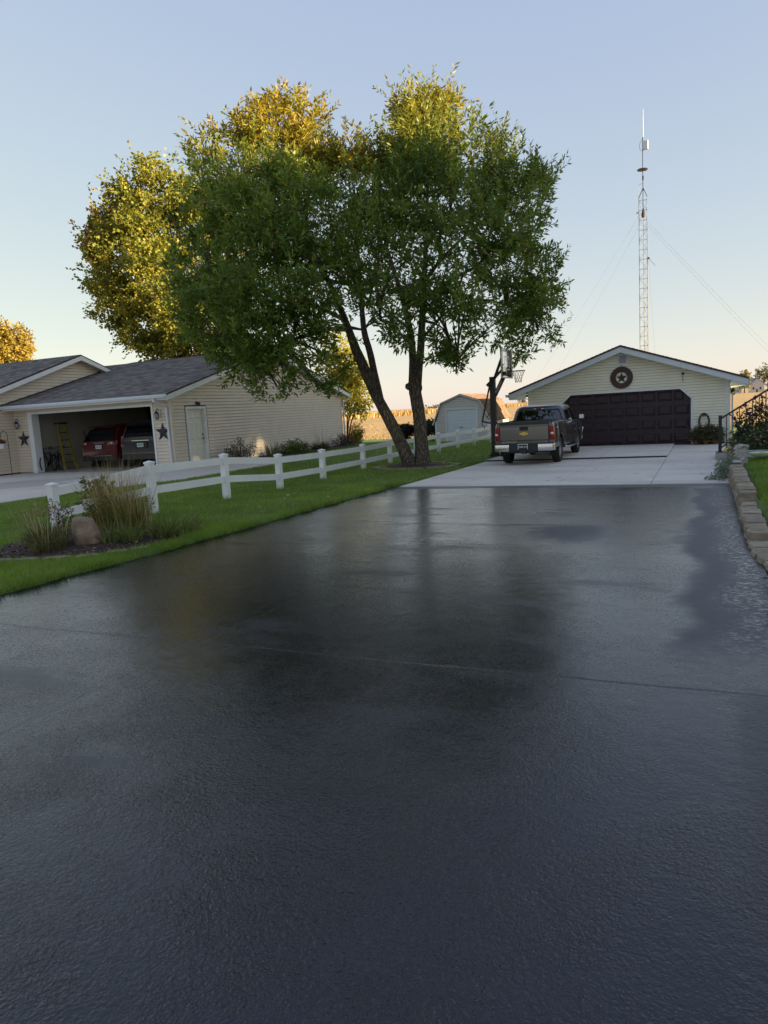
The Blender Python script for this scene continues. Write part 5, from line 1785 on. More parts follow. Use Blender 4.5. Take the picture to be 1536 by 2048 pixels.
# medallion: a ring with a star inside
md = thing('star_medallion', 'maroon metal ring with a star inside hung above the garage door', 'wall ornament', (-2.66, GY - .03, 2.27))
mb = MB()
n = 40
R0, R1 = .205, .385
vs, fs = [], []
for k in range(n):
    a = 2 * PI * k / n
    for r, y in ((R1, -.03), (R1, -.065), (R0, -.065), (R0, -.03)):
        vs.append((-2.66 + r * math.cos(a), GY + y, 2.27 + r * math.sin(a)))
for k in range(n):
    j = (k + 1) % n
    for q in range(4):
        fs.append((k * 4 + q, j * 4 + q, j * 4 + (q + 1) % 4, k * 4 + (q + 1) % 4))
mb.add(vs, fs)
mb.build('ring', 'medallion_maroon', md)
st = barn_star('star', None, (-2.66, GY - .04, 2.26), .195, None, 'bronze', th=.05)
st.parent = md
st.location = (0, -.01, -.01)
for k_ in ('label', 'category', 'group'):
    if k_ in st:
        del st[k_]
mb = MB()
for r in (.0, ):
    mb.tube([(-2.66 + .2 * math.cos(a), GY - .045, 2.27 + .2 * math.sin(a)) for a in np.linspace(0, 2 * PI, 25)], .006, 4, False)
mb.bar((-2.66, GY - .04, 2.65), (-2.66, GY - .04, 2.72), .02)
mb.build('hanger', 'black_metal', md)
# yard-light sensor with its pipe
yl = thing('wall_sensor', 'small black wall bracket with a hanging wire on the cream gable', 'wall fitting', (-.65, GY - .03, 2.2))
mb = MB()
mb.ell((-.65, GY - .07, 2.27), (.05, .045, .04), 10, 6)
mb.build('head', 'black_metal', yl, True)
MB().tube([(-.65, GY - .05, 2.25), (-.66, GY - .05, 2.1), (-.65, GY - .045, 1.98)], .008, 5).build('wire', 'dark_metal', yl)
# coach lamp on the right-hand corner
cl = thing('corner_lantern', 'small dark coach lamp under the right eave of the cream garage', 'wall lamp', (GX1 + .05, GY + .4, 1.55))
mb = MB()
mb.box(GX1 + .03, GX1 + .06, GY + .34, GY + .46, 1.5, 1.68)
mb.lathe([(.02, 1.70), (.075, 1.62), (.06, 1.48), (.03, 1.44)], 8, (GX1 + .13, GY + .4, 0))
mb.build('lamp_body', 'bronze', cl)
# outlets and meter
ob = thing('electrical_outlet', 'pair of small grey outlet boxes on the cream siding beside the maroon door', 'outlet', (-.22, GY - .03, .42))
MB().cbox(-.30, -.20, GY - .075, GY - .02, .33, .52, .01).build('box', 'white_trim', ob)
MB().cbox(-.15, -.05, GY - .075, GY - .02, .30, .50, .01).build('box', 'galv_steel', ob)
# hose on its hanger
hs = thing('garden_hose', 'coiled garden hose hanging on the cream siding above the potted shrub', 'hose', (.02, GY - .05, .6))
for k in range(4):
    mb = MB()
    rx, rz = .13 + .015 * k, .25 + .012 * k
    mb.tube([(.02 + rx * math.cos(a), GY - .06 - .018 * k, .60 + rz * math.sin(a)) for a in np.linspace(0, 2 * PI, 25)], .011, 6, False)
    mb.build('coil', 'hose_green', hs)
MB().box(-.02, .06, GY - .12, GY - .02, .80, .90).build('hanger', 'black_metal', hs)
pot = shrub('potted_shrub', 'brownish green potted shrub against the cream garage beside the maroon door', 'shrub', (.10, GY - .35, -.03),
            [(0, 0, .22, .50, .28, .24), (-.28, 0, .14, .25, .2, .18), (.28, 0, .16, .25, .22, .2)], 560, 8, .075, .03, [(.07, .08, .03), (.11, .09, .045), (.055, .075, .025), (.15, .11, .06)], 'leaf_dark', 41)
mb = MB()
for k, xx in enumerate((-.22, .08, .36)):
    mb.lathe([(.08, -.16), (.11, -.04), (.12, -.04), (.12, -.02), (.10, -.02)], 12, (xx, GY - .35, 0))
mb.build('pot', 'terracotta', pot)

# ---------------------------------------------------------------- lattice tower behind it
TX, TY = -2.36, 44.2
k_ = (TY) / 34.0
tower = thing('radio_tower', 'slender guyed lattice radio mast behind the cream garage', 'tower', (-3.0, TY, -.4))
TX = -2.36 * k_
sc_ = k_
TZ = lambda z: 1.6 + (z - 1.6) * k_
a_ = .165 * sc_
legs = [(TX - a_, TY - .1), (TX + a_, TY - .1), (TX + .0, TY + .2)]
ztop = TZ(9.85)
for (x, y) in legs:
    MB().tube([(x, y, -.6), (x, y, ztop), ], .016, 6).build('leg', 'tower_steel', tower)
for (x, y) in legs:
    MB().tube([(x, y, ztop), (TX + (x - TX) * .5, TY + (y - TY) * .5, TZ(10.05)), (TX, TY, TZ(10.25))], .020, 6).build('top_strut', 'tower_steel', tower)
stepz = .52
nz = int((ztop + .4) / stepz)
mb = MB()
for i in range(nz + 1):
    z = -.3 + i * stepz
    for q in range(3):
        p, r = legs[q], legs[(q + 1) % 3]
        mb.tube([(p[0], p[1], z), (r[0], r[1], z)], .0065, 4, False)
        if z + stepz < ztop:
            z2 = z + stepz
            if i % 2:
                p, r = r, p
            mb.tube([(p[0], p[1], z), (r[0], r[1], z2)], .0055, 4, False)
o = mb.build('lattice_bracing', 'tower_steel', tower)
o['kind'] = 'stuff'
MB().tube([(TX, TY, TZ(9.3)), (TX, TY, TZ(11.9))], .028, 6).build('mast_pipe', 'dark_metal', tower)
MB().lathe([(.08, 0), (.10, .18), (.05, .42), (.03, .5)], 8, (TX, TY, TZ(9.05))).build('rotator', 'medallion_maroon', tower)
MB().lathe([(.02, -.04), (.26, -.03), (.29, .0), (.26, .03), (.02, .04)], 18, (TX - .03, TY, TZ(10.97))).build('disc_antenna', 'dark_metal', tower)
MB().lathe([(.045, 0), (.05, .22)], 8, (TX, TY, TZ(10.55))).build('coupling', 'dark_metal', tower)
MB().cbox(TX + .01, TX + .27, TY - .1, TY + .1, TZ(11.75), TZ(12.1), .02).build('radio_box', 'white_plastic', tower)
MB().tube([(TX + .01, TY, TZ(12.25)), (TX, TY, TZ(11.9))], .03, 6).build('whip_base', 'dark_metal', tower)
MB().tube([(TX + .01, TY, TZ(12.2)), (TX + .02, TY, TZ(13.35))], [.024, .012], 6).build('whip_antenna', 'white_plastic', tower)
MB().tube([(TX - .01, TY, TZ(12.2)), (TX - .17, TY, TZ(12.0)), (TX - .16, TY, TZ(11.8)), (TX - .01, TY, TZ(11.7))], .008, 4).build('coax_loop', 'black_metal', tower)
MB().tube([(TX - a_ - .02, TY - .1, TZ(9.9)), (TX - a_ - .05, TY - .1, TZ(10.35)), (TX - .02, TY - .1, TZ(10.4))], .007, 4).build('coax_loop', 'dark_metal', tower)
MB().box(TX - a_ - .14, TX - a_ - .02, TY - .14, TY - .06, TZ(9.22), TZ(9.29)).build('side_arm', 'white_plastic', tower)
MB().tube([(TX + a_, TY - .1, TZ(7.35)), (TX + a_ + .10, TY - .1, TZ(7.35))], .05, 6).build('insulator', 'black_metal', tower)
MB().tube([(TX + a_ + .08, TY - .1, TZ(7.33)), (TX + a_ + .38, TY - .1, TZ(7.02))], .009, 4).build('side_wire', 'dark_metal', tower)
for (ex, ey, zt) in ((TX + 9.5, TY - 3, 8.9), (TX + 9.2, TY - 3.3, 8.75), (TX - 8.2, TY - 1.5, 9.2), (TX - 7.0, TY - 1.2, 8.8), (TX + .4, TY + 9, 8.9)):
    s = TZ(zt)
    mid = ((TX + ex) / 2, (TY + ey) / 2, s / 2 - .35)
    mb = MB()
    mb.tube(bez((TX + (.15 if ex > TX else -.15), TY - .05, s), mid, (ex, ey, -.45), 10), .0032, 4, False)
    mb.build('guy_wire', 'tower_steel', tower)
# ---------------------------------------------------------------- gambrel shed beyond the fence
SY, SYB = 39.0, 43.6
SX0, SX1 = -13.86, -10.80
shed = thing('gambrel_shed', 'grey gambrel-roof shed with a white roll-up door beyond the white fence', 'shed', (-12.35, 39, -.4))
PK, KL, KR = (-12.36, 2.27), (-13.50, 1.84), (-11.24, 1.90)
EL, ER = (SX0 - .05, .80), (SX1 + .02, .88)
prof = [(SX0, -.45), (SX1, -.45), (SX1, .85), (KR[0] - .02, KR[1] - .03), (PK[0], PK[1] - .03), (KL[0] + .02, KL[1] - .03), (SX0, .78)]
SDX0, SDX1, SDZ = -13.19, -11.46, 1.41
mb = MB()
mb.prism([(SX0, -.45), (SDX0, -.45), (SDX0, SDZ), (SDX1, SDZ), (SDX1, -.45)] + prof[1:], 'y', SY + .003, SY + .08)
mb.build('front_wall', 'siding_gap_shade', shed)
MB().box(SX1 - .08, SX1 - .003, SY + .08, SYB, -.45, .84).build('side_wall', 'siding_cream', shed)
MB().box(SX0 + .003, SX0 + .08, SY + .08, SYB, -.45, .78).build('side_wall', 'siding_grey', shed)
MB().prism(prof, 'y', SYB - .08, SYB - .001).build('back_wall', 'siding_grey', shed)
def xl(z):
    if z < .80:
        return SX0
    if z < KL[1]:
        return SX0 + (KL[0] - SX0) * (z - .80) / (KL[1] - .80)
    return KL[0] + (PK[0] - KL[0]) * min(1, (z - KL[1]) / (PK[1] - KL[1]))
def xr(z):
    if z < .88:
        return SX1
    if z < KR[1]:
        return SX1 + (KR[0] - SX1) * (z - .88) / (KR[1] - .88)
    return KR[0] + (PK[0] - KR[0]) * min(1, (z - KR[1]) / (PK[1] - KR[1]))
def ssp(z):
    a, b = xl(z + .03) + .03 - SX0, xr(z + .03) - .03 - SX0
    if b <= a:
        return [(a, a)]
    if z < SDZ + .03:
        return [(a, SDX0 - .05 - SX0), (SDX1 + .05 - SX0, b)]
    return [(a, b)]
siding(shed, (SX0, SY, 0), (1, 0, 0), (0, -1, 0), -.33, 2.2, .128, ssp, 'siding_grey')
# ribbed right wall
for k in range(int((SYB - SY - .1) / .24)):
    y = SY + .1 + k * .24
    MB().box(SX1, SX1 + .035, y, y + .09, -.35, .80).build('batten', 'white_trim', shed)
# roof planes
srf = bpy.data.objects.new('roof', None)
COL.objects.link(srf)
srf.parent = shed
planes = [(PK, KR), (KR, (SX1 + .16, .74)), (PK, KL), (KL, (SX0 - .14, .66))]
for i, (a, b) in enumerate(planes):
    mb = MB()
    y0, y1 = SY - .10, SYB + .1
    mb.add([(a[0], y0, a[1]), (b[0], y0, b[1]), (b[0], y1, b[1]), (a[0], y1, a[1]), (a[0], y0, a[1] - .04), (b[0], y0, b[1] - .04), (b[0], y1, b[1] - .04), (a[0], y1, a[1] - .04)],
           [(0, 1, 2, 3), (7, 6, 5, 4), (0, 4, 5, 1), (2, 6, 7, 3), (1, 5, 6, 2), (0, 3, 7, 4)])
    mb.build('roof_deck', 'roof_brown', srf, off=tuple(shed.location))
    if i < 2:
        shingles('shingle_field', srf, (b[0], y0 - .01, b[1] + .003), (b[0], y1, b[1] + .003), (a[0], y0 - .01, a[1] + .004), (.13, .085, .06), (.24, .15, .10), tab=.26, expo=.15, seed=60 + i)
    mb = MB()
    mb.bar((a[0], SY - .115, a[1] - .05), (b[0], SY - .115, b[1] - .05), .03, .07)
    mb.build('rake_trim', 'siding_grey', shed)
MB().box(SX0 - .03, SX0 + .06, SY - .03, SY + .05, -.4, .8).build('corner_trim', 'white_trim', shed)
MB().box(SX1 - .06, SX1 + .03, SY - .03, SY + .05, -.4, .86).build('corner_trim', 'white_trim', shed)
MB().box(SX1 + .0, SX1 + .13, SY, SYB, .70, .745).build('soffit', 'white_trim', shed)
# roll-up door
rd = MB().box(SDX0 + .01, SDX1 - .01, SY + .03, SY + .06, -.40, SDZ).build('roll_up_door', 'fascia_white', shed)
n = 9
for k in range(n):
    z = -.38 + k * (SDZ + .37) / n
    zz = z + (SDZ + .37) / n - .014
    MB().hexa([(SDX0 + .02, SY + .002, z), (SDX1 - .02, SY + .002, z), (SDX1 - .02, SY + .029, z), (SDX0 + .02, SY + .029, z), (SDX0 + .02, SY + .012, zz), (SDX1 - .02, SY + .012, zz), (SDX1 - .02, SY + .029, zz), (SDX0 + .02, SY + .029, zz)]).build('door_slat', 'fascia_white', rd)
MB().box(-12.42, -12.28, SY - .03, SY + .0, .42, .45).build('door_handle', 'black_metal', rd)
for x0, x1 in ((SDX0 - .06, SDX0 + .01), (SDX1 - .01, SDX1 + .06)):
    MB().box(x0, x1, SY - .032, SY + .03, -.4, SDZ + .05).build('door_casing', 'white_trim', shed)
MB().box(SDX0 + .01, SDX1 - .01, SY - .031, SY + .03, SDZ + .001, SDZ + .05).build('door_casing', 'white_trim', shed)
# dark clipped shrubs on the edge of the field
def clipped(label, x, y, r, h, seed):
    z0 = G(x, y)
    return shrub('clipped_shrub', label, 'shrub', (x, y, z0), [(0, 0, h * .72, r, r, h * .34), (0, 0, h * .45, r * .72, r * .72, h * .34), (r * .3, 0, h * .7, r * .7, r * .7, h * .32)],
                 560, 9, .10, .06, [(.012, .018, .008), (.018, .026, .010), (.022, .022, .012)], 'leaf_dark', seed, 'clipped dark shrubs by the field', sr=.03, spread=.13, shell=.25)
clipped('dark clipped shrub seen left of the leaning ash stem', -16.75, 41.3, .62, 1.0, 51)
clipped('dark clipped shrub framed between the two ash stems', -15.75, 41.9, .78, 1.12, 52)
clipped('dark clipped shrub against the left wall of the grey shed', -14.25, 40.6, .62, 1.28, 53)
# ---------------------------------------------------------------- vehicles
def text_mesh(body, size, ext=.002):
    cu = bpy.data.curves.new('t', 'FONT')
    cu.body = body
    cu.size = size
    cu.extrude = ext
    cu.align_x = 'CENTER'
    cu.align_y = 'CENTER'
    ob_ = bpy.data.objects.new('t', cu)
    COL.objects.link(ob_)
    dg = bpy.context.evaluated_depsgraph_get()
    me = bpy.data.meshes.new_from_object(ob_.evaluated_get(dg))
    bpy.data.objects.remove(ob_)
    return me
def text_obj(name, body, size, c, m, parent, width=None, rot=None):
    """lettering facing -Y, centred on c (world)"""
    me = text_mesh(body, size)
    vs = np.array([v.co[:] for v in me.vertices])
    if width:
        vs[:, 0] *= width / max(1e-6, (vs[:, 0].max() - vs[:, 0].min()))
    o = Vector((0, 0, 0))
    p = parent
    while p is not None:
        o += p.location
        p = p.parent
    c = Vector(c) - o
    if rot is None:
        for v, q in zip(me.vertices, vs):
            v.co = (c.x + q[0], c.y - q[2], c.z + q[1])
    else:
        R3 = rot
        for v, q in zip(me.vertices, vs):
            v.co = c + R3 @ Vector(q)
    me.materials.clear()
    me.materials.append(MATS[m])
    ob_ = bpy.data.objects.new(name, me)
    COL.objects.link(ob_)
    ob_.parent = parent
    return ob_

def wheel(parent, x, y, z, R, w, side, spokes=6):
    """side=+1: outer face looks to +X"""
    wh = bpy.data.objects.new('wheel', None)
    COL.objects.link(wh)
    wh.parent = parent
    mb = MB()
    h = w / 2
    pr = [(R * .64, -h * .85), (R * .80, -h), (R * .95, -h * .9), (R, -h * .55), (R, h * .55), (R * .95, h * .9), (R * .80, h), (R * .64, h * .85)]
    pr = [(r, q * side) for r, q in pr]
    o = len(mb.v)
    mb.lathe(pr + [pr[0]], 28, (x, y, z), 'x')
    mb.build('tyre', 'rubber', wh, True, off=tuple(parent.location))
    mb = MB()
    f = h * .72 * side
    mb.lathe([(R * .655, -h * .8 * side), (R * .655, f), (R * .60, f * .96), (R * .58, f * .45), (R * .1, f * .4)], 24, (x, y, z), 'x')
    for k in range(spokes):
        a = 2 * PI * k / spokes
        d = Vector((0, math.cos(a), math.sin(a)))
        mb.bar(Vector((x + f * .8, y, z)) + d * R * .08, Vector((x + f * .72, y, z)) + d * R * .60, R * .16, h * .45, up=(1, 0, 0))
    mb.lathe([(R * .17, f * .5), (R * .17, f), (R * .08, f * 1.08)], 12, (x, y, z), 'x')
    mb.build('rim', 'alloy', wh, True, off=tuple(parent.location))
    mb = MB()
    mb.lathe([(R * .57, f * .3), (R * .57, f * .38)], 20, (x, y, z), 'x')
    mb.build('brake_disc', 'dark_metal', wh, off=tuple(parent.location))
    return wh

# --- pickup on the concrete pad
TXC, TY0, TZ0 = -4.505, 19.86, -.125
tk = thing('pickup_truck', 'dark bronze-grey pickup truck parked facing the maroon garage door', 'pickup truck', (TXC, TY0 + 2.6, TZ0))
def T(x, y, z):
    return (TXC + x, TY0 + y, TZ0 + z)
HW, RA, FA, TR = .83, 1.02, 4.22, .362
def tk_top(y):
    return float(np.interp(y, [0, 1.92, 2.0, 3.95, 4.1, 4.9, 5.12, 5.2], [1.185, 1.19, 1.15, 1.13, 1.12, 1.05, .98, .9]))
def tk_bot(y):
    b = float(np.interp(y, [0, .3, 2.0, 3.7, 4.9, 5.2], [.52, .45, .42, .42, .42, .46]))
    for c in (RA, FA):
        if abs(y - c) < .455:
            b = max(b, .36 + math.sqrt(.455 ** 2 - (y - c) ** 2))
    return b
def tk_x(z, y):
    x = HW - .028 * ((z - .78) / .38) ** 2
    d = min(abs(y - RA), abs(y - FA))
    if d < .60:
        x += .022 * max(0, 1 - abs(d - .46) / .14) * (1 if z < 1.02 else 0) + (.008 if d < .5 else 0)
    if y > 4.75:
        x -= .35 * (y - 4.75) ** 2
    if y < .12:
        x -= (.12 - y) ** 2 * 2.2
    return x
ys_ = sorted(set([0.0, .03, .07, .12] + list(np.arange(.18, 5.2, .055)) + [5.2, RA - .455, RA + .455, FA - .455, FA + .455]))
fr = [0, .04, .12, .3, .5, .7, .86, .95, 1.0]
def side_skin(sg):
    mb = MB()
    rows = []
    for y in ys_:
        zb, zt = tk_bot(y), tk_top(y)
        row = []
        for f in fr:
            z = zb + (zt - zb) * f
            x = tk_x(z, y)
            if f == 1.0:
                x -= .055
            elif f >= .95:
                x -= .016
            if f == 0:
                x -= .03
            row.append(T(sg * x, y, z))
        rows.append(row)
    nf = len(fr)
    vs = [p for r in rows for p in r]
    fs = []
    for j in range(len(rows) - 1):
        for i in range(nf - 1):
            a = j * nf + i
            fs.append((a, a + 1, a + nf + 1, a + nf))
    mb.add(vs, fs)
    return mb
body = side_skin(1)
body.v, body.f = body.v, body.f
b2 = side_skin(-1)
body.add(b2.v, b2.f)
# rear corner posts, hood, nose
for sg in (1, -1):
    zs = np.linspace(.52, 1.185, 9)
    for z0, z1 in zip(zs[:-1], zs[1:]):
        x0a, x1a = .685, tk_x(z0, 0) - (.03 if z0 < .53 else 0)
        x0b, x1b = .685, tk_x(z1, 0) - (.055 if z1 > 1.18 else 0)
        body.add([T(sg * x0a, 0, z0), T(sg * x1a, 0, z0), T(sg * x1b, 0, z1), T(sg * x0b, 0, z1)], [(0, 1, 2, 3)])
    body.add([T(sg * .685, 0, .52), T(sg * .685, 0, 1.185), T(sg * .685, .2, 1.185), T(sg * .685, .2, .52)], [(0, 1, 2, 3)])
hood = []
for y in np.linspace(4.0, 5.2, 9):
    zt = tk_top(y)
    hood.append([T(s_ * (tk_x(zt, y) - .055), y, zt + c_) for s_, c_ in ((-1, 0), (-.8, .03), (-.45, .045), (0, .05), (.45, .045), (.8, .03), (1, 0))])
vs = [p for r in hood for p in r]
body.add(vs, [(j * 7 + i, j * 7 + i + 1, j * 7 + i + 8, j * 7 + i + 7) for j in range(8) for i in range(6)])
body.add([T(-.72, 5.2, .46), T(.72, 5.2, .46), T(.74, 5.2, .95), T(-.74, 5.2, .95)], [(0, 1, 2, 3)])
# cab shell: belt strip, roof and pillars
def ring(hw, yb, yf, z, c):
    return [T(hw - c, yb, z), T(hw, yb + c, z), T(hw, yf - c, z), T(hw - c, yf, z), T(-hw + c, yf, z), T(-hw, yf - c, z), T(-hw, yb + c, z), T(-hw + c, yb, z)]
rs = [ring(.690, 2.055, 3.50, 1.475, .09), ring(.675, 2.07, 3.44, 1.53, .10), ring(.645, 2.11, 3.36, 1.575, .12), ring(.57, 2.22, 3.22, 1.605, .12), ring(.3, 2.5, 3.0, 1.62, .1)]
vs = [p for r in rs for p in r]
fs = [tuple(range(32, 40))]
for k in range(4):
    for i in range(8):
        fs.append((k * 8 + i, k * 8 + (i + 1) % 8, k * 8 + 8 + (i + 1) % 8, k * 8 + 8 + i))
body.add(vs, fs)
for sg in (1, -1):
    def P4(xb, yb0, yb1, zb, xt, yt0, yt1, zt, th=.035):
        body.hexa([T(sg * (xb - th), yb0, zb), T(sg * xb, yb0, zb), T(sg * xb, yb1, zb), T(sg * (xb - th), yb1, zb), T(sg * (xt - th), yt0, zt), T(sg * xt, yt0, zt), T(sg * xt, yt1, zt), T(sg * (xt - th), yt1, zt)])
    P4(.800, 1.95, 2.22, 1.10, .690, 2.07, 2.26, 1.49, .10)     # C pillar
    P4(.800, 2.95, 3.10, 1.10, .690, 2.86, 2.98, 1.49)          # B pillar
    P4(.795, 4.00, 4.12, 1.10, .690, 3.40, 3.50, 1.49, .06)     # A pillar
body.hexa([T(-.75, 1.945, .95), T(.75, 1.945, .95), T(.75, 2.0, .95), T(-.75, 2.0, .95), T(-.79, 1.945, 1.165), T(.79, 1.945, 1.165), T(.79, 2.0, 1.165), T(-.79, 2.0, 1.165)])
bo = body.build('body', 'truck_paint', tk, True)
# underbody and wells
mb = MB()
mb.box(*[TXC - .62, TXC + .62, TY0 + .1, TY0 + 5.1, TZ0 + .34, TZ0 + .55])
mb.box(TXC - .80, TXC + .80, TY0 + 1.55, TY0 + 3.68, TZ0 + .42, TZ0 + .7)
for c in (RA, FA):
    for sg in (1, -1):
        x0, x1 = sorted((TXC + sg * .50, TXC + sg * .60))
        mb.box(x0, x1, TY0 + c - .5, TY0 + c + .5, TZ0 + .4, TZ0 + .9)
    mb.box(TXC - .79, TXC + .79, TY0 + c - .46, TY0 + c + .46, TZ0 + .825, TZ0 + .86)
mb.tube([T(-.6, RA, .36), T(.6, RA, .36)], .06, 8)
mb.ell(T(0, RA, .34), (.13, .13, .13), 8, 6)
mb.tube([T(.45, .2, .40), T(.45, 1.0, .40)], .05, 8)
mb.tube([T(.35, .02, .40), T(.1, .6, .40)], .045, 8)
mb.build('underbody', 'plastic_black', tk)
# bed
mb = MB()
mb.box(TXC - .70, TXC + .70, TY0 + .06, TY0 + 1.93, TZ0 + .70, TZ0 + .74)
mb.box(TXC - .74, TXC - .70, TY0 + .06, TY0 + 1.93, TZ0 + .70, TZ0 + 1.17)
mb.box(TXC + .70, TXC + .74, TY0 + .06, TY0 + 1.93, TZ0 + .70, TZ0 + 1.17)
mb.build('bed', 'bed_liner', tk)
mb = MB()
for sg in (1, -1):
    x0, x1 = sorted((TXC + sg * .69, TXC + sg * .775))
    mb.box(x0, x1, TY0 + .02, TY0 + 1.93, TZ0 + 1.172, TZ0 + 1.197)
mb.build('bed_rail_cap', 'plastic_black', tk)
# tailgate
mb = MB()
mb.cbox(TXC - .675, TXC + .675, TY0 - .022, TY0 + .05, TZ0 + .605, TZ0 + 1.13, .012)
tg = mb.build('tailgate', 'truck_paint', tk)
mb = MB()
mb.hexa([T(-.66, -.034, .70), T(.66, -.034, .70), T(.66, -.0225, .68), T(-.66, -.0225, .68), T(-.66, -.030, 1.02), T(.66, -.030, 1.02), T(.66, -.0225, 1.05), T(-.66, -.0225, 1.05)])
mb.build('tailgate_skin', 'truck_paint', tg)
mb = MB()
mb.hexa([T(-.68, -.05, 1.13), T(.68, -.05, 1.13), T(.68, .06, 1.13), T(-.68, .06, 1.13), T(-.675, -.035, 1.20), T(.675, -.035, 1.20), T(.675, .05, 1.205), T(-.675, .05, 1.205)])
mb.build('tailgate_cap', 'plastic_black', tg)
mb = MB()
mb.cbox(TXC - .115, TXC + .115, TY0 - .046, TY0 - .030, TZ0 + .965, TZ0 + 1.065, .012)
hd = mb.build('handle_bezel', 'plastic_black', tg)
mb = MB()
mb.cbox(TXC - .085, TXC + .085, TY0 - .064, TY0 - .0465, TZ0 + 1.005, TZ0 + 1.05, .01)
mb.build('handle', 'plastic_black', tg)
# gold cross-shaped emblem
mb = MB()
em = [(-.115, -.028), (-.045, -.028), (-.05, -.045), (.045, -.045), (.042, -.028), (.105, -.028), (.12, .026), (.05, .026), (.053, .045), (-.042, .045), (-.045, .026), (-.105, .026)]
mb.prism([(TXC + .0 + a, TZ0 + .875 + b) for a, b in em], 'y', TY0 - .052, TY0 - .034)
mb.build('emblem', 'gold', tg)
text_obj('lettering', 'SILVERADO', .055, T(-.415, -.036, .655), 'chrome', tg, .40)
text_obj('lettering', 'LT', .03, T(.60, -.037, .655), 'chrome', tg)
# tail lamps
for sg in (1, -1):
    mb = MB()
    zs = np.linspace(.69, 1.055, 9)
    vs, fs = [], []
    for z in zs:
        t = (z - .69) / .365
        bul = .10 * math.sin(PI * min(1, max(0, t * .95 + .05)))
        xo = tk_x(z, .05)
        vs += [T(sg * .690, -.012, z), T(sg * .75, -.030, z), T(sg * (xo - .015), -.012, z), T(sg * (xo + .010), .04, z), T(sg * (xo + .012), .08 + bul, z), T(sg * (xo - .03), .09 + bul, z)]
    for j in range(8):
        for i in range(5):
            a = j * 6 + i
            fs.append((a, a + 1, a + 7, a + 6))
    fs += [(5, 4, 3, 2, 1, 0), (48, 49, 50, 51, 52, 53)]
    mb.add(vs, fs)
    tl = mb.build('tail_lamp', 'lamp_red', tk, True)
    mb = MB()
    mb.ell(T(sg * .765, -.020, .865), (.045, .014, .035), 10, 6)
    mb.build('reverse_lens', 'lamp_clear', tl, True)
# bumper
for sg in (1, -1):
    mb = MB()
    x0, x1 = .40, .835
    vs = []
    for x, y0 in ((x0, -.135), (.66, -.13), (.79, -.095), (x1, -.02), (x1, .12)):
        vs += [T(sg * x, y0, .405), T(sg * x, y0 - .012, .50), T(sg * x, y0, .585), T(sg * x, y0 + .05, .60)]
    fs = [(k * 4 + i, k * 4 + i + 1, k * 4 + i + 5, k * 4 + i + 4) for k in range(4) for i in range(3)]
    mb.add(vs, fs)
    mb.add([T(sg * x0, -.135, .405), T(sg * x0, -.147, .50), T(sg * x0, -.135, .585), T(sg * x0, -.02, .60), T(sg * x0, -.02, .405)], [(0, 1, 2, 3, 4)])
    mb.build('bumper_end', 'chrome', tk, True)
mb = MB()
mb.box(*[TXC - .80, TXC + .80, TY0 - .11, TY0 + .02, TZ0 + .585, TZ0 + .612])
mb.box(*[TXC - .40, TXC + .40, TY0 - .10, TY0 + .02, TZ0 + .40, TZ0 + .585])
mb.box(*[TXC - .36, TXC - .17, TY0 - .125, TY0 - .02, TZ0 + .40, TZ0 + .585])
mb.box(*[TXC + .17, TXC + .36, TY0 - .125, TY0 - .02, TZ0 + .40, TZ0 + .585])
mb.build('bumper_step', 'plastic_black', tk)
mb = MB()
mb.box(*[TXC - .07, TXC + .07, TY0 - .14, TY0 + .1, TZ0 + .33, TZ0 + .42])
mb.box(*[TXC - .30, TXC + .30, TY0 - .04, TY0 + .1, TZ0 + .34, TZ0 + .40])
mb.build('tow_hitch', 'plastic_black', tk)
# licence plate
pl = MB().box(TXC - .155, TXC + .115, TY0 - .116, TY0 - .106, TZ0 + .455, TZ0 + .60).build('licence_plate', 'plate_black', tk)
mb = MB()
c0, w_, h_ = (TXC - .02, TZ0 + .5275), .135, .0725
for x0, x1, z0, z1 in ((-w_, w_, h_ - .012, h_), (-w_, -w_ + .012, -h_, h_ - .012), (w_ - .012, w_, -h_, h_ - .012)):
    mb.box(c0[0] + x0, c0[0] + x1, TY0 - .122, TY0 - .1165, c0[1] + z0, c0[1] + z1)
mb.build('plate_frame', 'letter_white', pl)
text_obj('plate_number', 'MAR 214', .085, (c0[0], TY0 - .119, c0[1] - .012), 'letter_white', pl, .21)
# glass
mb = MB()
mb.add([T(-.70, 1.947, 1.175), T(.70, 1.947, 1.175), T(.59, 2.062, 1.475), T(-.59, 2.062, 1.475)], [(0, 1, 2, 3)])
mb.build('rear_window', 'truck_glass', tk)
mb = MB()
for a in (-.62, -.6, .6, .62):
    pass
mb.bar(T(-.70, 1.940, 1.175), T(.70, 1.940, 1.175), .02, .03)
mb.bar(T(-.59, 2.052, 1.475), T(.59, 2.052, 1.475), .02, .03)
mb.bar(T(-.70, 1.940, 1.175), T(-.59, 2.052, 1.475), .03, .02)
mb.bar(T(.70, 1.940, 1.175), T(.59, 2.052, 1.475), .03, .02)
mb.build('window_seal', 'plastic_black', tk)
for sg in (1, -1):
    mb = MB()
    mb.add([T(sg * .790, 2.20, 1.14), T(sg * .790, 2.97, 1.14), T(sg * .683, 2.88, 1.48), T(sg * .683, 2.24, 1.48)], [(0, 1, 2, 3)])
    mb.build('side_window', 'truck_glass', tk)
    mb = MB()
    mb.add([T(sg * .790, 3.08, 1.14), T(sg * .790, 4.0, 1.13), T(sg * .683, 3.42, 1.48), T(sg * .683, 2.97, 1.48)], [(0, 1, 2, 3)])
    mb.build('side_window', 'truck_glass', tk)
mb = MB()
mb.add([T(-.75, 4.08, 1.14), T(.75, 4.08, 1.14), T(.64, 3.46, 1.49), T(-.64, 3.46, 1.49)], [(0, 1, 2, 3)])
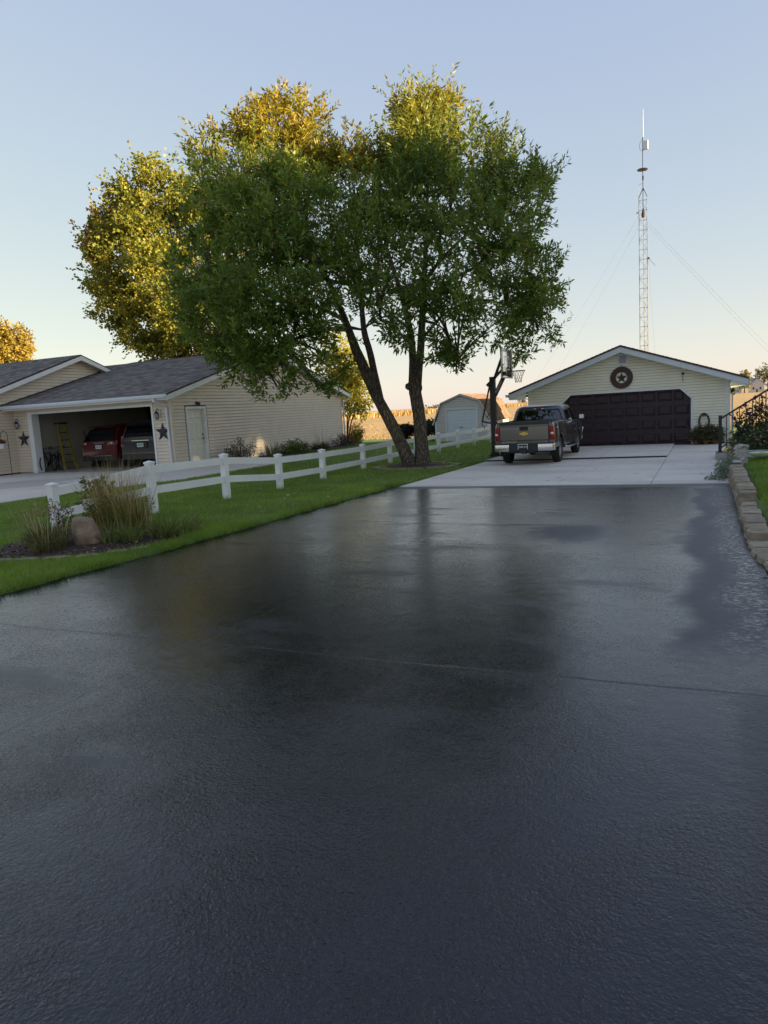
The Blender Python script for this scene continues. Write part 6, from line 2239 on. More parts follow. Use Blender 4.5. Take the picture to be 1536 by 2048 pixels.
mb.build('windscreen', 'truck_glass', tk)
# seats, dashboard
mb = MB()
mb.cbox(TXC - .62, TXC + .62, TY0 + 2.12, TY0 + 2.28, TZ0 + .7, TZ0 + 1.2, .04)
for xx in (-.4, 0, .4):
    mb.cbox(TXC + xx - .10, TXC + xx + .10, TY0 + 2.16, TY0 + 2.25, TZ0 + 1.2, TZ0 + 1.30, .03)
for xx in (-.36, .36):
    mb.cbox(TXC + xx - .2, TXC + xx + .2, TY0 + 2.95, TY0 + 3.1, TZ0 + .7, TZ0 + 1.22, .04)
    mb.cbox(TXC + xx - .11, TXC + xx + .11, TY0 + 2.98, TY0 + 3.08, TZ0 + 1.23, TZ0 + 1.36, .03)
mb.box(TXC - .7, TXC + .7, TY0 + 3.75, TY0 + 4.05, TZ0 + .8, TZ0 + 1.13)
mb.box(TXC - .78, TXC + .78, TY0 + 1.96, TY0 + 4.05, TZ0 + .6, TZ0 + .72)
mb.build('cab_interior', 'seat_dark', tk)
# high brake lamp
bl = MB().cbox(TXC - .16, TXC + .16, TY0 + 2.032, TY0 + 2.08, TZ0 + 1.495, TZ0 + 1.53, .008).build('high_brake_lamp', 'lamp_red', tk)
for xx in (-.11, .11):
    MB().cbox(TXC + xx - .035, TXC + xx + .035, TY0 + 2.027, TY0 + 2.0315, TZ0 + 1.50, TZ0 + 1.525, .004).build('cargo_lens', 'lamp_clear', bl)
# doors: shut lines and handles, mouldings, badges
for sg in (1, -1):
    mb = MB()
    for y in (2.02, 3.02, 3.98):
        for z0, z1 in zip(np.linspace(.48, 1.08, 6)[:-1], np.linspace(.48, 1.08, 6)[1:]):
            mb.bar(T(sg * (tk_x(z0, y) + .001), y, z0), T(sg * (tk_x(z1, y) + .001), y, z1), .012, .006)
    mb.build('door_seam', 'plastic_black', tk)
    for y in (2.16, 3.14):
        mb = MB()
        mb.cbox(*sorted((TXC + sg * (HW - .01), TXC + sg * (HW + .035))), TY0 + y, TY0 + y + .16, TZ0 + .985, TZ0 + 1.02, .008)
        mb.build('door_handle', 'truck_paint', tk)
    mb = MB()
    mb.cbox(*sorted((TXC + sg * (HW - .005), TXC + sg * (HW + .016))), TY0 + 1.72, TY0 + 3.70, TZ0 + .66, TZ0 + .71, .006)
    mb.build('side_moulding', 'truck_paint', tk)
    mb = MB()
    mb.tube([T(sg * .80, 1.72, .40), T(sg * .86, 1.80, .37), T(sg * .86, 3.55, .37), T(sg * .80, 3.65, .40)], .035, 8)
    mb.build('running_board', 'chrome', tk, True)
    mb = MB()
    mb.tube([T(sg * .78, 3.86, 1.15), T(sg * .9, 3.87, 1.16)], .025, 6)
    mb.cbox(*sorted((TXC + sg * .885, TXC + sg * 1.06)), TY0 + 3.83, TY0 + 3.93, TZ0 + 1.11, TZ0 + 1.27, .03)
    mr = mb.build('door_mirror', 'plastic_black', tk, True)
    mb = MB()
    mb.box(*sorted((TXC + sg * .905, TXC + sg * 1.04)), TY0 + 3.822, TY0 + 3.8295, TZ0 + 1.13, TZ0 + 1.25)
    mb.build('mirror_glass', 'chrome', mr)
    mb = MB()
    mb.box(*sorted((TXC + sg * .57, TXC + sg * .82)), TY0 + RA - .47, TY0 + RA - .455, TZ0 + .22, TZ0 + .52)
    mb.build('mud_flap', 'rubber', tk)
    for yy, zz in ((.47, 1.0), (.47, .955)):
        MB().box(*sorted((TXC + sg * (HW - .01), TXC + sg * (HW + .006))), TY0 + yy - .035, TY0 + yy + .035, TZ0 + zz - .016, TZ0 + zz + .016).build('badge', 'letter_white' if zz > .98 else 'lamp_red', tk)
    MB().box(*sorted((TXC + sg * (HW - .01), TXC + sg * (HW + .007))), TY0 + 3.5, TY0 + 3.75, TZ0 + .80, TZ0 + .825).build('badge', 'chrome', tk)
    MB().tube([T(sg * .74, 5.21, .62), T(sg * .80, 5.15, .80)], .04, 6).build('headlamp', 'lamp_clear', tk, True)
    wheel(tk, TXC + sg * .70, TY0 + RA, TZ0 + TR - .004, TR, .225, sg)
    wheel(tk, TXC + sg * .70, TY0 + FA, TZ0 + TR + .022, TR, .225, sg)
MB().cbox(TXC - .78, TXC + .78, TY0 + 5.19, TY0 + 5.32, TZ0 + .40, TZ0 + .62, .03).build('front_bumper', 'chrome', tk)

# --- two cars inside the open garage, seen from behind
def loft_car(parent, xc, y0, z0, st, m):
    """st: (y, half width low, z low, belt half width, z belt, roof half width, z roof)"""
    mb = MB()
    vs, fs = [], []
    k = 0
    for (y, hl, zl_, hb, zb, hr, zr) in st:
        half = [(hl * .55, zl_), (hl * .93, zl_), (hl, zl_ + .10), ((hl + hb) / 2 + .02, (zl_ + zb) * .5), (hb, zb - .05), (hb - .03, zb), ((hb + hr) / 2 + .015, (zb + zr) / 2), (hr + .02, zr - .05), (hr - .06, zr), (hr * .5, zr + .015)]
        row = [(xc + x, y0 + y, z0 + z) for x, z in half] + [(xc - x, y0 + y, z0 + z) for x, z in reversed(half)]
        vs += row
        k = len(row)
    for j in range(len(st) - 1):
        for i in range(k):
            fs.append((j * k + i, j * k + (i + 1) % k, (j + 1) * k + (i + 1) % k, (j + 1) * k + i))
    fs.append(tuple(range(k)))
    fs.append(tuple((len(st) - 1) * k + i for i in range(k)))
    mb.add(vs, fs)
    return mb.build('body', m, parent, True)

def plate(parent, x, y, z, txt, w=.30, h=.15):
    p = MB().box(x - w / 2, x + w / 2, y - .012, y, z - h / 2, z + h / 2).build('licence_plate', 'plate_white', parent)
    if txt:
        text_obj('plate_number', txt, .10, (x, y - .0135, z), 'plate_ink', p, w * .75)
    return p

sv = thing('red_suv', 'dark red SUV parked inside the open garage beside the yellow stepladder', 'car', (-21.3, 23.4, 0))
sx, sy = -21.38, 21.35
loft_car(sv, sx, sy, 0, [(.02, .84, .42, .84, .80, .80, .90), (.0, .88, .40, .88, .95, .82, 1.05), (.12, .90, .34, .90, 1.03, .76, 1.20), (.30, .90, .30, .90, 1.05, .66, 1.50), (.55, .90, .28, .90, 1.05, .64, 1.62), (1.6, .90, .28, .90, 1.02, .66, 1.66), (2.6, .90, .28, .90, 1.0, .62, 1.58), (3.3, .90, .28, .89, .98, .72, 1.10), (4.3, .87, .3, .84, .85, .66, .92), (4.55, .75, .35, .7, .7, .6, .78)], 'suv_red')
mb = MB()
mb.add([(sx - .76, sy - .02, 1.06), (sx + .76, sy - .02, 1.06), (sx + .62, sy + .24, 1.51), (sx - .62, sy + .24, 1.51)], [(0, 1, 2, 3)])
mb.build('rear_window', 'privacy_glass', sv)
MB().cbox(sx - .62, sx + .62, sy + .18, sy + .5, 1.56, 1.60, .015).build('roof_spoiler', 'suv_red', sv)
for sg in (1, -1):
    mb = MB()
    x0, x1 = sorted((sx + sg * .46, sx + sg * .90))
    mb.hexa([(x0, sy - .03, .90), (x1, sy + .02, .92), (x1, sy + .14, .92), (x0, sy + .08, .90), (x0, sy - .02, 1.0), (x1, sy + .03, 1.05), (x1, sy + .16, 1.05), (x0, sy + .08, 1.0)])
    tl = mb.build('tail_lamp', 'lamp_red', sv)
    MB().cbox(*sorted((sx + sg * .62, sx + sg * .72)), sy - .045, sy - .02, .94, .99, .008).build('lens', 'lamp_clear', tl)
    MB().cbox(*sorted((sx + sg * .60, sx + sg * .82)), sy - .02, sy + .02, .47, .53, .008).build('reflector', 'lamp_red', sv)
    for yy in (.75, 3.5):
        wheel(sv, sx + sg * .78, sy + yy, .34, .34, .21, sg)
    MB().cbox(*sorted((sx + sg * .88, sx + sg * 1.05)), sy + 2.9, sy + 3.0, 1.0, 1.14, .02).build('door_mirror', 'suv_red', sv)
MB().cbox(sx - .86, sx + .86, sy - .05, sy + .08, .30, .48, .02).build('lower_bumper', 'plastic_black', sv)
MB().cbox(sx - .60, sx + .60, sy - .065, sy - .03, .475, .50, .008).build('chrome_strip', 'chrome', sv)
MB().cbox(sx - .26, sx + .26, sy - .02, sy + .03, .97, 1.0, .008).build('tailgate_strip', 'chrome', sv)
plate(sv, sx - .02, sy - .012, .83, 'AEJ 135')

vn = thing('navy_minivan', 'dark navy minivan parked inside the open garage beside the red SUV', 'car', (-19.2, 23.4, 0))
vx_, vy_ = -19.08, 21.1
loft_car(vn, vx_, vy_, 0, [(.02, .88, .40, .88, .85, .84, .95), (.0, .94, .36, .94, 1.0, .88, 1.10), (.10, .96, .32, .96, 1.06, .84, 1.30), (.22, .96, .30, .96, 1.06, .78, 1.60), (.45, .96, .28, .96, 1.06, .76, 1.74), (2.0, .96, .28, .96, 1.04, .78, 1.78), (3.1, .96, .28, .96, 1.02, .72, 1.68), (4.0, .94, .28, .92, 1.0, .72, 1.12), (4.8, .88, .3, .84, .85, .66, .92), (5.0, .75, .35, .7, .7, .6, .78)], 'van_navy')
mb = MB()
mb.add([(vx_ - .84, vy_ - .005, 1.08), (vx_ + .84, vy_ - .005, 1.08), (vx_ + .74, vy_ + .17, 1.60), (vx_ - .74, vy_ + .17, 1.60)], [(0, 1, 2, 3)])
mb.build('rear_window', 'privacy_glass', vn)
for sg in (1, -1):
    mb = MB()
    x0, x1 = sorted((vx_ + sg * .84, vx_ + sg * .965))
    mb.hexa([(x0, vy_ - .01, .82), (x1, vy_ + .02, .82), (x1, vy_ + .16, .82), (x0, vy_ + .1, .82), (x0 - .02 * sg, vy_ + .03, 1.2), (x1 - .05 * sg, vy_ + .06, 1.2), (x1 - .05 * sg, vy_ + .2, 1.2), (x0 - .02 * sg, vy_ + .14, 1.2)])
    mb.build('tail_lamp', 'lamp_red', vn)
    for yy in (.95, 4.0):
        wheel(vn, vx_ + sg * .82, vy_ + yy, .33, .33, .21, sg)
MB().cbox(vx_ - .93, vx_ + .93, vy_ - .05, vy_ + .08, .32, .56, .02).build('bumper', 'van_navy', vn)
MB().cbox(vx_ - .9, vx_ + .9, vy_ - .058, vy_ - .045, .545, .56, .004).build('bumper_trim', 'galv_steel', vn)
MB().cbox(vx_ - .42, vx_ + .42, vy_ - .03, vy_ + .03, 1.0, 1.035, .008).build('tailgate_strip', 'chrome', vn)
MB().cbox(vx_ - .34, vx_ + .30, vy_ - .012, vy_ + .02, .74, .96, .01).build('plate_recess', 'plastic_black', vn)
plate(vn, vx_ - .02, vy_ - .016, .85, 'NOD 552')
MB().tube([(vx_ - .945, vy_ + .02, .55), (vx_ - .965, vy_ + .06, 1.06), (vx_ - .79, vy_ + .24, 1.62)], .008, 5).build('body_edge', 'galv_steel', vn)

# --- yellow stepladder against the left wall
ld = thing('stepladder', 'tall yellow fibreglass stepladder folded against the garage wall', 'ladder', (-23.2, 21.6, 0))
lx0, ly0 = -23.48, 21.45
def LP(t, s, d=0):        # t height fraction, s = side -1..1
    w = .16 + .12 * (1 - t)
    return (lx0 + .02 + .0 * t + d, ly0 + s * w, 1.80 * t + .02)
for s in (-1, 1):
    mb = MB()
    mb.bar((lx0 + .42, ly0 + s * .30, .01), (lx0 + .12, ly0 + s * .17, 1.80), .075, .03, up=(1, 0, 0))
    mb.build('rail', 'ladder_yellow', ld)
    mb = MB()
    mb.bar((lx0 + .10, ly0 + s * .28 + .25, .01), (lx0 + .06, ly0 + s * .16 + .12, 1.78), .05, .025, up=(1, 0, 0))
    mb.build('rear_rail', 'ladder_yellow', ld)
for k in range(1, 6):
    t = k / 6.2
    x = lx0 + .42 - .30 * t
    w = .30 - .13 * t
    MB().box(x - .045, x + .045, ly0 - w, ly0 + w, 1.8 * t - .012, 1.8 * t + .018).build('step', 'dark_metal', ld)
MB().cbox(lx0 - .02, lx0 + .22, ly0 - .22, ly0 + .26, 1.79, 1.86, .015).build('top_cap', 'dark_metal', ld)
# --- long-handled broom leaning on the same wall
bm_ = thing('broom', 'long-handled dark broom leaning on the garage wall behind the stepladder', 'broom', (-22.8, 22.4, 0))
MB().tube([(-22.95, 22.6, .08), (-23.88, 23.05, 1.5)], .016, 6).build('handle', 'dark_metal', bm_)
MB().cbox(-23.12, -22.78, 22.55, 22.66, .0, .14, .02).build('head', 'plastic_black', bm_)
# --- dark shelf
sh = thing('wall_shelf', 'dark shelf with boxes on the back wall of the open garage', 'shelf', (-22.4, 26.9, 1.5))
MB().box(-23.6, -21.0, 26.6, 27.09, 1.62, 1.66).build('board', 'dark_metal', sh)
for k, (xx, hh) in enumerate(((-23.3, .28), (-22.7, .22), (-22.1, .3), (-21.5, .2))):
    b_ = MB().cbox(xx - .22, xx + .22, 26.65, 27.0, 1.662, 1.662 + hh, .01).build('storage_box', 'interior_dark', None)
    tag(b_, ['dark box at the left end of the garage shelf', 'dark box second along the garage shelf', 'tall dark box third along the garage shelf', 'low dark box at the right end of the garage shelf'][k], 'box', 'boxes on the garage shelf')
# --- bicycles
def bicycle(label, x, y, ang, col):
    t = thing('bicycle', label, 'bicycle', (x, y, 0), 'bicycles in the open garage', ang)
    R = .30
    def b(mb, name, m, sm=False):
        o = mb.build(name, m, None, sm)
        o.parent = t
        return o
    for wy in (-.50, .50):
        w = bpy.data.objects.new('wheel', None)
        COL.objects.link(w)
        w.parent = t
        mb = MB()
        mb.tube([(0, wy + R * math.cos(a), R + .02 + R * math.sin(a)) for a in np.linspace(0, 2 * PI, 29)], .022, 6, False)
        o = mb.build('tyre', 'rubber', None, True)
        o.parent = w
        mb = MB()
        mb.tube([(0, wy + (R - .03) * math.cos(a), R + .02 + (R - .03) * math.sin(a)) for a in np.linspace(0, 2 * PI, 29)], .009, 5, False)
        for k in range(14):
            a = 2 * PI * k / 14
            mb.tube([(0, wy, R + .02), (0, wy + (R - .03) * math.cos(a), R + .02 + (R - .03) * math.sin(a))], .0022, 3, False)
        mb.tube([(-.03, wy, R + .02), (.03, wy, R + .02)], .018, 6)
        o = mb.build('rim', 'bike_rim', None)
        o.parent = w
    mb = MB()
    ba, fa_, bbk, sd, hd_ = (0, -.50, R + .02), (0, .50, R + .02), (0, -.08, .28), (0, -.22, .70), (0, .36, .72)
    for p, q in ((ba, bbk), (ba, sd), (bbk, sd), (bbk, hd_), (sd, hd_)):
        mb.tube([p, q], .018, 6)
    b(mb, 'frame', col)
    mb = MB()
    mb.tube([fa_, (0, .40, .62), (0, .34, .86)], .016, 6)
    b(mb, 'fork', col)
    mb = MB()
    mb.tube([(-.27, .30, .92), (-.08, .36, .90), (.08, .36, .90), (.27, .30, .92)], .014, 6)
    for s in (-1, 1):
        mb.tube([(s * .18, .305, .925), (s * .29, .28, .925)], .02, 6)
    b(mb, 'handlebar', 'black_metal')
    mb = MB()
    mb.tube([(0, -.22, .70), (0, -.25, .84)], .012, 6)
    b(mb, 'seat_post', 'bike_rim')
    mb = MB()
    mb.hexa([(-.09, -.38, .83), (.09, -.38, .83), (.02, -.12, .84), (-.02, -.12, .84), (-.10, -.38, .88), (.10, -.38, .88), (.022, -.11, .87), (-.022, -.11, .87)])
    b(mb, 'saddle', 'plastic_black')
    mb = MB()
    mb.lathe([(.08, -.005), (.08, .005)], 14, (.05, -.08, .28), 'x')
    mb.bar((.06, -.08, .28), (.08, .04, .16), .018)
    mb.bar((-.06, -.08, .28), (-.08, -.2, .40), .018)
    b(mb, 'crank', 'dark_metal')
    return t
bicycle('black bicycle nearest the garage jamb with its front wheel showing', -23.45, 20.75, math.radians(205), 'black_metal')
bicycle('black bicycle standing behind the other, next to the stepladder', -23.30, 21.0, math.radians(35), 'dark_metal')
# ---------------------------------------------------------------- basketball hoop
bh = thing('basketball_hoop', 'black in-ground basketball hoop with clear backboard beside the pickup', 'basketball hoop', (-6.27, 23.42, -.14))
px_, py_ = -6.29, 23.40
MB().box(px_ - .085, px_ + .085, py_ - .085, py_ + .085, -.16, 2.48).build('pole', 'black_metal', bh)
mb = MB()
mb.box(px_ - .22, px_ + .22, py_ - .22, py_ + .22, -.20, -.10)
for a in (0, 1, 2, 3):
    dx_, dy_ = [(1, 0), (-1, 0), (0, 1), (0, -1)][a]
    mb.hexa([(px_ + dx_ * .085 - abs(dy_) * .01, py_ + dy_ * .085 - abs(dx_) * .01, -.10), (px_ + dx_ * .2 - abs(dy_) * .01, py_ + dy_ * .2 - abs(dx_) * .01, -.10), (px_ + dx_ * .2 + abs(dy_) * .01, py_ + dy_ * .2 + abs(dx_) * .01, -.10), (px_ + dx_ * .085 + abs(dy_) * .01, py_ + dy_ * .085 + abs(dx_) * .01, -.10),
             (px_ + dx_ * .085 - abs(dy_) * .01, py_ + dy_ * .085 - abs(dx_) * .01, .06), (px_ + dx_ * .09 - abs(dy_) * .01, py_ + dy_ * .09 - abs(dx_) * .01, .06), (px_ + dx_ * .09 + abs(dy_) * .01, py_ + dy_ * .09 + abs(dx_) * .01, .06), (px_ + dx_ * .085 + abs(dy_) * .01, py_ + dy_ * .085 + abs(dx_) * .01, .06)])
mb.build('base_plate', 'black_metal', bh)
for yy in (-.07, .07):
    MB().bar((px_ + .06, py_ + yy, 2.40), (-5.97, py_ + yy, 3.04), .035, .05).build('upper_arm', 'black_metal', bh)
    MB().bar((px_ + .06, py_ + yy, 2.42), (-5.97, py_ + yy, 2.68), .035, .045).build('upper_arm', 'black_metal', bh)
la = MB().bar((px_ + .06, py_, 1.86), (-5.92, py_, 2.44), .13, .11).build('lower_arm', 'black_metal', bh)
ang = math.atan2(.58, .31)
R3 = Matrix(((math.cos(ang), 0, math.sin(ang)), (0, 0, 0), (math.sin(ang), 0, -math.cos(ang))))
ex = Vector((math.cos(ang), 0, math.sin(ang)))
ez = Vector((0, -1, 0))
ey = ez.cross(ex)
R3 = Matrix((ex, ey, ez)).transposed()
text_obj('lettering', 'Goalsetter', .085, (-6.075, py_ - .07, 2.15), 'letter_white', la, .42, R3)
mp_ = MB()
mp_.box(-5.985, -5.945, py_ - .09, py_ + .09, 2.42, 3.42)
mp_.build('mount_bar', 'black_metal', bh)
bb = MB().box(-5.80, -5.788, 22.66, 24.08, 2.42, 3.32).build('backboard', 'clear_board', bh)
mb = MB()
for (y0, y1, z0, z1) in ((22.65, 24.09, 2.40, 2.43), (22.65, 24.09, 3.30, 3.33), (22.65, 22.67, 2.43, 3.30), (24.07, 24.09, 2.43, 3.30)):
    mb.box(-5.805, -5.782, y0, y1, z0, z1)
mb.build('board_frame', 'white_trim', bb)
mb = MB()
for (y0, y1, z0, z1) in ((23.08, 23.68, 2.66, 2.69), (23.08, 23.68, 3.06, 3.09), (23.08, 23.11, 2.69, 3.06), (23.65, 23.68, 2.69, 3.06)):
    mb.box(-5.787, -5.783, y0, y1, z0, z1)
mb.build('target_square', 'letter_white', bb)
mb = MB()
for yy in (22.9, 23.9):
    mb.bar((-5.95, py_, 2.52 if yy < 23.4 else 2.52), (-5.82, yy, 2.5), .04)
    mb.bar((-5.95, py_, 3.3), (-5.82, yy, 3.25), .04)
mb.box(-5.945, -5.82, py_ - .06, py_ + .06, 2.50, 2.62)
mb.build('board_bracket', 'black_metal', bh)
mb = MB()
mb.hexa([(-5.785, py_ - .1, 2.50), (-5.785, py_ + .1, 2.50), (-5.77, py_ + .1, 2.50), (-5.77, py_ - .1, 2.50), (-5.785, py_ - .1, 2.63), (-5.785, py_ + .1, 2.63), (-5.66, py_ + .08, 2.63), (-5.66, py_ - .08, 2.63)])
mb.bar((-5.77, py_ - .06, 2.60), (-5.64, py_ - .10, 2.605), .02)
mb.bar((-5.77, py_ + .06, 2.60), (-5.64, py_ + .10, 2.605), .02)
mb.tube([(-5.44 + .22 * math.cos(a), py_ + .22 * math.sin(a), 2.61) for a in np.linspace(0, 2 * PI, 33)], .011, 6, False)
mb.build('rim', 'hoop_orange', bh)
mb = MB()
n = 12
for k in range(n):
    a0 = 2 * PI * k / n
    for sg in (1, -1):
        pts = []
        for j in range(7):
            t = j / 6
            r = .215 - .115 * math.sin(t * PI * .5)
            a = a0 + sg * t * 2 * PI / n * 2.0
            pts.append((-5.44 + r * math.cos(a), py_ + r * math.sin(a), 2.60 - .36 * t))
        mb.tube(pts, .005, 3, False)
mb.build('net', 'net_white', bh)
mb = MB()
mb.bar((px_ - .05, py_ - .10, 2.30), (-6.66, py_ - .10, 1.04), .045)
mb.bar((-6.66, py_ - .10, 1.06), (px_ - .05, py_ - .10, .98), .05)
mb.bar((px_ - .16, py_ - .10, 2.20), (px_ + .02, py_ - .10, 2.36), .09)
mb.tube([(-6.66, py_ - .1, 1.03), (-6.67, py_ - .1, .93), (-6.60, py_ - .1, .90), (-6.59, py_ - .1, .80)], .014, 5)
mb.tube([(px_ - .10, py_ - .1, 1.32), (px_ - .20, py_ - .1, 1.18), (px_ - .12, py_ - .1, 1.12)], .014, 5)
mb.build('height_adjuster', 'black_metal', bh)

# ---------------------------------------------------------------- planting bed at the corner of the fence
bed = MB()
n = len(BED)
cxb, cyb = -7.9, 7.6
vs = [(cxb, cyb, .10)]
for q, f_ in ((.55, .09), (1.0, .035), (1.03, -.02)):
    for (x, y) in BED:
        vs.append((cxb + (x - cxb) * q, cyb + (y - cyb) * q, G(x, y) + f_))
fs = [(0, 1 + k, 1 + (k + 1) % n) for k in range(n)]
for r in range(2):
    for k in range(n):
        fs.append((1 + r * n + k, 1 + r * n + (k + 1) % n, 1 + (r + 1) * n + (k + 1) % n, 1 + (r + 1) * n + k))
bed.add(vs, fs)
struct(bed.build('flower_bed', 'mulch', None, True))
g = np.random.default_rng(71)
def zb(x, y):
    d = math.hypot((x - cxb) / 1.35, (y - cyb) / 1.25)
    return G(x, y) + .035 + .06 * max(0, 1 - d)
# dead leaves and bark bits
P, D, S, C = [], [], [], []
while len(P) < 1500:
    x, y = -9.3 + 2.6 * g.random(), 6.2 + 2.7 * g.random()
    if in_poly(x, y, BED):
        P.append((x, y, zb(x, y) + .005 + .02 * g.random()))
P = np.array(P)
D = unit(np.stack([g.normal(size=len(P)), g.normal(size=len(P)), .25 * g.normal(size=len(P))], 1))
S = unit(np.cross(D, np.array([0, 0, 1.0]) + .3 * g.normal(size=(len(P), 3))))
pick = g.random(len(P))
C = np.where(pick[:, None] < .55, np.array([[.055, .026, .022]]), np.where(pick[:, None] < .8, np.array([[.20, .13, .07]]), np.array([[.28, .21, .12]]))) * (.6 + .8 * g.random(len(P)))[:, None]
stuff(leaves_mesh('mulch_litter', P, D, S, .05 + .05 * g.random(len(P)), .018 + .02 * g.random(len(P)), C, 'litter'), 'bark chips and dead leaves covering the corner bed', 'mulch')
# boulder
bmx = bmesh.new()
bmesh.ops.create_icosphere(bmx, subdivisions=4, radius=1.0)
rb = random.Random(4)
from mathutils import noise as mnoise
for v in bmx.verts:
    p = v.co.copy()
    d = 1 + .20 * mnoise.noise(p * 1.2 + Vector((3, 1, 5))) + .09 * mnoise.noise(p * 2.9) + .03 * mnoise.noise(p * 8)
    p *= d
    p.z = max(p.z, -.55)
    p.x -= p.z * .12
    if p.z > .72:
        p.z = .72 + (p.z - .72) * .5
    v.co = Vector((p.x * .18, p.y * .18, p.z * .31))
me = bpy.data.meshes.new('boulder')
bmx.to_mesh(me)
bmx.free()
me.polygons.foreach_set("use_smooth", [True] * len(me.polygons))
me.materials.append(MATS['boulder'])
bo_ = bpy.data.objects.new('boulder', me)
COL.objects.link(bo_)
bo_.location = (-7.60, 7.20, .145)
tag(bo_, 'rounded brown boulder in the corner bed in front of the fence', 'boulder')
# tall ornamental grass
og = thing('ornamental_grass', 'tall feather-reed grass with tan plumes behind the boulder at the fence corner', 'grass clump', (-7.95, 8.1, .05))
B1, B2 = Blob(), Blob()
OL = [(.14, .16, .035), (.10, .14, .03), (.20, .18, .04), (.25, .20, .07)]
for (x, y, r, n_, h) in ((-7.95, 8.15, .26, 520, .62), (-7.60, 8.05, .20, 320, .50), (-8.30, 8.3, .19, 260, .58)):
    B1.put(blades(g, x, y, n_, r, h, .010, OL, zb, .42, 4, hvar=.35))
B1.build('foliage', 'blade', og)
TN = [(.42, .31, .17), (.50, .39, .23), (.34, .25, .13)]
for (x, y, r, n_, h) in ((-7.95, 8.15, .30, 170, 1.06), (-7.55, 8.05, .24, 80, .92), (-8.35, 8.3, .22, 90, 1.02)):
    B2.put(blades(g, x, y, n_, r, h, .007, TN, zb, .30, 4, hvar=.16, droop=.2))
B2.build('plume', 'dry_blade', og)
# iris clump with dry seed stalks
ic = thing('iris_clump', 'dark strappy iris clump with dry brown seed stalks left of the boulder', 'plant', (-8.05, 6.95, .05))
B1, B2 = Blob(), Blob()
for (x, y, r, n_) in ((-8.12, 7.0, .24, 200), (-7.85, 6.80, .20, 170), (-8.38, 7.2, .16, 100)):
    B1.put(blades(g, x, y, n_, r, .30, .020, [(.10, .12, .04), (.13, .14, .05), (.18, .14, .08), (.08, .09, .035)], zb, 1.0, 4, hvar=.35, droop=.8))
B1.build('foliage', 'blade', ic)
for (x, y, r, n_) in ((-8.35, 7.05, .24, 26), (-8.0, 6.95, .22, 22)):
    B2.put(blades(g, x, y, n_, r, .60, .012, [(.40, .30, .18), (.32, .24, .14), (.46, .36, .22)], zb, .40, 4, hvar=.25, droop=.1))
B2.build('seed_stalk', 'dry_blade', ic)
P, D = [], []
for k in range(90):
    x, y = (-8.35 + .22 * g.normal(), 7.05 + .2 * g.normal()) if k % 2 else (-8.0 + .2 * g.normal(), 6.95 + .2 * g.normal())
    P.append((x, y, zb(x, y) + .42 + .16 * g.random()))
P = np.array(P)
D = unit(np.array([0, 0, .8]) + .6 * g.normal(size=P.shape))
S = unit(np.cross(D, rand_unit(g, len(P))))
leaves_mesh('seed_pod', P, D, S, np.full(len(P), .06), np.full(len(P), .022), np.tile(np.array([[.27, .19, .12]]), (len(P), 1)) * (.7 + .6 * g.random((len(P), 1))), 'dry_blade', ic)
# day lilies to the right
dl = thing('daylily_clump', 'pale green daylily leaves sprawling right of the boulder', 'plant', (-7.1, 7.55, .05))
B1 = Blob()
for (x, y, r, n_) in ((-7.12, 7.5, .16, 90), (-6.98, 7.95, .2, 90), (-7.3, 7.3, .1, 40)):
    B1.put(blades(g, x, y, n_, r, .34, .020, [(.13, .17, .04), (.17, .20, .06), (.10, .13, .035)], zb, 1.1, 5, hvar=.4, droop=.9))
B1.build('foliage', 'blade', dl)
wd = thing('wild_grass_tuft', 'loose weedy tuft at the right end of the corner bed', 'plant', (-7.1, 8.4, .02))
B1 = Blob()
B1.put(blades(g, -7.15, 8.35, 260, .42, .30, .008, [(.12, .13, .035), (.20, .17, .07), (.08, .10, .03)], zb, .8, 4))
B1.build('foliage', 'blade', wd)
shrub('young_viburnum', 'small broad-leaved green shrub rising behind the boulder', 'shrub', (-8.62, 8.35, .05),
      [(0, 0, .52, .12, .12, .18), (.16, .05, .62, .10, .10, .12), (-.1, .05, .66, .08, .08, .10), (.05, 0, .35, .14, .14, .14)], 46, 6, .095, .055, [(.075, .11, .045), (.10, .14, .06), (.06, .09, .035)], 'leaf', 72, spread=.09)
shrub('white_aster', 'low clump of small white flowers beside the fence rail', 'flowers', (-8.15, 8.0, .05),
      [(-.1, 0, .42, .16, .12, .08), (.1, .1, .46, .16, .12, .08)], 60, 6, .035, .03, [(.62, .62, .58), (.05, .07, .02), (.6, .6, .56)], 'leaf', 73, spread=.05, sr=.004)
shrub('purple_sage', 'thin purple-stemmed weed at the foot of the end fence post', 'plant', (-9.05, 8.05, .03),
      [(-.05, 0, .28, .12, .10, .2), (.1, .05, .22, .12, .10, .16)], 70, 5, .045, .018, [(.10, .05, .06), (.14, .08, .07), (.06, .05, .03)], 'leaf_dark', 74, spread=.08, stems=12, sr=.004)
shrub('weed_sprig', 'thin dark weed sprig in front of the second fence post', 'plant', (-9.02, 10.05, -.03),
      [(0, 0, .24, .05, .05, .16)], 16, 4, .04, .022, [(.06, .05, .04), (.05, .06, .03)], 'leaf_dark', 75, stems=3, sr=.004, spread=.05)
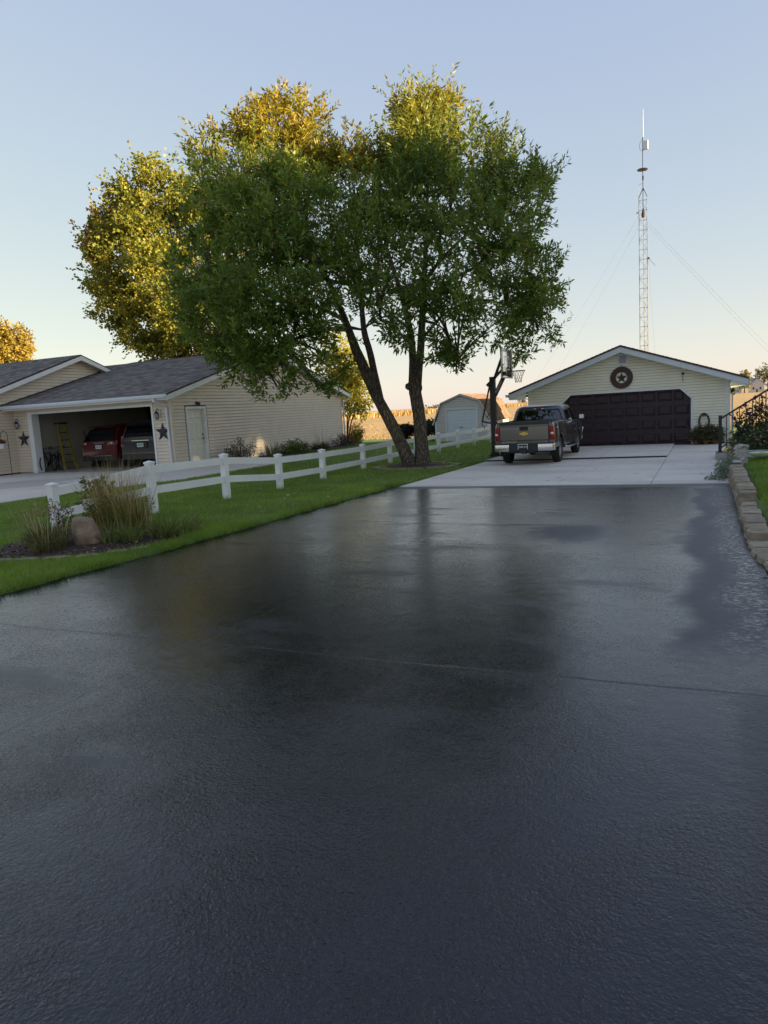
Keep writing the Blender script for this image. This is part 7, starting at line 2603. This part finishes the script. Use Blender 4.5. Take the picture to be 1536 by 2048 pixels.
# flat edging stones along the front
es = thing('bed_edging', 'row of flat mossy stones edging the corner bed by the driveway', 'edging', (-7.3, 6.6, 0))
sr = random.Random(19)
for k, (x, y, L_) in enumerate(((-8.05, 6.22, .16), (-7.72, 6.33, .17), (-7.38, 6.46, .18), (-7.08, 6.68, .15), (-6.86, 6.95, .14), (-6.74, 7.25, .14))):
    a = math.atan2(.3 + .15 * k, 1)
    c, s = math.cos(a), math.sin(a)
    vs = []
    for dz, kk in ((-.03, 1.0), (.028 + sr.uniform(-.01, .01), .85)):
        for u, w in ((-L_, -.075), (L_ * .3, -.085), (L_, -.05), (L_, .06), (0, .085), (-L_, .06)):
            u, w = u * kk + sr.uniform(-.012, .012), w * kk + sr.uniform(-.01, .01)
            vs.append((x + u * c - w * s, y + u * s + w * c, G(x, y) + .02 + dz))
    mb = MB()
    mb.add(vs, [(5, 4, 3, 2, 1, 0), (6, 7, 8, 9, 10, 11)] + [(i, (i + 1) % 6, 6 + (i + 1) % 6, 6 + i) for i in range(6)])
    mb.build('stone', 'block_tan', es)

# ---------------------------------------------------------------- plants along the neighbour's side wall
DK = [(.05, .055, .03), (.08, .065, .04), (.12, .09, .06)]
shrub('brown_spirea', 'twiggy brownish shrub against the tan wall right of the walk door', 'shrub', (-16.05, 23.0, .0),
      [(0, 0, .38, .34, .6, .3), (0, .5, .3, .3, .4, .22), (0, -.5, .3, .28, .4, .2), (0, 0, .75, .12, .15, .2)], 190, 7, .07, .03, [(.11, .09, .055), (.15, .11, .07), (.08, .075, .04)], 'leaf_dark', 81, stems=16, sr=.008)
t = thing('blue_iris_leaves', 'upright grey-green sword leaves against the tan wall', 'plant', (-16.05, 25.4, -.03))
B1 = Blob()
B1.put(blades(g, -16.05, 25.3, 70, .25, .52, .035, [(.09, .12, .08), (.12, .14, .09), (.07, .09, .06)], lambda x, y: -.03, .35, 3))
B1.put(blades(g, -16.05, 25.6, 60, .4, .28, .03, [(.06, .09, .04), (.05, .07, .03)], lambda x, y: -.03, .8, 3))
B1.build('foliage', 'blade', t)
shrub('green_mound_shrub', 'rounded bright green shrub against the tan wall', 'shrub', (-16.0, 27.0, -.05),
      [(0, 0, .26, .42, .75, .30), (0, .5, .2, .36, .4, .22), (0, -.5, .22, .36, .4, .22)], 420, 8, .07, .035, [(.11, .15, .03), (.14, .18, .04), (.08, .12, .025)], 'leaf', 82)
t = thing('fountain_grass', 'dark grass tuft with upright stalks against the tan wall', 'grass clump', (-16.0, 29.2, -.06))
B1 = Blob()
B1.put(blades(g, -16.0, 29.2, 360, .35, .40, .02, [(.035, .05, .02), (.06, .075, .03)], lambda x, y: -.06, .9, 4))
B1.put(blades(g, -16.0, 29.4, 40, .3, .85, .014, [(.16, .14, .09), (.12, .11, .06)], lambda x, y: -.06, .5, 4))
B1.build('foliage', 'blade', t)
shrub('barberry', 'dark purple-brown shrub at the foot of the far downspout', 'shrub', (-16.0, 31.5, -.08),
      [(0, 0, .30, .4, .7, .28), (0, .7, .2, .35, .4, .2)], 300, 8, .06, .03, [(.07, .035, .035), (.10, .06, .05), (.05, .035, .03)], 'leaf_dark', 83, stems=10)
shrub('small_dead_perennial', 'small dry brown perennial beside the walk door', 'plant', (-15.95, 22.05, .0),
      [(0, 0, .2, .16, .22, .18)], 50, 6, .06, .025, [(.14, .10, .06), (.10, .08, .05)], 'leaf_dark', 84, stems=8, sr=.005)
pp = thing('vent_pipe', 'short white pipe standing by the tan wall', 'pipe', (-16.1, 30.1, -.06))
MB().tube([(-16.1, 30.1, -.15), (-16.1, 30.1, .26), (-16.1, 30.25, .30)], .03, 8).build('pipe', 'white_plastic', pp)
wa = thing('wire_hoop', 'small dark wire hoop in the bed by the tan wall', 'garden wire', (-16.0, 24.4, -.02))
MB().tube([(-16.0, 24.28 + .12 * (1 - math.cos(a)), -.04 + .26 * math.sin(a)) for a in np.linspace(0, PI, 11)], .012, 5).build('wire', 'black_metal', wa)
MB().prism([(-16.55, 22.1), (-15.4, 22.0), (-15.1, 23.4), (-15.5, 27), (-15.4, 31.9), (-15.7, 33.3), (-16.5, 33.3)], 'z', -.2, .02).build('wall_bed', 'mulch', None)
struct(bpy.data.objects['wall_bed'])
shrub('round_yellow_bush', 'round clipped yellow bush under the golden tree at the house corner', 'shrub', (-17.65, 36.4, -.2),
      [(0, 0, .62, .42, .42, .55), (0, 0, .35, .36, .36, .35)], 420, 8, .07, .045, [(.26, .24, .05), (.20, .20, .04), (.30, .26, .06)], 'leaf', 85)

# ---------------------------------------------------------------- retaining wall of split blocks on the right
rw = thing('retaining_wall', 'low stepped retaining wall of tan split-face blocks along the right edge', 'wall', (.5, 11, -.1))
sr = random.Random(29)
def block(xa, ya, xb, yb, depth, z0, z1, m, name, jit=.010):
    """block whose face runs from a to b (towards -X)"""
    d = Vector((xb - xa, yb - ya, 0))
    d.normalize()
    nrm = Vector((d.y, -d.x, 0))          # pointing to +X when going +Y
    gap = .011
    a = Vector((xa, ya, 0)) + d * gap
    b = Vector((xb, yb, 0)) - d * gap
    j = lambda s=1.0: sr.uniform(-jit, jit) * s
    m_ = (a + b) / 2
    fz = sr.uniform(.008, .028)
    q = [a + nrm * (.012 + j(.4)), m_ - nrm * fz, b + nrm * (.012 + j(.4)), b + nrm * depth, a + nrm * depth]
    vs = [(p.x + j(.3), p.y, z0 + .002) for p in q] + [(p.x + j(.3), p.y, z1 + j(.5)) for p in q]
    # a rough middle ring on the face
    mid = [(p.x - (.012 if i < 3 else 0) + j(.6), p.y, (z0 + z1) / 2) for i, p in enumerate(q)]
    n_ = 5
    vs = vs[:5] + mid + vs[5:]
    fs = [(4, 3, 2, 1, 0), (10, 11, 12, 13, 14)]
    for r in range(2):
        for i in range(n_):
            k = (i + 1) % n_
            fs.append((r * 5 + i, r * 5 + k, r * 5 + 5 + k, r * 5 + 5 + i))
    MB().add(vs, fs).build(name, m, rw)
def wallx(y):
    return float(np.interp(y, [5.0, 6.0, 6.6, 7.2, 7.8, 8.6, 10, 15.2], [1.6, 1.05, .74, .56, .48, .45, .46, .47]))
def run(y0, y1, top, step):
    n_ = max(1, round((y1 - y0) / step))
    for i in range(n_):
        ya, yb = y0 + (y1 - y0) * i / n_, y0 + (y1 - y0) * (i + 1) / n_
        xa, xb = wallx(ya), wallx(yb)
        jx = sr.uniform(-.028, .012)
        block(xa + jx, ya, xb + jx, yb, .205, top - .085, top + sr.uniform(-.012, .01), sr.choice(('block_tan', 'block_pale', 'block_brown', 'block_tan')), 'cap_block')
    z = top - .087
    row = 0
    while z > -.12:
        z0 = max(-.2, z - .13)
        o = (row % 2) * step * .5
        yy_ = y0 - o if o else y0
        while yy_ < y1 - .02:
            ya, yb = max(y0, yy_), min(y1, yy_ + step)
            if yb - ya > .05:
                block(wallx(ya), ya, wallx(yb), yb, .22, z0, z, sr.choice(('block_grey', 'block_brown', 'block_tan')), 'wall_block', .018)
            yy_ += step
        z = z0 - .002
        row += 1
run(10.85, 15.1, .225, .33)
run(8.45, 10.85, .095, .34)
run(6.05, 8.45, .02, .34)
# soil and mulch at the foot of the near end
mb = MB()
mb.prism([(.40, 3.0), (.95, 3.2), (1.6, 5.1), (1.05, 6.1), (.62, 6.85), (.50, 6.6), (.44, 5.4)], 'z', -.2, .012)
struct(mb.build('edge_soil', 'soil', None))
g = np.random.default_rng(91)
P = []
while len(P) < 700:
    x, y = .42 + .6 * g.random(), 3.2 + 3.8 * g.random()
    if x > aedge_r(y) - .03:
        P.append((x, y, .015 + .02 * g.random()))
P = np.array(P)
D = unit(np.stack([g.normal(size=len(P)), g.normal(size=len(P)), .3 * g.normal(size=len(P))], 1))
S = unit(np.cross(D, np.array([0, 0, 1.0]) + .3 * g.normal(size=(len(P), 3))))
pick = g.random((len(P), 1))
C = np.where(pick < .5, np.array([[.09, .055, .03]]), np.where(pick < .8, np.array([[.20, .14, .07]]), np.array([[.06, .08, .02]]))) * (.6 + .8 * g.random((len(P), 1)))
stuff(leaves_mesh('edge_litter', P, D, S, .04 + .05 * g.random(len(P)), .02 + .02 * g.random(len(P)), C, 'litter'), 'dead leaves and weeds at the near end of the block wall', 'leaf litter')

# ---------------------------------------------------------------- steps, railing, flowers
stp = thing('concrete_steps', 'grey concrete steps rising to the right behind the flower planter', 'steps', (.3, 20.3, -.12))
for k in range(7):
    x0 = .30 + .27 * k
    MB().cbox(x0, 2.3, 20.15 + .002 * k, 21.55 - .002 * k, (-.2 if k == 0 else .012 + .17 * (k - 1)), .01 + .17 * k, .012).build('step', 'concrete_step', stp)
rl = thing('stair_railing', 'black iron stair railing sloping up to the right', 'railing', (.38, 20.9, .01))
rx0, ry0 = .40, 20.95
MB().box(rx0 - .04, rx0 + .04, ry0 - .04, ry0 + .04, .0, .96).build('newel_post', 'black_metal', rl)
mb = MB()
mb.box(rx0 - .07, rx0 + .07, ry0 - .07, ry0 + .07, .008, .03)
mb.box(rx0 - .048, rx0 + .048, ry0 - .048, ry0 + .048, .955, .975)
mb.build('post_fitting', 'black_metal', rl)
SLP = .63
MB().bar((rx0 + .03, ry0, .90), (rx0 + 1.95, ry0, .90 + 1.92 * SLP), .05, .045).build('handrail', 'black_metal', rl)
MB().bar((rx0 + .03, ry0, .14), (rx0 + 1.95, ry0, .14 + 1.92 * SLP), .04, .035).build('bottom_rail', 'black_metal', rl)
for k in range(1, 13):
    x = rx0 + .15 * k
    z1 = .90 + (x - rx0 - .03) * SLP
    z0 = .14 + (x - rx0 - .03) * SLP
    if k == 1:
        z0 = .0
    MB().box(x - .011, x + .011, ry0 - .011, ry0 + .011, z0, z1 - .015).build('baluster', 'black_metal', rl)

plt = thing('flower_planter', 'weathered blue-grey wooden planter box full of flowers beside the steps', 'planter', (1.6, 17.8, .1))
for k in range(3):
    MB().cbox(.84, 3.2, 17.52, 17.56, .06 + .082 * k, .06 + .082 * k + .077, .006).build('plank', 'planter_blue', plt)
    MB().cbox(.84, .88, 17.565, 18.6, .06 + .082 * k, .06 + .082 * k + .077, .006).build('plank', 'planter_blue', plt)
MB().box(.885, 3.2, 17.57, 18.6, .0, .27).build('soil', 'soil', plt)
g = np.random.default_rng(93)
lb = [(1.10, 17.9, .45, .28, .3, .25), (1.45, 17.9, .62, .35, .35, .38), (1.9, 18.0, .8, .45, .4, .5), (1.25, 18.2, .75, .25, .3, .3), (.85, 18.4, .35, .25, .3, .22), (.95, 18.9, .45, .3, .4, .3), (1.6, 18.4, 1.05, .3, .3, .3)]
P, D, S, Ls, Ws, cen, cr, idx = crown_leaves(g, lb, 900, 9, .07, .032, .14, .2, .2, .3)
cols = np.array([(.055, .085, .026), (.075, .11, .032), (.04, .06, .022), (.11, .075, .05), (.09, .125, .045)])
C = cols[(cr * 5).astype(int) % 5] * (.7 + .6 * g.random(len(P)))[:, None]
leaves_mesh('foliage', P, D, S, Ls, Ws, C, 'leaf_dark', plt)
def blossoms(name, pts, r, col, seed):
    gg = np.random.default_rng(seed)
    PP, DD = [], []
    for p in pts:
        for k in range(7):
            PP.append(p)
            DD.append(gg.normal(size=3) * np.array([1, 1, .5]) + np.array([0, -.5, .4]))
    PP = np.array(PP) + .005 * gg.normal(size=(len(PP), 3))
    DD = unit(np.array(DD))
    SS = unit(np.cross(DD, rand_unit(gg, len(PP))))
    cc = np.tile(np.array([col]), (len(PP), 1)) * (.7 + .5 * gg.random((len(PP), 1)))
    leaves_mesh(name, PP, DD, SS, np.full(len(PP), r), np.full(len(PP), r * .7), cc, 'leaf', plt)
wp = [(float(l[0] + l[3] * .9 * g.normal() * .6), float(l[1] - l[4] * .8), float(l[2] + l[5] * .7 * g.normal() * .7)) for l in lb for _ in range(6)]
blossoms('white_blossom', wp, .04, (.62, .60, .55), 5)
pk = [(float(l[0] + l[3] * g.normal() * .6), float(l[1] - l[4] * .9), float(l[2] + l[5] * g.normal() * .6)) for l in lb[:5] for _ in range(3)]
blossoms('pink_blossom', pk, .035, (.45, .16, .18), 6)
mb = MB()
tips = [(.83, 18.0, 1.38 - .10), (1.05, 18.1, 1.40), (.93, 18.0, 1.08), (.70, 18.1, .86), (.62, 18.2, .98), (1.2, 18.2, 1.42), (.75, 18.2, .72)]
for (x, y, z) in tips:
    mb.tube(bez((1.1, 18.1, .3), (x * .6 + 1.1 * .4, y, z * .6 + .1), (x, y, z), 6), .007, 4)
mb.build('flower_stem', 'hose_green', plt)
blossoms('purple_blossom', [(x + .02 * g.normal(), y, z + .02 * g.normal()) for (x, y, z) in tips for _ in range(3)], .055, (.13, .06, .22), 7)
P2, D2, S2, L2_, W2_, c2, cr2, i2 = crown_leaves(g, [(x * .75 + 1.1 * .25, y, z * .75 + .08, .13, .12, .16) for (x, y, z) in tips], 80, 6, .09, .04, .12, .2)
leaves_mesh('leaf_spray', P2, D2, S2, L2_, W2_, np.tile(np.array([[.03, .04, .02]]), (len(P2), 1)), 'leaf_dark', plt)['kind'] = 'stuff'

# carved stone ornament on the wall end
so = thing('stone_ornament', 'weathered carved grey stone ornament on the end of the block wall', 'garden ornament', (.70, 16.3, .12))
rb = random.Random(6)
mb = MB()
mb.cbox(.60, .82, 16.18, 16.42, .06, .47, .05)
mb.build('core', 'stone_pale', so, True)
mb = MB()
for k in range(5):
    zc = .16 + .075 * k
    a0 = rb.uniform(0, 6)
    mb.tube([(.71 + (.105 + .022 * math.sin(3 * a + a0)) * math.cos(a), 16.31 + (.11 + .02 * math.cos(2 * a + a0)) * math.sin(a), zc + .035 * math.sin(2 * a + a0)) for a in np.linspace(0, 2 * PI, 23)], .028, 6, False, .2, rb)
for xx in (.63, .79):
    mb.ell((xx, 16.25, .47), (.055, .05, .045), 8, 6, .12, rb)
mb.build('carving', 'stone_pale', so, True)
# low stone at its foot
ls_ = MB()
ls_.ell((.60, 15.55, .23), (.09, .14, .035), 12, 8, .08, random.Random(3))
tag(ls_.build('flat_fieldstone', 'stone_pale', None, True), 'flat pale fieldstone on the wall cap before the carved ornament', 'stone')
# pale green dish
ds = thing('clay_dish', 'pale green clay dish lying on the grass before the planter', 'dish', (1.08, 16.75, .2))
mb = MB()
o = len(mb.v)
mb.lathe([(.08, .0), (.19, .04), (.22, .09), (.19, .10), (.12, .075), (.05, .065)], 20, (0, 0, 0))
mb.v = [(1.08 + x * (1.0 + .2 * (x > 0)), 16.75 + y * .8, .205 + z * 1.1) for x, y, z in mb.v]
mb.build('bowl', 'pale_green_clay', ds, True)
mb = MB()
mb.ell((1.11, 16.75, .285), (.10, .07, .03), 10, 6)
mb.build('hollow', 'soil', ds, True)
yo = thing('yellow_trowel', 'small yellow hand tool leaning at the foot of the railing', 'hand tool', (.60, 18.9, .1))
mb = MB()
mb.tube([(.52, 18.9, .25), (.60, 18.95, .33), (.66, 18.95, .44)], [.012, .018, .02], 6)
mb.build('handle', 'yellow_paint', yo)
mb = MB()
mb.ell((.51, 18.9, .22), (.075, .05, .05), 10, 6)
mb.build('blade', 'yellow_paint', yo, True)
MB().box(.50, .72, 18.8, 19.1, -.2, .17).build('rest_block', 'block_grey', None)
tag(bpy.data.objects['rest_block'], 'square grey stone block beside the concrete step', 'stone')
MB().cbox(.86, 2.6, 16.95, 17.45, -.1, .13, .02).build('paver_edge', 'block_tan', None)
tag(bpy.data.objects['paver_edge'], 'low tan paver border under the blue-grey planter', 'edging')
# trailing grey-green plant spilling over the wall end
tp = thing('trailing_plant', 'silvery grey-green trailing plant spilling off the wall onto the concrete', 'plant', (.45, 15.6, -.05))
lb = [(.50, 15.9, .18, .16, .3, .12), (.40, 15.5, .06, .15, .3, .13), (.30, 15.2, -.03, .14, .25, .06), (.42, 16.3, .12, .14, .3, .14), (.16, 15.25, -.06, .12, .15, .03)]
P, D, S, Ls, Ws, cen, cr, idx = crown_leaves(g, lb, 300, 8, .045, .02, .08, .2, .3, .1)
k = P[:, 2] > -.085
C = lerp((.10, .13, .09), (.24, .28, .22), cr)
leaves_mesh('foliage', P[k], D[k], S[k], Ls[k], Ws[k], C[k], 'leaf_dark', tp)

# fallen leaves on the concrete
g = np.random.default_rng(95)
n = 70
P = np.stack([-6 + 6.3 * g.random(n), 15 + 11.8 * g.random(n), np.zeros(n)], 1)
P[:, 2] = gz(P[:, 0], P[:, 1]) + .018
D = unit(np.stack([g.normal(size=n), g.normal(size=n), .1 * g.random(n)], 1))
S = unit(np.cross(D, np.array([0, 0, 1.0]) + .15 * g.normal(size=(n, 3))))
C = np.tile(np.array([[.10, .06, .03]]), (n, 1)) * (.5 + g.random((n, 1)))
stuff(leaves_mesh('fallen_leaves', P, D, S, .05 + .06 * g.random(n), .02 + .025 * g.random(n), C, 'litter'), 'scattered fallen leaves on the concrete pad', 'leaf litter')
# small pale leaves on the lawn
n = 420
x = -13 + 6.6 * g.random(n)
y = 8 + 16 * g.random(n)
k = np.array([_ok_left(a, b) for a, b in zip(x, y)])
x, y = x[k], y[k]
n = len(x)
P = np.stack([x, y, gz(x, y) + .07], 1)
D = unit(np.stack([g.normal(size=n), g.normal(size=n), .2 * g.random(n)], 1))
S = unit(np.cross(D, np.array([0, 0, 1.0]) + .3 * g.normal(size=(n, 3))))
C = np.tile(np.array([[.30, .27, .13]]), (n, 1)) * (.5 + .8 * g.random((n, 1)))
stuff(leaves_mesh('lawn_leaves', P, D, S, .06 + .05 * g.random(n), .03 + .025 * g.random(n), C, 'litter'), 'few pale fallen leaves on the lawn', 'leaf litter')
# ---------------------------------------------------------------- far field
g = np.random.default_rng(101)
VV, CC = [], []
# standing corn
rows = [-92 - .9 * k + 0 for k in range(12)]
for xr_ in rows:
    n = 2600
    y = 120 + 330 * g.random(n)
    x = xr_ + .25 * g.normal(size=n) - (y - 200) * .02
    h = 1.45 + .4 * g.random(n)
    z = gz(x, y) - .05
    for s in range(3):
        a = g.random(n) * 2 * PI
        w = .10 + .08 * g.random(n)
        dx, dy = np.cos(a), np.sin(a)
        lean = .25 * g.normal(size=n)
        p0 = np.stack([x - dx * w, y - dy * w, z], 1)
        p1 = np.stack([x + dx * w, y + dy * w, z], 1)
        p2 = np.stack([x + dx * w * .6 + lean, y + dy * w * .6, z + h], 1)
        p3 = np.stack([x - dx * w * .6 + lean, y - dy * w * .6, z + h * .96], 1)
        VV.append(np.stack([p0, p1, p2, p3], 1).reshape(-1, 3))
        c = lerp((.40, .28, .13), (.50, .36, .18), g.random(n))
        CC.append(np.repeat(c, 4, axis=0))
V = np.concatenate(VV)
stuff(np_mesh('standing_corn', V, np.arange(len(V)).reshape(-1, 4), 'stalk', None, np.concatenate(CC)), 'strip of standing dry corn across the far field', 'corn')
cm = MB()
vs, fs = [], []
yk = np.linspace(118, 455, 60)
for y in yk:
    e = -103 - (y - 200) * .02
    h = 1.15
    zz = G(-100, y)
    vs += [(e, y, zz - .3), (e, y, zz + h), (e - 120, y, zz + h), (e - 120, y, zz - .3)]
for j in range(len(yk) - 1):
    for i in range(3):
        fs.append((j * 4 + i, j * 4 + i + 1, j * 4 + i + 5, j * 4 + i + 4))
fs += [(0, 1, 2, 3), tuple((len(yk) - 1) * 4 + i for i in (3, 2, 1, 0))]
cm.add(vs, fs)
mat('corn_mass', (.36, .25, .12), 1.0, .3, 1.2)
stuff(cm.build('corn_block', 'corn_mass', None), 'dense block of dry corn behind the edge rows', 'corn')
# stubble tufts on the nearer field
n = 20000
x = -60 + 66 * g.random(n)
y = 47.5 + 70 * g.random(n) ** 1.6
y = np.round(y / .76) * .76 + .05 * g.normal(size=n)
k = ~((x > -10.6) & (x < 1) & (y < 48))
x, y = x[k], y[k]
n = len(x)
z = gz(x, y) - .08
a = g.random(n) * PI
w = .02 + .025 * g.random(n)
h = .08 + .10 * g.random(n)
p0 = np.stack([x - np.cos(a) * w, y - np.sin(a) * w, z], 1)
p1 = np.stack([x + np.cos(a) * w, y + np.sin(a) * w, z], 1)
p2 = np.stack([x + .05 * g.normal(size=n), y + .05 * g.normal(size=n), z + h], 1)
V = np.stack([p0, p1, p2], 1).reshape(-1, 3)
stuff(np_mesh('stubble', V, np.arange(len(V)).reshape(-1, 3), 'stalk', None, np.repeat(lerp((.30, .20, .09), (.46, .32, .16), g.random(n)), 3, axis=0)), 'rows of cut corn stubble on the field', 'stubble')
# distant tree lines
def treeline(label, pts, cols, seed, leaf):
    gg = np.random.default_rng(seed)
    P, D, S, Ls, Ws, cen, cr, idx = crown_leaves(gg, pts, len(pts) * 26, 7, leaf, leaf * .8, leaf * .8, .2, .1, .2)
    C = lerp(cols[0], cols[1], cr)
    stuff(leaves_mesh('treeline', P, D, S, Ls, Ws, C, 'leaf_dark', None), label, 'trees')
gg = np.random.default_rng(7)
pts = [(-205 + 9.5 * k + 2 * gg.normal(), 880 + 10 * gg.normal(), 1.6 + (1.2 + 1.4 * gg.random()), 2.2, 3, 1.6 + 1.6 * gg.random()) for k in range(12)]
pts += [(-170 + 7 * k + 2 * gg.normal(), 830 + 10 * gg.normal(), 4.0 + 2 * gg.random(), 2.0, 3, 2.5 + 2.2 * gg.random()) for k in range(8)]
treeline('row of small distant trees on the horizon left of the cream garage', pts, [(.05, .05, .025), (.10, .085, .04)], 3, 1.1)
pts = [(-335 + 12 * k + 4 * gg.normal(), 900 + 15 * gg.normal(), 1.5 + 1.5 * gg.random(), 5, 6, 2.4) for k in range(7)]
treeline('low distant trees on the horizon left of the shed', pts, [(.07, .07, .03), (.12, .10, .05)], 4, 1.4)
# farmstead on the right horizon
def far_house(label, x, y, w, d, h, rh, wall, roof):
    z = G(x, y) - .1
    t = thing('far_farmhouse', label, 'house', (x, y, z))
    MB().prism([(x - w / 2, z), (x + w / 2, z), (x + w / 2, z + h), (x, z + h + rh), (x - w / 2, z + h)], 'y', y, y + d).build('wall', wall, t)
    mb = MB()
    for sg in (-1, 1):
        mb.add([(x, y - .4, z + h + rh + .15), (x + sg * (w / 2 + .5), y - .4, z + h - .2), (x + sg * (w / 2 + .5), y + d + .4, z + h - .2), (x, y + d + .4, z + h + rh + .15),
                (x, y - .4, z + h + rh - .1), (x + sg * (w / 2 + .5), y - .4, z + h - .45), (x + sg * (w / 2 + .5), y + d + .4, z + h - .45), (x, y + d + .4, z + h + rh - .1)],
               [(0, 1, 2, 3), (7, 6, 5, 4), (0, 4, 5, 1), (1, 5, 6, 2), (2, 6, 7, 3)])
    mb.build('roof', roof, t)
    for k in (-1, 1):
        wv = MB().box(x + k * w * .24 - .5, x + k * w * .24 + .5, y - .06, y - .005, z + h * .35, z + h * .35 + 1.5).build('window', 'dark_metal', t)
    MB().box(x - .45, x + .45, y - .05, y - .004, z, z + 2.1).build('door', 'dark_metal', t)
    return t
far_house('white gabled farmhouse with grey roof on the right horizon', 30.0, 505, 8.0, 12, 5.2, 3.6, 'far_house_wall', 'far_house_roof')
far_house('long low farm shed beside the tree on the right horizon', 17.5, 500, 7.5, 9, 2.8, 2.6, 'far_house_wall', 'roof_brown')
def far_tree(label, x, y, z, r, h, cols, seed):
    gg = np.random.default_rng(seed)
    z0 = G(x, y)
    t = thing('far_tree', label, 'tree', (x, y, z0), 'trees at the far farmstead')
    mb = MB()
    mb.tube([(x, y, z0 - .2), (x, y, z0 + h * .6)], [.4, .2], 6)
    mb.build('trunk', 'bark_grey', t)
    lb = [(x, y, z0 + h * .62, r, r, h * .38), (x + r * .5, y, z0 + h * .5, r * .7, r * .7, h * .28), (x - r * .5, y, z0 + h * .55, r * .7, r * .7, h * .28)]
    P, D, S, Ls, Ws, cen, cr, idx = crown_leaves(gg, lb, 260, 9, .9, .7, 1.0, .3)
    leaves_mesh('crown', P, D, S, Ls, Ws, lerp(cols[0], cols[1], cr), 'leaf', t)
far_tree('slim yellow-green tree between the two far farm buildings', 22.8, 498, 0, 2.6, 13, [(.14, .14, .04), (.26, .22, .07)], 11)
far_tree('broad green tree rising behind the far white farmhouse', 37.0, 520, 0, 7.0, 17, [(.10, .10, .04), (.17, .15, .06)], 12)

# ---------------------------------------------------------------- the owner's house, just outside the picture on the right
oh = thing('bungalow', 'single-storey cream house standing right of the steps and lawn', 'house', (9, 12, .1))
HX0, HX1, HY0, HY1, HZ = 7.6, 15.6, -6.0, 28.0, 2.75
MB().prism([(HX0, -.3), (HX1, -.3), (HX1, HZ), ((HX0 + HX1) / 2, HZ + 1.75), (HX0, HZ)], 'y', HY0, HY1).build('wall', 'siding_cream', oh)
mb = MB()
xm = (HX0 + HX1) / 2
for sg in (-1, 1):
    xe = xm + sg * (HX1 - HX0) / 2 + sg * .4
    mb.add([(xm, HY0 - .3, HZ + 1.9), (xe, HY0 - .3, HZ - .1), (xe, HY1 + .05, HZ - .1), (xm, HY1 + .05, HZ + 1.9), (xm, HY0 - .3, HZ + 1.77), (xe, HY0 - .3, HZ - .24), (xe, HY1 + .05, HZ - .24), (xm, HY1 + .05, HZ + 1.77)],
           [(0, 1, 2, 3), (7, 6, 5, 4), (0, 4, 5, 1), (1, 5, 6, 2), (2, 6, 7, 3)])
mb.build('roof', 'roof_brown', oh)
for z in (.9,):
    for k in range(7):
        y = -3.5 + 4.4 * k
        wv = MB().box(HX0 - .06, HX0 - .004, y - .55, y + .55, z, z + 1.3).build('window', 'white_trim', oh)
        MB().box(HX0 - .075, HX0 - .0605, y - .48, y + .48, z + .07, z + 1.23).build('pane', 'dark_glass', wv)
